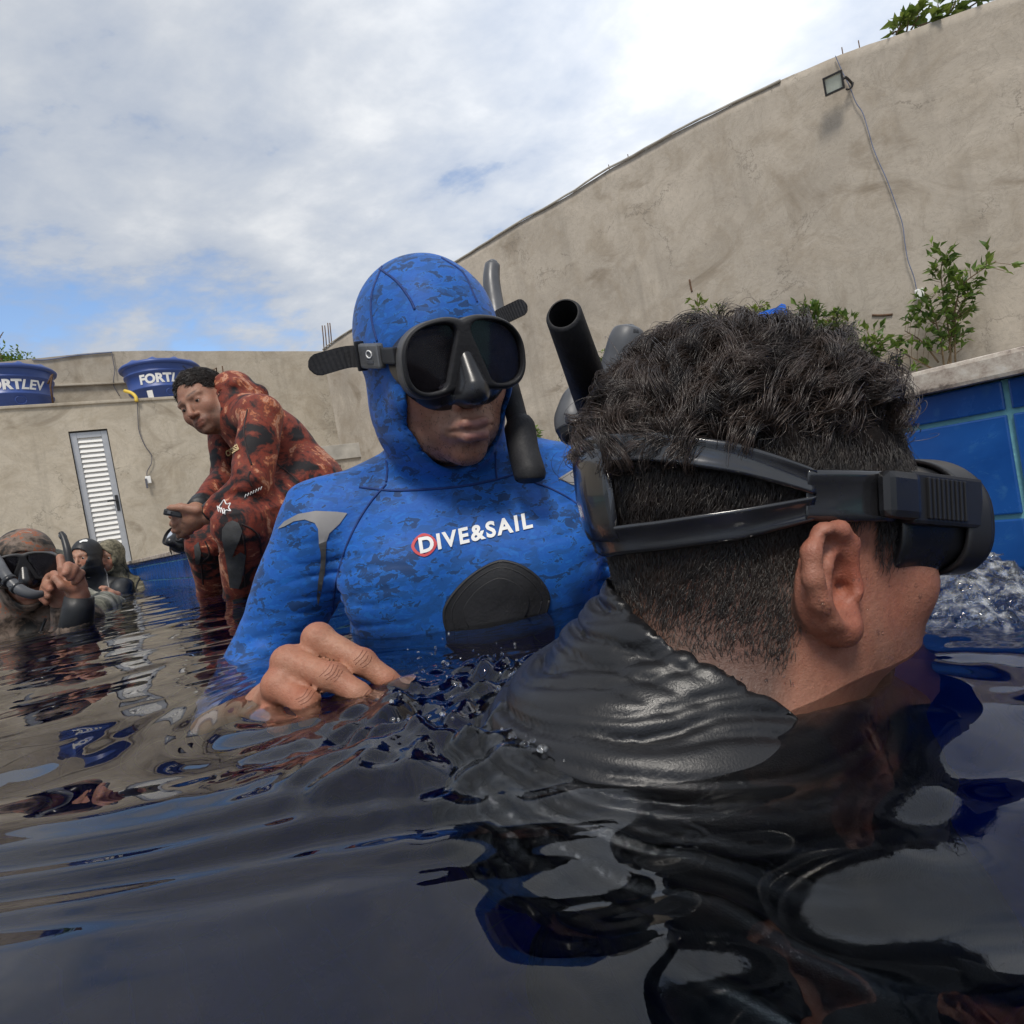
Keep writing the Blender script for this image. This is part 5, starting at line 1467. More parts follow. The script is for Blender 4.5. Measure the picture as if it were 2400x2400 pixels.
for sgn in (1, -1):
    a = radial_hit(strapfn, NF, np.array([sgn*rad(66)]), 0.017, 0.004)[0]; bq = np.array([sgn*0.070, 0.082, 0.014])
    xa = (bq-a); L = np.linalg.norm(xa); xa /= L; up = np.array([0, 0, 1.0]); nn = np.cross(xa, up)*sgn; nn /= np.linalg.norm(nn); up = np.cross(nn, xa)*sgn if False else up
    R3 = NF[1]; A0 = to_world(NF, a); axw = R3@xa; uw = R3@up; nw = R3@nn
    bm = bmesh.new(); box_bm(bm, A0, axw, uw, nw, 0.006, L+0.004, -0.0135, 0.0135, -0.003, 0.0045, 0.002)
    adopt(bm_obj('buckle_arm', bm, M['black']), nm)
    for k in range(9):
        adopt(box_obj('rib', A0, axw, uw, nw, (0.016+k*0.0036, 0.0178+k*0.0036, -0.0105, 0.0105, 0.0043, 0.0062), M['black'], bev=0.0005), nm)
    bm = bmesh.new(); box_bm(bm, A0, axw, uw, nw, -0.016, 0.008, -0.012, 0.012, 0.0005, 0.0085, 0.004)
    adopt(bm_obj('buckle', bm, M['silicone']), nm)
# ================================================================== BLUE DIVER
BF = head_frame(1012, 852, 0.79, 27, 10, -13, 1.06)
bh = head_field(ears=(), pout=0.013, jaw=0.004)
bh_hood = head_field(ears=(), face=False)
b_neck = P(1075, 1115, 0.845)
b_chest = P(1085, 1330, 0.875)
BT = head_frame(1090, 1240, 0.865, 4, -2, -9, 1.0)          # torso frame, at the collar bones
def tl(*q): return to_world(BT, q)
b_elbow = P(608, 1570, 0.85); b_sh = P(770, 1240, 0.845)
b_wrist = P(560, 1800, 0.56)
b_elbow2 = tl(-0.30, 0.05, -0.27); b_sh2 = tl(-0.178, -0.01, 0.028)
def blue_torso(g=0.0):
    T_ = Shape()
    T_.add(ell(tl(0, -0.005, -0.14), np.array((0.178, 0.112, 0.21))+g, BT[1]), 0)
    T_.add(ell(tl(0, -0.005, 0.0), np.array((0.160, 0.090, 0.09))+g, BT[1]), 0.05)
    T_.add(cone(tl(0.02, -0.012, 0.085), b_sh, 0.060+g, 0.060+g), 0.05)
    T_.add(cone(tl(-0.02, -0.012, 0.085), b_sh2, 0.060+g, 0.060+g), 0.05)
    for s_ in (1, -1): T_.add(ell(tl(s_*0.080, 0.070, -0.055), np.array((0.085, 0.052, 0.070))+g, BT[1]), 0.045)
    T_.add(cone(b_sh, b_elbow, 0.066+g, 0.047+g), 0.022)
    T_.add(cone(b_sh2, b_elbow2, 0.064+g, 0.047+g), 0.022)
    T_.add(cone(b_elbow, b_wrist, 0.046+g, 0.031+g), 0.02)
    T_.add(cone(b_elbow2, tl(-0.12, 0.22, -0.33), 0.046+g, 0.031+g), 0.02)
    return T_
bt0, bt1 = blue_torso(-0.006), blue_torso(0.0)
bneck_top = to_world(BF, (0, -0.015, -0.055))
neck_in = cone(bneck_top, tl(0, -0.015, 0.07), 0.056, 0.062)
neck_out = cone(bneck_top, tl(0, -0.012, 0.060), 0.074, 0.082)
bhead = placed(bh, BF); bhood0 = placed(bh_hood, BF)
# hand, fingers drooping into the water
HD = 0.495
HDY = 8
fing = [
    [(680, 1610, HD+0.075), (745, 1496, HD+0.016), (850, 1552, HD+0.004), (908, 1594, HD+0.0), (950, 1622, HD+0.0)],
    [(640, 1650, HD+0.065), (674, 1550, HD+0.004), (778, 1586, HD-0.012), (840, 1626, HD-0.018), (884, 1660, HD-0.020)],
    [(615, 1680, HD+0.055), (652, 1606, HD-0.004), (718, 1650, HD-0.020), (732, 1700, HD-0.026), (742, 1750, HD-0.026)],
    [(615, 1740, HD+0.045), (634, 1690, HD-0.004), (672, 1740, HD-0.026), (680, 1760, HD-0.03), (690, 1800, HD-0.03)],
    [(640, 1720, HD+0.060), (700, 1710, HD+0.055), (770, 1710, HD+0.045), (830, 1710, HD+0.03)]]
FS = 0.93
frad = [[0.0125, 0.0122, 0.0104, 0.0094, 0.0074], [0.0125, 0.0124, 0.0107, 0.0096, 0.0074], [0.012, 0.0118, 0.0102, 0.0090, 0.007], [0.011, 0.0108, 0.009, 0.008, 0.0065], [0.014, 0.013, 0.011, 0.008]]
def hand_field():
    S_ = Shape()
    palm = [P(*fing[i][1]) for i in range(4)]; root = b_wrist
    for i in range(4):
        S_.add(cone(P(*fing[i][0]), P(*fing[i][1]) - CU*0.002, 0.0150, 0.0112), 0.009)
        pts = [P(*q) for q in fing[i]][1:]
        S_.add(chain(pts, [r_*FS for r_ in frad[i][1:]], 0.003), 0.006)
        # knuckle and middle joint swell
        S_.add(ell(pts[0] + CU*0.001, (0.0126, 0.0126, 0.0118)), 0.004)
        S_.add(ell(pts[1], (0.0108, 0.0108, 0.0106)), 0.004)
    S_.add(chain([P(*q) for q in fing[4]], frad[4], 0.004), 0.012)
    S_.add(cone(root, P(640, 1670, HD+0.06), 0.027, 0.024), 0.02)
    return S_
bhand = hand_field()
def blue_body(p):
    d = smin(bhead(p), neck_in(p), 0.025); d = smin(d, bt0(p), 0.03)
    return smin(d, bhand(p), 0.008)
pts = box_corners(BF, (-0.11, -0.14, -0.15), (0.11, 0.15, 0.15)) + [tl(0.20, 0, -0.2), tl(-0.2, 0, -0.2), b_elbow, b_elbow2, b_sh, b_wrist, P(970, 1640, HD), P(640, 1760, HD)]
lo, hi = bounds(pts, 0.075)
lo[2] = max(lo[2], -0.28)
bcol0 = face_color(BF, (0.46, 0.265, 0.185), lip=(0.24, 0.10, 0.095), beard=0.42)
hand_skin = np.array((0.40, 0.20, 0.125))
def blue_col(V):
    c = bcol0(V); w = np.clip((0.70-(V-CC)@CF)/0.05, 0, 1)[:, None]
    kn = np.zeros(len(V))
    for i in range(3):
        for j in (1, 2, 4): kn += np.exp(-((V-P(*fing[i][j])-CU*0.008)**2).sum(1)/0.0075**2)
    h_ = hand_skin*(1-0.30*np.clip(kn, 0, 1)[:, None]*np.array([0.5, 1.0, 1.0]))
    return c*(1-w) + h_*w
blue = sdf_obj('person', blue_body, lo, hi, 0.0034, M['skin'], None, color=blue_col)
tag(blue, 'diver in blue camouflage wetsuit and hood, one hand breaking the water', 'person')
add_eyes(BF, blue)
# stubble on lip, cheeks and chin
rs = np.random.RandomState(41)
def stub_cond(q):
    x, y, z = q.T; ax_ = np.abs(x)
    w = (y > 0.02)*(np.clip((-0.082-z)/0.010, 0, 1)*np.clip((0.06-ax_)/0.02, 0, 1) + np.exp(-((z+0.056)/0.006)**2)*(ax_ < 0.035)*(y > 0.075) + 0.35*(z < -0.045)*(ax_ > 0.032)*(ax_ < 0.062))
    return np.clip(w, 0, 1)*(z > -0.118)
sp2, sn2 = scalp_points(1500, bh, stub_cond, rs, 14)
K = 3
st_ = grow(sp2, sn2, 0.0016+0.0016*rs.rand(len(sp2)), lambda p: np.stack([0.2*p[:, 0]/0.03, 0*p[:, 0]+0.1, 0*p[:, 0]-0.8], 1), 0.0, 0.1, rs, 0.8, 0.4)
strands('stubble', to_world(BF, st_.reshape(-1, 3)).reshape(-1, K, 3), 0.00022, M['hair'], blue); K = 12
# finger nails and knuckle creases
def nail(pi, po, w, l):
    a, b = P(*pi), P(*po); ax = (b-a)/np.linalg.norm(b-a); up = CU - ax*np.dot(CU, ax); up /= np.linalg.norm(up); sd = np.cross(ax, up); r_ = 0.0082
    V = []; nu, nv_ = 9, 7
    for i in range(nu):
        for j in range(nv_):
            t = i/(nu-1); s_ = (j/(nv_-1)-0.5)*2; wd = w*(0.75+0.35*math.sin(t*2.6)); an = s_*1.0*wd/0.0065
            V.append(b + ax*((t-0.75)*l) + up*(r_+0.0005)*math.cos(an) + sd*(r_+0.0005)*math.sin(an))
    Fs = [(i*nv_+j, i*nv_+j+1, (i+1)*nv_+j+1, (i+1)*nv_+j) for i in range(nu-1) for j in range(nv_-1)]
    return mesh_obj('fingernail', np.array(V), Fs, M['nail'], blue, True)
M['nail'] = flat_mat('fingernail', (0.52, 0.30, 0.22), 0.25, var=0.06)
nail(fing[0][3], fing[0][4], 0.0062, 0.013); nail(fing[1][3], fing[1][4], 0.0062, 0.013)
hb = bvh_of(blue)
M['crease'] = flat_mat('knuckle_crease', (0.20, 0.075, 0.045), 0.6, var=0.2)
r_c = random.Random(3)
for (cx_, cy_), (dx_, dy_), n_ in (((850, 1544), (17, -20), 4), ((778, 1576), (18, -22), 5), ((714, 1632), (18, -16), 3), ((862, 1634), (11, -13), 3), ((920, 1596), (10, -12), 2)):
    for k in range(n_):
        o_ = (k-(n_-1)/2)*8.5; ox, oy = o_*0.80, o_*0.60; l_ = r_c.uniform(0.55, 1.0)
        seam('knuckle_crease', hb, [(cx_+ox-dx_*l_, cy_+oy-dy_*l_), (cx_+ox+r_c.uniform(-3, 3)+2, cy_+oy+r_c.uniform(-3, 3)+2), (cx_+ox+dx_*l_, cy_+oy+dy_*l_)], 0.00034, M['crease'], blue, 12, -0.0001)
# suit with hood: one skin of neoprene over the body, open round the face
def hood_open(q):
    x, y, z = q.T
    d = np.sqrt((x/0.060)**2 + (np.where(z > -0.03, (z+0.03)/0.068, (z+0.03)/0.090))**2) - 1
    return smax(d*0.06, 0.012-y, 0.006)
def suit_cut(p, wr):
    return smax((p-wr[0])@wr[1], -((p-wr[0])@wr[1]) - 0.2, 0.0)
wr_dir = (b_wrist-b_elbow)/np.linalg.norm(b_wrist-b_elbow); wr_pt = b_wrist - wr_dir*0.015
def blue_suit(p):
    hd = bhood0(p) - 0.0075
    d = smin(hd, neck_out(p), 0.035)
    q = to_local(BF, p)
    d = smax(d, -hood_open(q), 0.005)
    # collar roll where the hood tucks under the jacket
    t = bt1(p)
    x, y, z = to_local(BT, p).T
    t = t - 0.004*np.exp(-((z-0.088-0.10*y)/0.012)**2)
    d = smin(d, t, 0.016)
    # soft pulls across the front
    d = d - 0.0022*fbm(p*np.array([9, 9, 14]), 2, 31)
    wf = np.exp(-((p-tl(0.150, 0.05, -0.06))**2).sum(1)/0.075**2) + np.exp(-((p-tl(-0.150, 0.05, -0.06))**2).sum(1)/0.075**2) + 0.8*np.exp(-((p-tl(0.01, 0.06, 0.115))**2).sum(1)/0.07**2) + 0.8*np.exp(-((p-b_elbow)**2).sum(1)/0.10**2)
    qf = np.stack([(p@BT[1][:, 0])*14, (p@BT[1][:, 1])*14, (p@BT[1][:, 2])*46], 1)
    d = d + 0.0050*np.clip(wf, 0, 1)*(1-np.abs(vnoise(qf, 33)))**4
    cut = (p-wr_pt)@wr_dir; cl = np.sqrt(((p-wr_pt)**2).sum(1))-0.10
    return smax(d, -smax(-cut, cl, 0.0), 0.004)
suit = sdf_obj('wetsuit', blue_suit, lo, hi, 0.0036, M['bluecamo'], blue)
sb = bvh_of(suit)
# seams
for s_ in ([(905, 1135), (870, 1175), (835, 1230), (805, 1300), (785, 1380), (778, 1440)], [(1245, 1128), (1300, 1150), (1350, 1180), (1400, 1230)],
           [(905, 1130), (908, 1100), (905, 1080)], [(1165, 1125), (1162, 1100), (1160, 1060)],
           [(895, 625), (872, 690), (872, 750), (884, 800)], [(1035, 605), (1085, 640), (1110, 690), (1118, 708)], [(890, 630), (930, 660), (960, 700), (972, 725)],
           [(842, 1142), (930, 1150), (1060, 1142), (1160, 1125), (1240, 1100)]):
    seam('seam', sb, s_, 0.0016, M['blueseam'], suit, 50)
# print on the chest
v1, f1 = text_mesh('DIVE&SAIL', 0.035, 0.0, 0.12, 1.22)
x0, x1 = v1[:, 0].min(), v1[:, 0].max(); y0, y1 = v1[:, 1].min(), v1[:, 1].max()
o_ = np.array([985, 1297]); ux = np.array([264, -61.0]); uy = np.array([-5.0, -34.0])
cap = 0.70
pv = [o_ + ux*((x-x0)/(x1-x0)) + uy*((y)/cap) for x, y in v1]
decal('printed_lettering', sb, pv, f1, M['print'], suit, 0.0016)
ring = []
for k in range(49):
    a = 2*math.pi*k/48; rr = 1.0/ (abs(math.cos(a))**1.65 + abs(math.sin(a))**1.65)**(1/1.65)
    ring.append((994+30*rr*math.cos(a)+2*math.sin(a), 1278+27*rr*math.sin(a)-4*math.cos(a)))
rv, rf_ = [], []
for k in range(48):
    for w_ in (1.0, 0.76): rv.append((994+(ring[k][0]-994)*w_, 1278+(ring[k][1]-1278)*w_))
rf_ = [(2*k, 2*((k+1) % 48), 2*((k+1) % 48)+1, 2*k+1) for k in range(48)]
decal('printed_emblem', sb, rv, rf_, M['redprint'], suit, 0.0012)
# chest loading pad
def pad_outline(sc_):
    out = []
    for k in range(56):
        a = 2*math.pi*k/56; rx = 122 if math.cos(a) > 0 else 122
        ry = 102 if math.sin(a) < 0 else 112
        e = 1.35 if math.sin(a) < 0 else 1.7
        x = math.copysign(abs(math.cos(a))**(2/e/1.15), math.cos(a)); y = math.copysign(abs(math.sin(a))**(2/e/1.15), math.sin(a))
        out.append((1163+sc_*(rx*x+10*y*-1), 1418+sc_*(ry*y-14*x)))
    return out
for sc_, off, nm_ in ((1.0, 0.0035, 'chest_pad'), (0.62, 0.0052, 'pad_panel')):
    pv, pfc = poly_grid(pad_outline(sc_), 22); decal(nm_, sb, pv, pfc, M['rubber'], suit, off)
for sc_, off in ((1.0, 0.003), (0.86, 0.0042), (0.62, 0.005)):
    ol = pad_outline(sc_); seam('pad_stitching', sb, ol + [ol[0]], 0.0022 if sc_ == 1 else 0.0008, M['rubber'], suit, 90, off-0.001)
# grey arm prints
sw = [(652, 1240), (668, 1222), (700, 1205), (740, 1198), (790, 1200), (814, 1203), (796, 1228), (772, 1250), (766, 1268), (748, 1275), (746, 1240), (738, 1226), (715, 1218), (690, 1222), (668, 1234)]
pv, pfc = poly_grid(sw, 12); decal('grey_print', sb, pv, pfc, M['greypatch'], suit, 0.0012)
sw = [(747, 1274), (766, 1267), (764, 1300), (762, 1340), (754, 1380), (745, 1420), (742, 1400), (746, 1360), (752, 1320), (752, 1295)]
pv, pfc = poly_grid(sw, 14); decal('black_print', sb, pv, pfc, M['darkpatch'], suit, 0.0012)
sw = [(1308, 1122), (1345, 1100), (1372, 1092), (1380, 1098), (1372, 1110), (1380, 1125), (1366, 1142), (1340, 1136)]
pv, pfc = poly_grid(sw, 12); decal('grey_print', sb, pv, pfc, M['greypatch'], suit, 0.0012)
# mask
BM = (to_world(BF, (0, -0.002, 0.001)), BF[1]*np.array([0.84, 1.0, 0.97]), 0.96)
bm_ = make_mask('diving_mask', BM, 'black two lens diving mask on the blue hooded diver', h=0.0018)
bstrapfn = lambda q: bh_hood(q)-0.009
th = np.linspace(rad(62), rad(298), 90); V, Fs = band(bstrapfn, BF, th, np.full(90, 0.008), np.full(90, 0.028), 0.0024, 0.0)
adopt(mesh_obj('strap', V, Fs, M['silicone'], None, True), bm_)
for sgn in (1, -1):
    a = radial_hit(bstrapfn, BF, np.array([sgn*rad(64)]), 0.016, 0.004)[0]; bq = np.array([sgn*0.068, 0.090, 0.012])
    xa = bq-a; L = np.linalg.norm(xa); xa /= L; up = np.array([0, 0, 1.0]); nn = np.cross(xa, up)*sgn*1.0; nn /= np.linalg.norm(nn)
    if nn[0]*sgn < 0: nn = -nn
    R3 = BF[1]; A0 = to_world(BF, a); axw, uw, nw = R3@xa, R3@up, R3@nn
    bm = bmesh.new(); box_bm(bm, A0, axw, uw, nw, -0.006, L*0.62, -0.014, 0.014, -0.002, 0.007, 0.003); adopt(bm_obj('buckle', bm, M['steel' if sgn > 0 else 'black']), bm_)
    bm = bmesh.new(); box_bm(bm, A0, axw, uw, nw, -0.010, -0.0062, -0.017, 0.017, -0.003, 0.009, 0.0015); adopt(bm_obj('buckle_bar', bm, M['black']), bm_)
    bm = bmesh.new(); box_bm(bm, A0, axw, uw, nw, L*0.62+0.0005, L+0.004, -0.009, 0.009, -0.003, 0.004, 0.002); adopt(bm_obj('clip', bm, M['black']), bm_)
    if sgn > 0:
        rp = [A0 + axw*(L*0.31+0.006*math.cos(t)) + uw*(0.002+0.004*math.sin(t)) + nw*0.0073 for t in np.linspace(0, 6.283, 25)]
        adopt(tube_obj('buckle_emblem', rp, 0.0008, M['print'], None, seg=5), bm_)
        adopt(box_obj('buckle_plate', A0, axw, uw, nw, (L*0.31-0.007, L*0.31+0.007, -0.0085, -0.0045, 0.0070, 0.0078), M['greytube'], bev=0.0005), bm_)
# loose strap ends, standing off the head
def tail(pts, hw, name='strap_tail'):
    c = np.array([P(*q) for q in pts]); n = 26; c = resample(c, n); T_, N_, B_ = frames(c, CU)
    w = np.interp(np.linspace(0, 1, n), [0, 0.1, 0.85, 0.95, 1.0], [0.85, 1, 1, 0.75, 0.15])*hw
    V = []; 
    for i in range(n):
        rib = 0.0016 + (0.0005 if (i % 2) else 0.0)
        for a_, b_ in ((1, rib), (1, -rib), (-1, -rib), (-1, rib)): V.append(c[i] + N_[i]*w[i]*a_ + B_[i]*b_)
    Fs = [(4*i+k, 4*i+(k+1) % 4, 4*(i+1)+(k+1) % 4, 4*(i+1)+k) for i in range(n-1) for k in range(4)] + [(0, 1, 2, 3), (4*n-4, 4*n-3, 4*n-2, 4*n-1)]
    o = mesh_obj(name, np.array(V), Fs, M['matteblack'], None, False); adopt(o, bm_); return o
tail([(872, 838, 0.735), (820, 836, 0.735), (770, 848, 0.725), (724, 862, 0.715)], 0.0125)
tail([(1165, 748, 0.80), (1195, 733, 0.80), (1235, 714, 0.795)], 0.0105)
# snorkel on the far side of the mask
sn = empty('snorkel', P(1240, 1110, 0.745)); tag(sn, 'black snorkel beside the blue hooded diver\'s cheek', 'snorkel')
adopt(tube_obj('top_section', [P(1154, 622, 0.85), P(1152, 660, 0.845), P(1160, 720, 0.835), P(1172, 790, 0.82)], np.array([0.0105, 0.0118, 0.0125, 0.0125]), M['greytube'], None, seg=20, n=24), sn)
adopt(tube_obj('tip', [P(1156, 614, 0.852), P(1154, 624, 0.85)], np.array([0.006, 0.0107]), M['greytube'], None, seg=20), sn)
adopt(tube_obj('tube', [P(1170, 780, 0.822), P(1184, 870, 0.80), P(1204, 950, 0.785), P(1214, 990, 0.775)], 0.0132, M['matteblack'], None, seg=20, n=24), sn)
adopt(tube_obj('barrel', [P(1212, 984, 0.776), P(1218, 1002, 0.772), P(1228, 1060, 0.76), P(1242, 1112, 0.745), P(1244, 1126, 0.743)], np.array([0.0140, 0.0195, 0.0190, 0.0195, 0.0150]), M['matteblack'], None, seg=24, n=30), sn)
adopt(tube_obj('mouthpiece', [P(1238, 1105, 0.75), P(1190, 1095, 0.745), P(1140, 1060, 0.735)], np.array([0.013, 0.011, 0.010]), M['matteblack'], None, seg=14, n=14), sn) if False else None
adopt(tube_obj('keeper', [P(1186, 835, 0.81), P(1190, 850, 0.807)], 0.0165, M['silicone'], None, seg=20), sn)

# ================================================================== SNORKEL of the near man, and the one behind it
ns = empty('snorkel', P(1400, 1000, 0.47)); tag(ns, 'large black snorkel tube with open end beside the curly hair', 'snorkel')
def open_tube(name, a, b, r0, r1, wall, mat, root, cut=0.0, seg=40):
    """tube open at end a, with a wall thickness; cut slants the opening"""
    ax_ = (b-a)/np.linalg.norm(b-a); u_ = np.cross(ax_, CU); u_ /= np.linalg.norm(u_); v_ = np.cross(ax_, u_)
    V = []; L = np.linalg.norm(b-a)
    prof = [(1, 0.0, r0-wall), (1, 0.0, r0-wall*0.6), (1, 0.002, r0), (0.7, 0.03, r0+(r1-r0)*0.2), (0, L, r1), (0, L, r1-wall), (0.4, 0.06, r0-wall), (1, 0.001, r0-wall)]
    for w_, t, r_ in prof:
        for j in range(seg):
            th_ = 2*math.pi*j/seg; V.append(a + ax_*(t + cut*w_*math.cos(th_)) + (u_*math.sin(th_)+v_*math.cos(th_))*r_)
    Fs = [(i*seg+j, i*seg+(j+1) % seg, (i+1)*seg+(j+1) % seg, (i+1)*seg+j) for i in range(len(prof)-1) for j in range(seg)]
    o = mesh_obj(name, np.array(V), Fs, mat, None, True); adopt(o, root); return o
open_tube('tube', P(1320, 735, 0.36), P(1418, 1010, 0.47), 0.0108, 0.0150, 0.0022, M['matteblack'], ns, 0.0015)
adopt(tube_obj('lower_tube', [P(1416, 1004, 0.468), P(1450, 1080, 0.50), P(1520, 1180, 0.53), P(1640, 1250, 0.53)], np.array([0.0148, 0.0145, 0.014, 0.014]), M['matteblack'], None, seg=20, n=24), ns)
gs = empty('snorkel', P(1345, 1010, 0.60)); tag(gs, 'dark grey snorkel with domed top half hidden behind the curly hair', 'snorkel')
adopt(tube_obj('domed_top', [P(1476, 765, 0.56), P(1474, 775, 0.56), P(1468, 800, 0.56), P(1458, 850, 0.565), P(1440, 920, 0.575)], np.array([0.006, 0.0135, 0.0165, 0.0185, 0.0185]), M['greytube'], None, seg=24, n=30), gs)
adopt(tube_obj('vent', [P(1474, 770, 0.558), P(1478, 790, 0.554), P(1484, 812, 0.553)], np.array([0.006, 0.0105, 0.004]), M['black'], None, seg=16, n=10), gs)
adopt(tube_obj('body', [P(1440, 910, 0.575), P(1400, 940, 0.585), P(1370, 955, 0.59)], np.array([0.0178, 0.018, 0.0175]), M['greytube'], None, seg=24, n=20), gs)
adopt(tube_obj('purge_end', [P(1362, 905, 0.60), P(1352, 935, 0.598), P(1345, 980, 0.595), P(1348, 1003, 0.594)], np.array([0.008, 0.0145, 0.0190, 0.0190]), M['greytube'], None, seg=24, n=20), gs)
adopt(tube_obj('purge_cap', [P(1347, 996, 0.594), P(1353, 1012, 0.593), P(1366, 1022, 0.592)], np.array([0.0193, 0.0175, 0.008]), M['black'], None, seg=24, n=10), gs)
# ================================================================== SEATED MAN (red camouflage suit) on the coping
SF = head_frame(484, 942, 2.12, -12, 15, -30, 0.97)
sh_ = head_field(ears=(1, -1), jaw=0.006, cheek=0.003, lid=0.0022)
J = lambda *q: P(*q)
s_neck = J(546, 938, 2.14); s_shL, s_shR = J(612, 972, 1.97), J(528, 972, 2.33)
s_mid = J(640, 1040, 2.17); s_hip = J(722, 1132, 2.17)
s_elL, s_wrL = J(588, 1132, 1.86), J(494, 1206, 1.87)
s_elR, s_wrR = J(532, 1120, 2.22), J(462, 1196, 1.95)
s_knL, s_anL = J(566, 1232, 1.84), J(572, 1402, 1.97)
s_knR, s_anR = J(490, 1275, 2.28), J(502, 1400, 2.42)
s_hipL, s_hipR = J(712, 1150, 2.09), J(726, 1150, 2.34)
down = -Z
def seated_torso(g=0.0):
    T_ = Shape()
    T_.add(cone(s_neck + CR*0.05 - CU*0.075, s_mid, 0.096+g, 0.104+g), 0)
    T_.add(cone(s_mid, s_hip, 0.104+g, 0.116+g), 0.06)
    T_.add(cone(s_shL, s_neck + CR*0.03 - CU*0.05, 0.066+g, 0.068+g), 0.04)
    T_.add(cone(s_shR, s_neck + CR*0.03 - CU*0.05, 0.064+g, 0.068+g), 0.04)
    T_.add(cone(s_hipL, s_hipR, 0.115+g, 0.115+g), 0.05)
    T_.add(cone(s_shL, s_elL, 0.066+g, 0.056+g), 0.005); T_.add(cone(s_elL, s_wrL, 0.052+g, 0.035+g), 0.010)
    T_.add(cone(s_shR, s_elR, 0.064+g, 0.050+g), 0.012); T_.add(cone(s_elR, s_wrR, 0.048+g, 0.033+g), 0.010)
    T_.add(cone(s_hipL, s_knL, 0.098+g, 0.078+g), 0.014); T_.add(cone(s_knL, s_anL, 0.076+g, 0.056+g), 0.025)
    T_.add(cone(s_hipR, s_knR, 0.095+g, 0.076+g), 0.014); T_.add(cone(s_knR, s_anR, 0.074+g, 0.058+g), 0.025)
    T_.add(cone(s_anL, s_anL + down*0.22, 0.056+g, 0.042+g), 0.02); T_.add(cone(s_anR, s_anR + down*0.22, 0.058+g, 0.042+g), 0.02)
    return T_
st0, st1 = seated_torso(-0.006), seated_torso(0.0)
shead = placed(sh_, SF); sneck_top = to_world(SF, (0, -0.025, -0.055))
sneck = cone(sneck_top, s_neck, 0.056, 0.062)
def small_hand(wr, knuckle, tips, r=0.0095, thumb=None):
    """palm from wrist to the knuckle points, a bent finger to each tip"""
    S_ = Shape(); S_.add(cone(wr, sum(knuckle)/len(knuckle)*0.6+wr*0.4, 0.028, 0.026), 0.01)
    for k, t in zip(knuckle, tips):
        S_.add(cone(wr*0.4+k*0.6, k, 0.020, 0.0125), 0.012)
        S_.add(chain([k] + list(t), [r*1.2] + [r*(1.08-0.16*i) for i in range(len(t))], 0.004), 0.006)
    if thumb is not None: S_.add(chain(thumb, [0.016, 0.012, 0.0095][:len(thumb)], 0.004), 0.008)
    return S_
sh_L = small_hand(s_wrL + CR*-0.012, [J(436, 1200, 1.84), J(432, 1216, 1.85), J(434, 1230, 1.86), J(440, 1242, 1.87)],
                  [[J(412, 1212, 1.86), J(404, 1228, 1.90)], [J(410, 1228, 1.87), J(412, 1244, 1.91)], [J(416, 1242, 1.88), J(424, 1254, 1.92)], [J(428, 1252, 1.89), J(438, 1258, 1.92)]],
                  0.0098, [J(462, 1196, 1.84), J(430, 1190, 1.83), J(402, 1190, 1.83)])
sh_R = small_hand(s_wrR, [J(438, 1204, 1.93), J(436, 1218, 1.94), J(438, 1232, 1.95), J(444, 1244, 1.95)],
                  [[J(414, 1206, 1.92), J(402, 1210, 1.90)], [J(412, 1222, 1.93), J(404, 1228, 1.91)], [J(416, 1238, 1.94), J(408, 1244, 1.92)], [J(426, 1250, 1.95), J(420, 1256, 1.93)]],
                  0.0095, [J(450, 1196, 1.93), J(424, 1188, 1.91), J(398, 1192, 1.89)])
def seated_body(p):
    d = smin(shead(p), sneck(p), 0.025); d = smin(d, st0(p), 0.03)
    return smin(smin(d, sh_L(p), 0.008), sh_R(p), 0.008)
pts = box_corners(SF, (-0.1, -0.13, -0.13), (0.1, 0.13, 0.14)) + [s_hip, s_hipL, s_hipR, s_knL, s_knR, s_anL+down*0.2, s_anR+down*0.2, s_shL, s_shR, J(395, 1220, 1.85)]
slo, shi = bounds(pts, 0.14)
def seated_hairline(q):
    x, y, z = q.T; front = np.where(z > 0.05, 0.076, 0.050); bot = np.interp(y, [-0.1, -0.05, -0.02, 0.03, 0.06], [-0.06, -0.05, 0.0, 0.012, 0.02])
    return np.clip((front-y)/0.01, 0, 1)*np.clip((z-bot)/0.012, 0, 1)*(np.abs(x) < 0.08)
scol = face_color(SF, (0.34, 0.185, 0.122), beard=0.6, hairline=lambda q: 0.9*seated_hairline(q))
seated = sdf_obj('person', seated_body, slo, shi, 0.0050, M['skin'], None, color=scol)
tag(seated, 'dark haired man in red camouflage wetsuit sitting on the pool edge', 'person'); add_eyes(SF, seated)
def wrist_cut(p, el, wr, back=0.01):
    d_ = (wr-el)/np.linalg.norm(wr-el); q = wr-d_*back
    return smax(-((p-q)@d_), np.sqrt(((p-q)**2).sum(1))-0.13, 0.0)
hood_roll = chain([s_neck + CR*0.035 + CU*0.045 - CF*0.06, s_neck + CR*0.085 + CU*0.020, s_neck + CR*0.04 + CU*0.045 + CF*0.07], [0.020, 0.028, 0.020], 0.02)
collar_s = chain([s_neck - CU*0.01 + CR*0.01, s_neck + CU*0.03 - CR*0.0], [0.080, 0.072], 0.01)
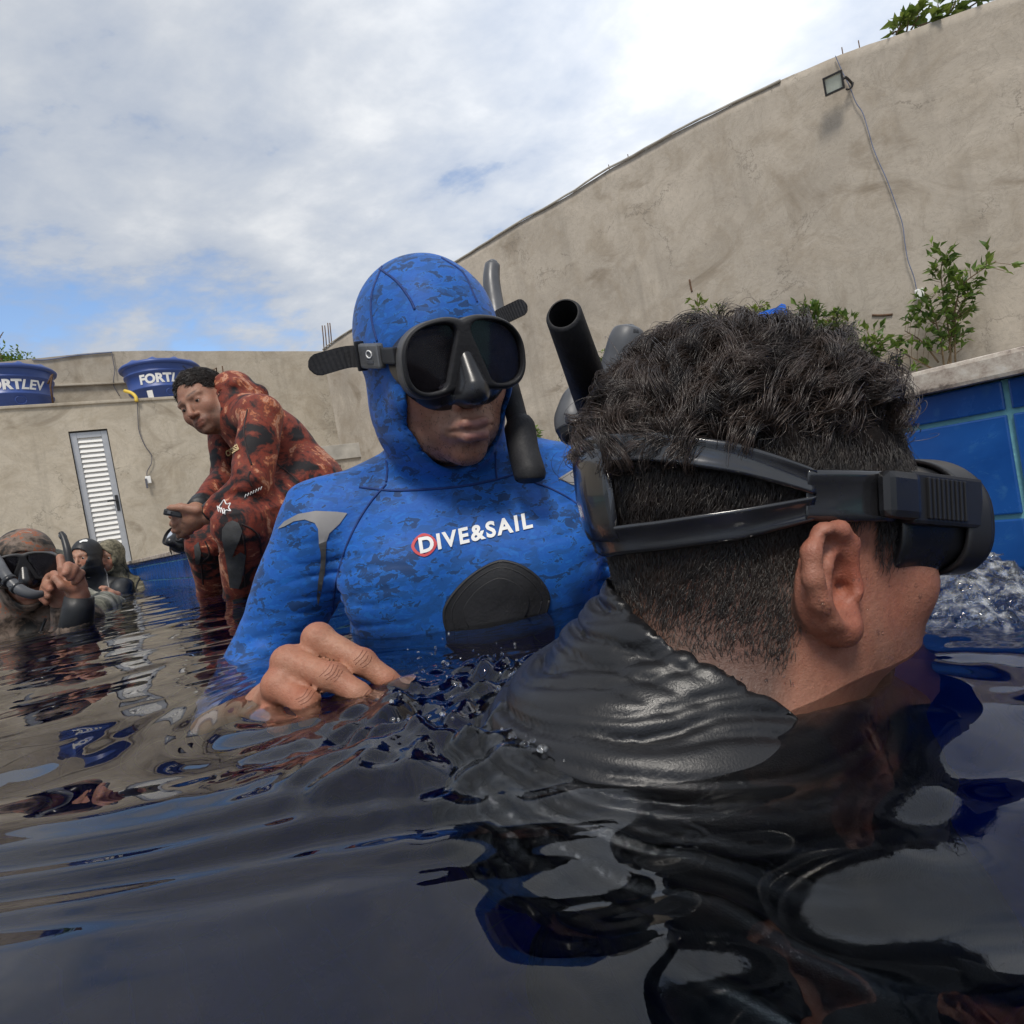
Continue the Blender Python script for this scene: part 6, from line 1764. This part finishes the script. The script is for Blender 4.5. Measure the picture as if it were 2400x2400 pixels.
def seated_suit(p):
    d = smin(st1(p), hood_roll(p), 0.02); d = smin(d, collar_s(p), 0.02)
    d = smax(d, -(sneck(p)-0.004), 0.004)
    # wrinkles at the bends
    w = np.zeros(len(p))
    for c, r_ in ((s_elL, 0.12), (s_hipL, 0.2), (s_knL, 0.12), (s_knR, 0.12), (s_elR, 0.1)): w += np.exp(-((p-c)**2).sum(1)/r_**2)
    d = d - 0.0065*np.clip(w, 0, 1)*(1-np.abs(vnoise(p*np.array([16, 16, 26]), 41)))**2 - 0.003*vnoise(p*12, 42)
    d = smax(d, -wrist_cut(p, s_elL, s_wrL, 0.0), 0.004); d = smax(d, -wrist_cut(p, s_elR, s_wrR, 0.0), 0.004)
    return d
ssuit = sdf_obj('wetsuit', seated_suit, slo, shi, 0.0060, M['redcamo'], seated, newton=1)
ssb = bvh_of(ssuit)
M['redseam'] = flat_mat('dark_seam', (0.02, 0.008, 0.008), 0.7, var=0.2)
for sx in ([(612, 922), (655, 980), (690, 1030), (712, 1060), (722, 1115), (735, 1130)], [(580, 960), (572, 1010), (580, 1060), (590, 1090)], [(650, 1088), (680, 1112), (700, 1130)], [(568, 1250), (575, 1290), (572, 1330), (576, 1375)], [(566, 1228), (590, 1240), (608, 1262), (612, 1300)], [(480, 1268), (488, 1285), (490, 1302), (474, 1318)], [(464, 1318), (490, 1322), (520, 1318)], [(472, 1322), (476, 1370)], [(590, 1140), (582, 1120), (586, 1105)]):
    seam('seam', ssb, sx, 0.0028, M['redseam'], ssuit, 30)
# knee pads, prints, cuff
pv, pfc = poly_grid([(532, 1226), (546, 1220), (560, 1226), (568, 1245), (560, 1268), (550, 1290), (546, 1305), (564, 1292), (576, 1300), (572, 1330), (566, 1360), (560, 1378), (540, 1376), (536, 1340), (530, 1300), (522, 1265), (522, 1240)], 9)
decal('knee_pad', ssb, pv, pfc, M['darkpatch'], ssuit, 0.004)
pv, pfc = poly_grid([(456, 1280), (466, 1270), (472, 1295), (468, 1320), (460, 1322)], 8); decal('knee_pad', ssb, pv, pfc, M['darkpatch'], ssuit, 0.004)
v1, f1 = text_mesh('CRESSI', 0.03, 0.0, 0.2)
ux, uy = np.array([30.0, -19.0]), np.array([-5.0, -12.0]); w_ = v1[:, 0].max()
decal('printed_lettering', ssb, [np.array([532, 1072]) + ux*(x/w_) + uy*(y/0.7) for x, y in v1], f1, M['goldprint'], ssuit, 0.003)
for pl_ in ([(512, 1190), (520, 1180), (526, 1172), (531, 1182), (540, 1180), (536, 1190), (541, 1198), (530, 1196), (524, 1204), (521, 1194)], ):
    seam('printed_emblem', ssb, pl_ + [pl_[0]], 0.0016, M['print'], ssuit, 50, 0.001)
for k in range(4): seam('printed_emblem', ssb, [(510+k*5, 1186+k*2), (513+k*5, 1200+k*2)], 0.0013, M['print'], ssuit, 6, 0.001)
for k in range(7): seam('printed_emblem', ssb, [(574+k*6, 1166-k*3), (577+k*6, 1158-k*3)], 0.0014, M['print'], ssuit, 5, 0.001)
cd = (s_wrL-s_elL)/np.linalg.norm(s_wrL-s_elL)
tube_obj('cuff', [s_wrL - cd*0.055, s_wrL - cd*0.03, s_wrL + cd*0.002], np.array([0.041, 0.0385, 0.0365]), M['neoprene'], ssuit, seg=20)
cd = (s_wrR-s_elR)/np.linalg.norm(s_wrR-s_elR)
tube_obj('cuff', [s_wrR - cd*0.05, s_wrR + cd*0.002], np.array([0.039, 0.0355]), M['neoprene'], ssuit, seg=20)
# hair
hh = head_field(ears=(), face=False)
rs = np.random.RandomState(21)
p_, n_ = scalp_points(2200, hh, lambda q: seated_hairline(q)*np.interp(q[:, 2], [0.0, 0.06], [0.6, 1.0]), rs)
K = 7
g_ = grow(p_, n_, np.interp(p_[:, 2], [0.0, 0.05, 0.10], [0.008, 0.018, 0.028])*(0.8+0.4*rs.rand(len(p_))), lambda p: np.stack([0.35+0.3*fbm(p*30, 2, 3), 0.55+0.5*fbm(p*25, 2, 6), 0.2+0*p[:, 0]], 1), 0.0008, 0.2, rs, 0.45, 0.35)
kk = np.concatenate([g_ + rs.normal(size=(len(g_), 1, 3))*0.003*(1-0.7*np.linspace(0, 1, K))[None, :, None] for _ in range(6)])
strands('short_hair', to_world(SF, kk.reshape(-1, 3)).reshape(-1, K, 3), 0.0006, M['hair'], seated)
def scap(q):
    x, y, z = q.T; d = hh(q) - np.interp(z, [0.0, 0.06, 0.1], [0.001, 0.004, 0.006]) - 0.004*fbm(q*55, 2, 4)*np.clip((z-0.02)/0.04, 0, 1)
    bot = np.interp(y, [-0.1, -0.05, -0.02, 0.03, 0.06], [-0.055, -0.045, 0.005, 0.018, 0.03]); return smax(smax(d, bot-z, 0.005), y-np.where(z > 0.05, 0.074, 0.052), 0.006)
Vc, Fc = polygonize(scap, (-0.11, -0.14, -0.08), (0.11, 0.12, 0.15), 0.004); mesh_obj('hair_base', to_world(SF, Vc), Fc, M['hairbase'], seated, True)
# device in his hands
dv = empty('dive_computer', J(408, 1200, 1.83)); tag(dv, 'small black handheld device held by the seated man', 'device')
d0, d1 = J(388, 1198, 1.84), J(432, 1206, 1.85); dx = d1-d0; L = np.linalg.norm(dx); dx /= L; dz_ = CU - dx*np.dot(CU, dx); dz_ /= np.linalg.norm(dz_); dy = np.cross(dz_, dx)
adopt(box_obj('body', d0, dx, dy, dz_, (0, L, -0.02, 0.02, -0.011, 0.008), M['black'], bev=0.005), dv)
adopt(box_obj('screen', d0, dx, dy, dz_, (0.006, L-0.006, -0.015, 0.015, 0.0085, 0.0098), M['glass']), dv)
adopt(box_obj('button', d0, dx, dy, dz_, (0.012, 0.022, -0.0225, -0.0205, -0.005, 0.003), M['greytube'], bev=0.001), dv)
# mask lying on the coping beside him
mz = COPE+0.004; mc = on_z(430, 1300, mz+0.03) if False else J(432, 1286, 3.02)
cm = empty('diving_mask', (mc[0], mc[1], COPE)); tag(cm, 'black diving mask left lying on the granite coping', 'diving mask')
mfr = (np.array([mc[0], mc[1], COPE+0.05]), np.stack([D*0.94+W*0.34, W*0.8-D*0.3+Z*0.5, Z*1.0], 1), 1.0)
q_, _r = np.linalg.qr(mfr[1]); q_ *= np.sign(np.diag(_r)); mfr = (mfr[0]-q_@np.array([0, 0.09, 0]), q_, 1.05)
tmp = make_mask('tmp_mask', mfr, 'x', h=0.003, rim='black')
for ch in list(tmp.children): ch.parent = cm; ch.matrix_parent_inverse = Matrix.Translation(-Vector(cm.location))
bpy.data.objects.remove(tmp)
lp = [J(402, 1296, 3.05), J(398, 1282, 3.02), J(410, 1274, 3.00), J(428, 1276, 2.99), J(440, 1282, 2.98)]
adopt(tube_obj('strap', lp, 0.011, M['silicone'], None, n=24, prof=[(1, 0.2), (1, -0.2), (-1, -0.2), (-1, 0.2)], smooth=False), cm)

# ================================================================== MEN IN THE WATER AT THE FAR LEFT
def hooded(label, fr, skin, suit, torso_fn, neckb, opening=(0.060, 0.088, -0.020), beard=0.3, h=0.006, hh_=0.0045, extra=None, cuts=(), hood=None, inflate=0.007, suitname='wetsuit'):
    hf = head_field(ears=()); hs = head_field(ears=(), face=False); hw_, hsw = placed(hf, fr), placed(hs, fr)
    nt_ = to_world(fr, (0, -0.02, -0.055)); nk = cone(nt_, neckb, 0.055, 0.058); nko = cone(nt_, neckb, 0.070, 0.080)
    t0, t1_ = torso_fn(-0.006), torso_fn(0.0)
    def body(p):
        d = smin(smin(hw_(p), nk(p), 0.025), t0(p), 0.03)
        if extra is not None: d = smin(d, extra(p), 0.008)
        return d
    ox, oz, cz = opening
    def suitf(p):
        d = smin(hsw(p)-inflate, nko(p), 0.03); x, y, z = to_local(fr, p).T
        op = smax((np.sqrt((x/ox)**2+((z-cz)/oz)**2)-1)*0.06, 0.012-y, 0.006)
        d = smax(d, -op, 0.005); d = smin(d, t1_(p), 0.02) - 0.003*vnoise(p*14, 7) - 0.003*(1-np.abs(vnoise(p*np.array([9, 9, 22]), 9)))**2
        for el, wr in cuts: d = smax(d, -wrist_cut(p, el, wr, 0.0), 0.004)
        return d
    return body, suitf
def build_hooded(label, fr, skin, suitmat, torso_fn, neckb, pts, h, beard=0.3, extra=None, cuts=(), opening=(0.060, 0.088, -0.020), lipc=None, zmin=-0.22):
    body, suitf = hooded(label, fr, skin, None, torso_fn, neckb, opening, extra=extra, cuts=cuts)
    lo, hi = bounds(box_corners(fr, (-0.1, -0.13, -0.13), (0.1, 0.13, 0.14)) + pts, 0.09); lo[2] = max(lo[2], zmin)
    o = sdf_obj('person', body, lo, hi, h, M['skin'], None, color=face_color(fr, skin, beard=beard, lip=lipc))
    tag(o, label, 'person'); add_eyes(fr, o)
    s_ = sdf_obj('wetsuit', suitf, lo, hi, h, suitmat, o, newton=1)
    return o, s_
def bust(fr_t, arms):
    """shoulders and chest in a torso frame; arms: list of joint lists with radii"""
    def fn(g=0.0):
        T_ = Shape(); w = lambda *q: to_world(fr_t, q)
        T_.add(ell(w(0, -0.005, -0.17), np.array((0.172, 0.112, 0.20))+g, fr_t[1]), 0)
        for s_ in (1, -1): T_.add(cone(w(s_*0.02, -0.01, 0.04), w(s_*0.165, -0.01, -0.02), 0.062+g, 0.062+g), 0.05)
        for pts_, rads in arms: T_.add(chain(pts_, [r_+g for r_ in rads], 0.02), 0.025)
        return T_
    return fn
# --- masked diver in brown camouflage
AF = head_frame(62, 1332, 1.98, 36, 2, -8, 1.0); AT = head_frame(48, 1468, 2.02, 20, 0, -9, 1.0)
a_el, a_wr = J(176, 1490, 1.80), J(186, 1402, 1.80)
a_hand = small_hand(J(182, 1392, 1.80), [J(150, 1352, 1.79), J(164, 1346, 1.80), J(176, 1350, 1.81), J(186, 1360, 1.82)],
                    [[J(146, 1332, 1.79), J(141, 1306, 1.80)], [J(160, 1326, 1.76), J(154, 1344, 1.73)], [J(174, 1332, 1.77), J(164, 1354, 1.74)], [J(188, 1344, 1.79), J(176, 1364, 1.76)]], 0.0110, [J(172, 1380, 1.78), J(146, 1372, 1.76), J(130, 1354, 1.76)])
a_wr2 = J(150, 1418, 1.90); a_el2 = J(160, 1500, 1.92)
a_hand2 = small_hand(J(142, 1410, 1.90), [J(118, 1352, 1.88), J(112, 1362, 1.88), J(108, 1376, 1.88), J(106, 1388, 1.88)],
                     [[J(126, 1346, 1.86), J(140, 1352, 1.84)], [J(108, 1372, 1.86), J(118, 1382, 1.84)], [J(104, 1390, 1.86), J(114, 1398, 1.84)], [J(102, 1402, 1.86), J(110, 1412, 1.85)]], 0.0105, [J(130, 1392, 1.88), J(120, 1372, 1.86), J(128, 1356, 1.84)])
extra = lambda p: smin(a_hand(p), a_hand2(p), 0.004)
A, A_s = build_hooded('diver in rusty brown camouflage hood raising both hands at the left edge', AF, (0.36, 0.185, 0.122), M['browncamo'],
    bust(AT, [([to_world(AT, (-0.165, 0.0, -0.03)), J(120, 1530, 1.90), a_el, a_wr], [0.06, 0.05, 0.042, 0.033]), ([to_world(AT, (0.165, 0.0, -0.03)), J(60, 1600, 1.85), a_el2, a_wr2], [0.06, 0.05, 0.042, 0.031])]),
    to_world(AT, (0, -0.01, 0.04)), [a_el, a_wr, J(140, 1300, 1.8), J(195, 1400, 1.8), to_world(AT, (0.2, 0, -0.05)), to_world(AT, (-0.2, 0, -0.05)), to_world(AT, (0, -0.12, -0.05)), to_world(AT, (0, 0.12, -0.05))], 0.0060, extra=extra, cuts=((a_el, a_wr), (a_el2, a_wr2)))
cd = (a_wr-a_el)/np.linalg.norm(a_wr-a_el); tube_obj('cuff', [a_el - cd*0.02, a_wr - cd*0.03, a_wr + cd*0.004], np.array([0.047, 0.040, 0.037]), M['neoprene'], A_s, seg=18)
am = make_mask('diving_mask', (to_world(AF, (0, -0.002, 0.010)), AF[1], 1.0), 'black diving mask on the brown hooded diver at far left', h=0.0028, rim='greyrim')
astrap = lambda q: hh(q)-0.009
th = np.linspace(rad(62), rad(298), 60); V, Fs = band(astrap, AF, th, np.full(60, 0.004), np.full(60, 0.028), 0.003, 0.0); adopt(mesh_obj('strap', V, Fs, M['silicone'], None, True), am)
for sgn in (1, -1):
    q0 = radial_hit(astrap, AF, np.array([sgn*rad(66)]), 0.014, 0.003)[0]; q1 = np.array([sgn*0.088, 0.095, 0.012])
    adopt(tube_obj('buckle', [to_world(AF, q0), to_world(AF, q1)], 0.014, M['black'], None, prof=[(1, 0.35), (1, -0.35), (-1, -0.35), (-1, 0.35)], smooth=False, up0=AF[1][:, 2]), am)
asn = empty('snorkel', J(60, 1370, 1.86)); tag(asn, 'grey green snorkel curving under the brown hooded diver\'s chin', 'snorkel')
adopt(tube_obj('tube', [J(-24, 1290, 1.90), J(-6, 1312, 1.84), J(14, 1348, 1.79), J(44, 1380, 1.78), J(76, 1393, 1.79), J(100, 1392, 1.81)], np.array([0.013, 0.013, 0.014, 0.016, 0.014, 0.010]), M['greytube'], None, seg=14, n=40), asn)
for t_ in ((26, 1352, 32, 1358), (42, 1369, 50, 1374)):
    adopt(tube_obj('ring', [J(t_[0]-6, t_[1]+6, 1.783), J(t_[2]-6, t_[3]+6, 1.78)], 0.0185, M['silicone'], None, seg=14), asn)
tube_obj('zip_line', [to_world(AT, (-0.10, 0.09, 0.02)), to_world(AT, (-0.07, 0.112, -0.05)), to_world(AT, (-0.04, 0.122, -0.12))], 0.004, M['neoprene'], A_s, n=12, seg=6)
# --- diver in grey camouflage behind him
Bf = head_frame(112, 1352, 2.80, -18, 4, -10, 1.0); Bt = head_frame(180, 1436, 2.84, -6, 0, -12, 1.0)
b_el3, b_wr3 = J(232, 1430, 2.55), J(190, 1420, 2.45)
B, B_s = build_hooded('diver in pale grey camouflage half hidden behind the raised hand', Bf, (0.42, 0.23, 0.15), M['greycamo'],
    bust(Bt, [([to_world(Bt, (-0.160, 0, -0.02)), J(244, 1424, 2.66), b_el3], [0.066, 0.060, 0.05])]), to_world(Bt, (0, -0.01, 0.04)),
    [J(250, 1400, 2.56), to_world(Bt, (0.2, 0, -0.05)), to_world(Bt, (-0.2, 0, -0.05)), to_world(Bt, (0, 0.12, -0.05))], 0.0070)
bmk = make_mask('diving_mask', (Bf[0], Bf[1], 1.03), 'mask of the grey camouflaged diver behind the raised finger', h=0.0035, rim='black')
bsn = empty('snorkel', J(163, 1322, 2.52)); tag(bsn, 'thin black snorkel standing up behind the raised finger', 'snorkel')
adopt(tube_obj('tube', [J(143, 1249, 2.56), J(150, 1262, 2.55), J(158, 1290, 2.53), J(163, 1322, 2.52)], np.array([0.010, 0.012, 0.014, 0.015]), M['black'], None, seg=14, n=24), bsn)
adopt(tube_obj('band', [J(145, 1254, 2.56), J(149, 1260, 2.555)], 0.0135, M['greytube'], None, seg=14), bsn)
# --- man in black hood
Cf = head_frame(202, 1306, 4.00, 2, 0, -8, 0.95); Ct = head_frame(226, 1384, 4.06, 10, 0, -10, 0.95)
c_el, c_wr = J(282, 1400, 3.88), J(272, 1404, 3.76)
c_hand = small_hand(J(272, 1396, 3.74), [J(250, 1388, 3.70), J(250, 1392, 3.68), J(251, 1396, 3.68)], [[J(244, 1380, 3.68), J(236, 1378, 3.67)], [J(240, 1390, 3.66), J(232, 1393, 3.66)], [J(242, 1397, 3.66), J(234, 1401, 3.65)]], 0.0115, [J(262, 1388, 3.72), J(248, 1378, 3.70), J(238, 1376, 3.69)])
Cm, C_s = build_hooded('man in black hood and black wetsuit, hand on the water', Cf, (0.43, 0.235, 0.155), M['neoprene'],
    bust(Ct, [([to_world(Ct, (-0.165, 0, -0.02)), J(284, 1378, 3.94), c_el, c_wr], [0.064, 0.055, 0.046, 0.034]), ([to_world(Ct, (0.165, 0, -0.02)), to_world(Ct, (0.19, 0.03, -0.2))], [0.062, 0.05])]), to_world(Ct, (0, -0.01, 0.04)),
    [J(294, 1380, 3.92), c_wr, J(230, 1390, 3.66), to_world(Ct, (0.2, 0, -0.05)), to_world(Ct, (0, -0.12, -0.05))], 0.0070, beard=0.75, extra=c_hand, cuts=((c_el, c_wr),), opening=(0.060, 0.066, -0.002))
csb = bvh_of(C_s)
pv, pfc = poly_grid([(186, 1270), (194, 1266), (202, 1265), (206, 1267), (204, 1270), (194, 1270), (188, 1273)], 4); decal('printed_emblem', csb, pv, pfc, M['print'], C_s, 0.003)
seam('printed_lettering', csb, [(277, 1354), (280, 1366), (284, 1384)], 0.010, M['print'], C_s, 10, -0.004)
seam('seam', csb, [(244, 1332), (250, 1345), (252, 1360), (256, 1380)], 0.004, M['greypatch'], C_s, 16)
# --- man in olive camouflage hood
Df = head_frame(258, 1306, 4.16, 6, 0, -8, 0.95); Dt = head_frame(284, 1380, 4.20, 4, 0, -12, 0.92)
Dm, D_s = build_hooded('bearded man in olive camouflage hood at the far pool wall', Df, (0.38, 0.20, 0.13), M['olivecamo'],
    bust(Dt, [([to_world(Dt, (-0.165, 0, -0.02)), J(334, 1382, 4.14), J(330, 1398, 4.05)], [0.07, 0.056, 0.045]), ([to_world(Dt, (0.165, 0, -0.02)), to_world(Dt, (0.19, 0.03, -0.2))], [0.062, 0.05])]), to_world(Dt, (0, -0.01, 0.04)),
    [J(340, 1384, 4.1), to_world(Dt, (0.2, 0, -0.05)), to_world(Dt, (0, -0.12, -0.05))], 0.0080, beard=0.8, opening=(0.056, 0.080, -0.02))
dsb = bvh_of(D_s)
seam('seam', dsb, [(330, 1352), (322, 1368), (318, 1385)], 0.006, M['neoprene'], D_s, 12)
seam('seam', dsb, [(284, 1322), (296, 1336), (300, 1352), (298, 1370)], 0.003, M['neoprene'], D_s, 16)
# ================================================================== churned water
rs = np.random.RandomState(31)
sc0 = on_z(2215, 1462, 0.0); sc0 = P(2235, 1455, 0.44)
top_s = P(2250, 1318, 0.45)
base_s = np.array([sc0[0], sc0[1], 0.006]); hgt = top_s[2]-base_s[2]
def splash_f(p):
    q = p-base_s; r = np.hypot(q[:, 0], q[:, 1]*0.9); z = q[:, 2]
    t = np.clip(z/hgt, 0, 1)
    ax_x = (top_s[0]-base_s[0])*t*1.0
    r = np.hypot(q[:, 0]-ax_x, q[:, 1]*0.85)
    rad_ = 0.034*(1-t)**0.7 + 0.012
    d = np.maximum((r-rad_)*0.8, z-hgt)
    d = np.maximum(d, -z-0.012)
    return (d - 0.0080*vnoise(p*48, 1) - 0.0055*vnoise(p*95, 2) - 0.0026*vnoise(p*200, 3))*0.55
o = sdf_obj('water_splash', splash_f, base_s-np.array([0.075, 0.075, 0.02]), base_s+np.array([0.095, 0.075, hgt+0.03]), 0.0022, M['splash'], None)
tag(o, 'clear boiling splash of water under the near man\'s mask', 'splash', kind='stuff')
parts_ = []
for k in range(46):
    a = rs.uniform(0, 6.28); rr = rs.uniform(0.015, 0.065); parts_.append(droplet_arrays(base_s + np.array([rr*math.cos(a), rr*math.sin(a), rs.uniform(0.0, hgt*0.9)*(1-rr/0.08)]), rs.uniform(0.0007, 0.0022), rs))
V, Fs = join_arrays(parts_); o = mesh_obj('water_droplets', V, Fs, M['splash'], None, True); tag(o, 'loose droplets thrown up around the splash at the mask', 'droplets', kind='stuff')
# bubbles and beads along the wet shoulder
parts_ = []
line = [(1010, 1560), (1090, 1570), (1180, 1560), (1230, 1620), (1228, 1700), (1245, 1790), (1260, 1840), (1160, 1700), (1060, 1690), (960, 1740), (1120, 1640)]
for k in range(110):
    i = rs.randint(len(line)); x, y = line[i]; x += rs.normal()*38; y += rs.normal()*26
    c = on_z(x, y, 0.0); c[2] = float(water_h(np.array([c[0]]), np.array([c[1]]))[0]) + rs.uniform(-0.001, 0.003)
    parts_.append(droplet_arrays(c, rs.choice([0.0008, 0.0013, 0.0019, 0.0026], p=[0.45, 0.3, 0.18, 0.07]), rs))
V, Fs = join_arrays(parts_); o = mesh_obj('water_bubbles', V, Fs, M['splash'], None, True); tag(o, 'beads and bubbles on the broken water by the shoulder', 'bubbles', kind='stuff')

# beads of water clinging to the wet people
M['bead'] = (lambda m_: m_)(bpy.data.materials.new('water_bead')); M['bead'].use_nodes = True
_b = [n for n in M['bead'].node_tree.nodes if n.type == 'BSDF_PRINCIPLED'][0]
_b.inputs['Base Color'].default_value = (1, 1, 1, 1); _b.inputs['Roughness'].default_value = 0.0; _b.inputs['IOR'].default_value = 1.333; _b.inputs['Transmission Weight'].default_value = 1.0
def beads(parent, bvh, boxes, n, rmin, rmax, seed):
    rs = np.random.RandomState(seed); parts_ = []
    for k in range(n):
        x0, y0, x1, y1 = boxes[rs.randint(len(boxes))]; c = cast(bvh, rs.uniform(x0, x1), rs.uniform(y0, y1), 0.0)
        if c is None: continue
        r = rmin + (rmax-rmin)*rs.rand()**3
        bm = bmesh.new(); bmesh.ops.create_icosphere(bm, subdivisions=2, radius=r); bm.verts.index_update()
        V = np.array([v.co[:] for v in bm.verts]); V -= np.outer(V@c[1], c[1])*0.45; V += c[0] + c[1]*r*0.25 + np.array([0, 0, -0.0])
        Fs = [tuple(v.index for v in f.verts) for f in bm.faces]; bm.free(); parts_.append((V, Fs))
    V, Fs = join_arrays(parts_); o = mesh_obj('water_beads', V, Fs, M['bead'], parent, True); o['kind'] = 'stuff'; return o
beads(near, bvh_of(near), [(1700, 1400, 1950, 1650), (2000, 1250, 2160, 1500), (1450, 1480, 1800, 1600)], 150, 0.0003, 0.0011, 5)
beads(suit, sb, [(830, 600, 1150, 760), (700, 1180, 1300, 1420), (840, 860, 960, 1120)], 150, 0.0005, 0.0014, 6)
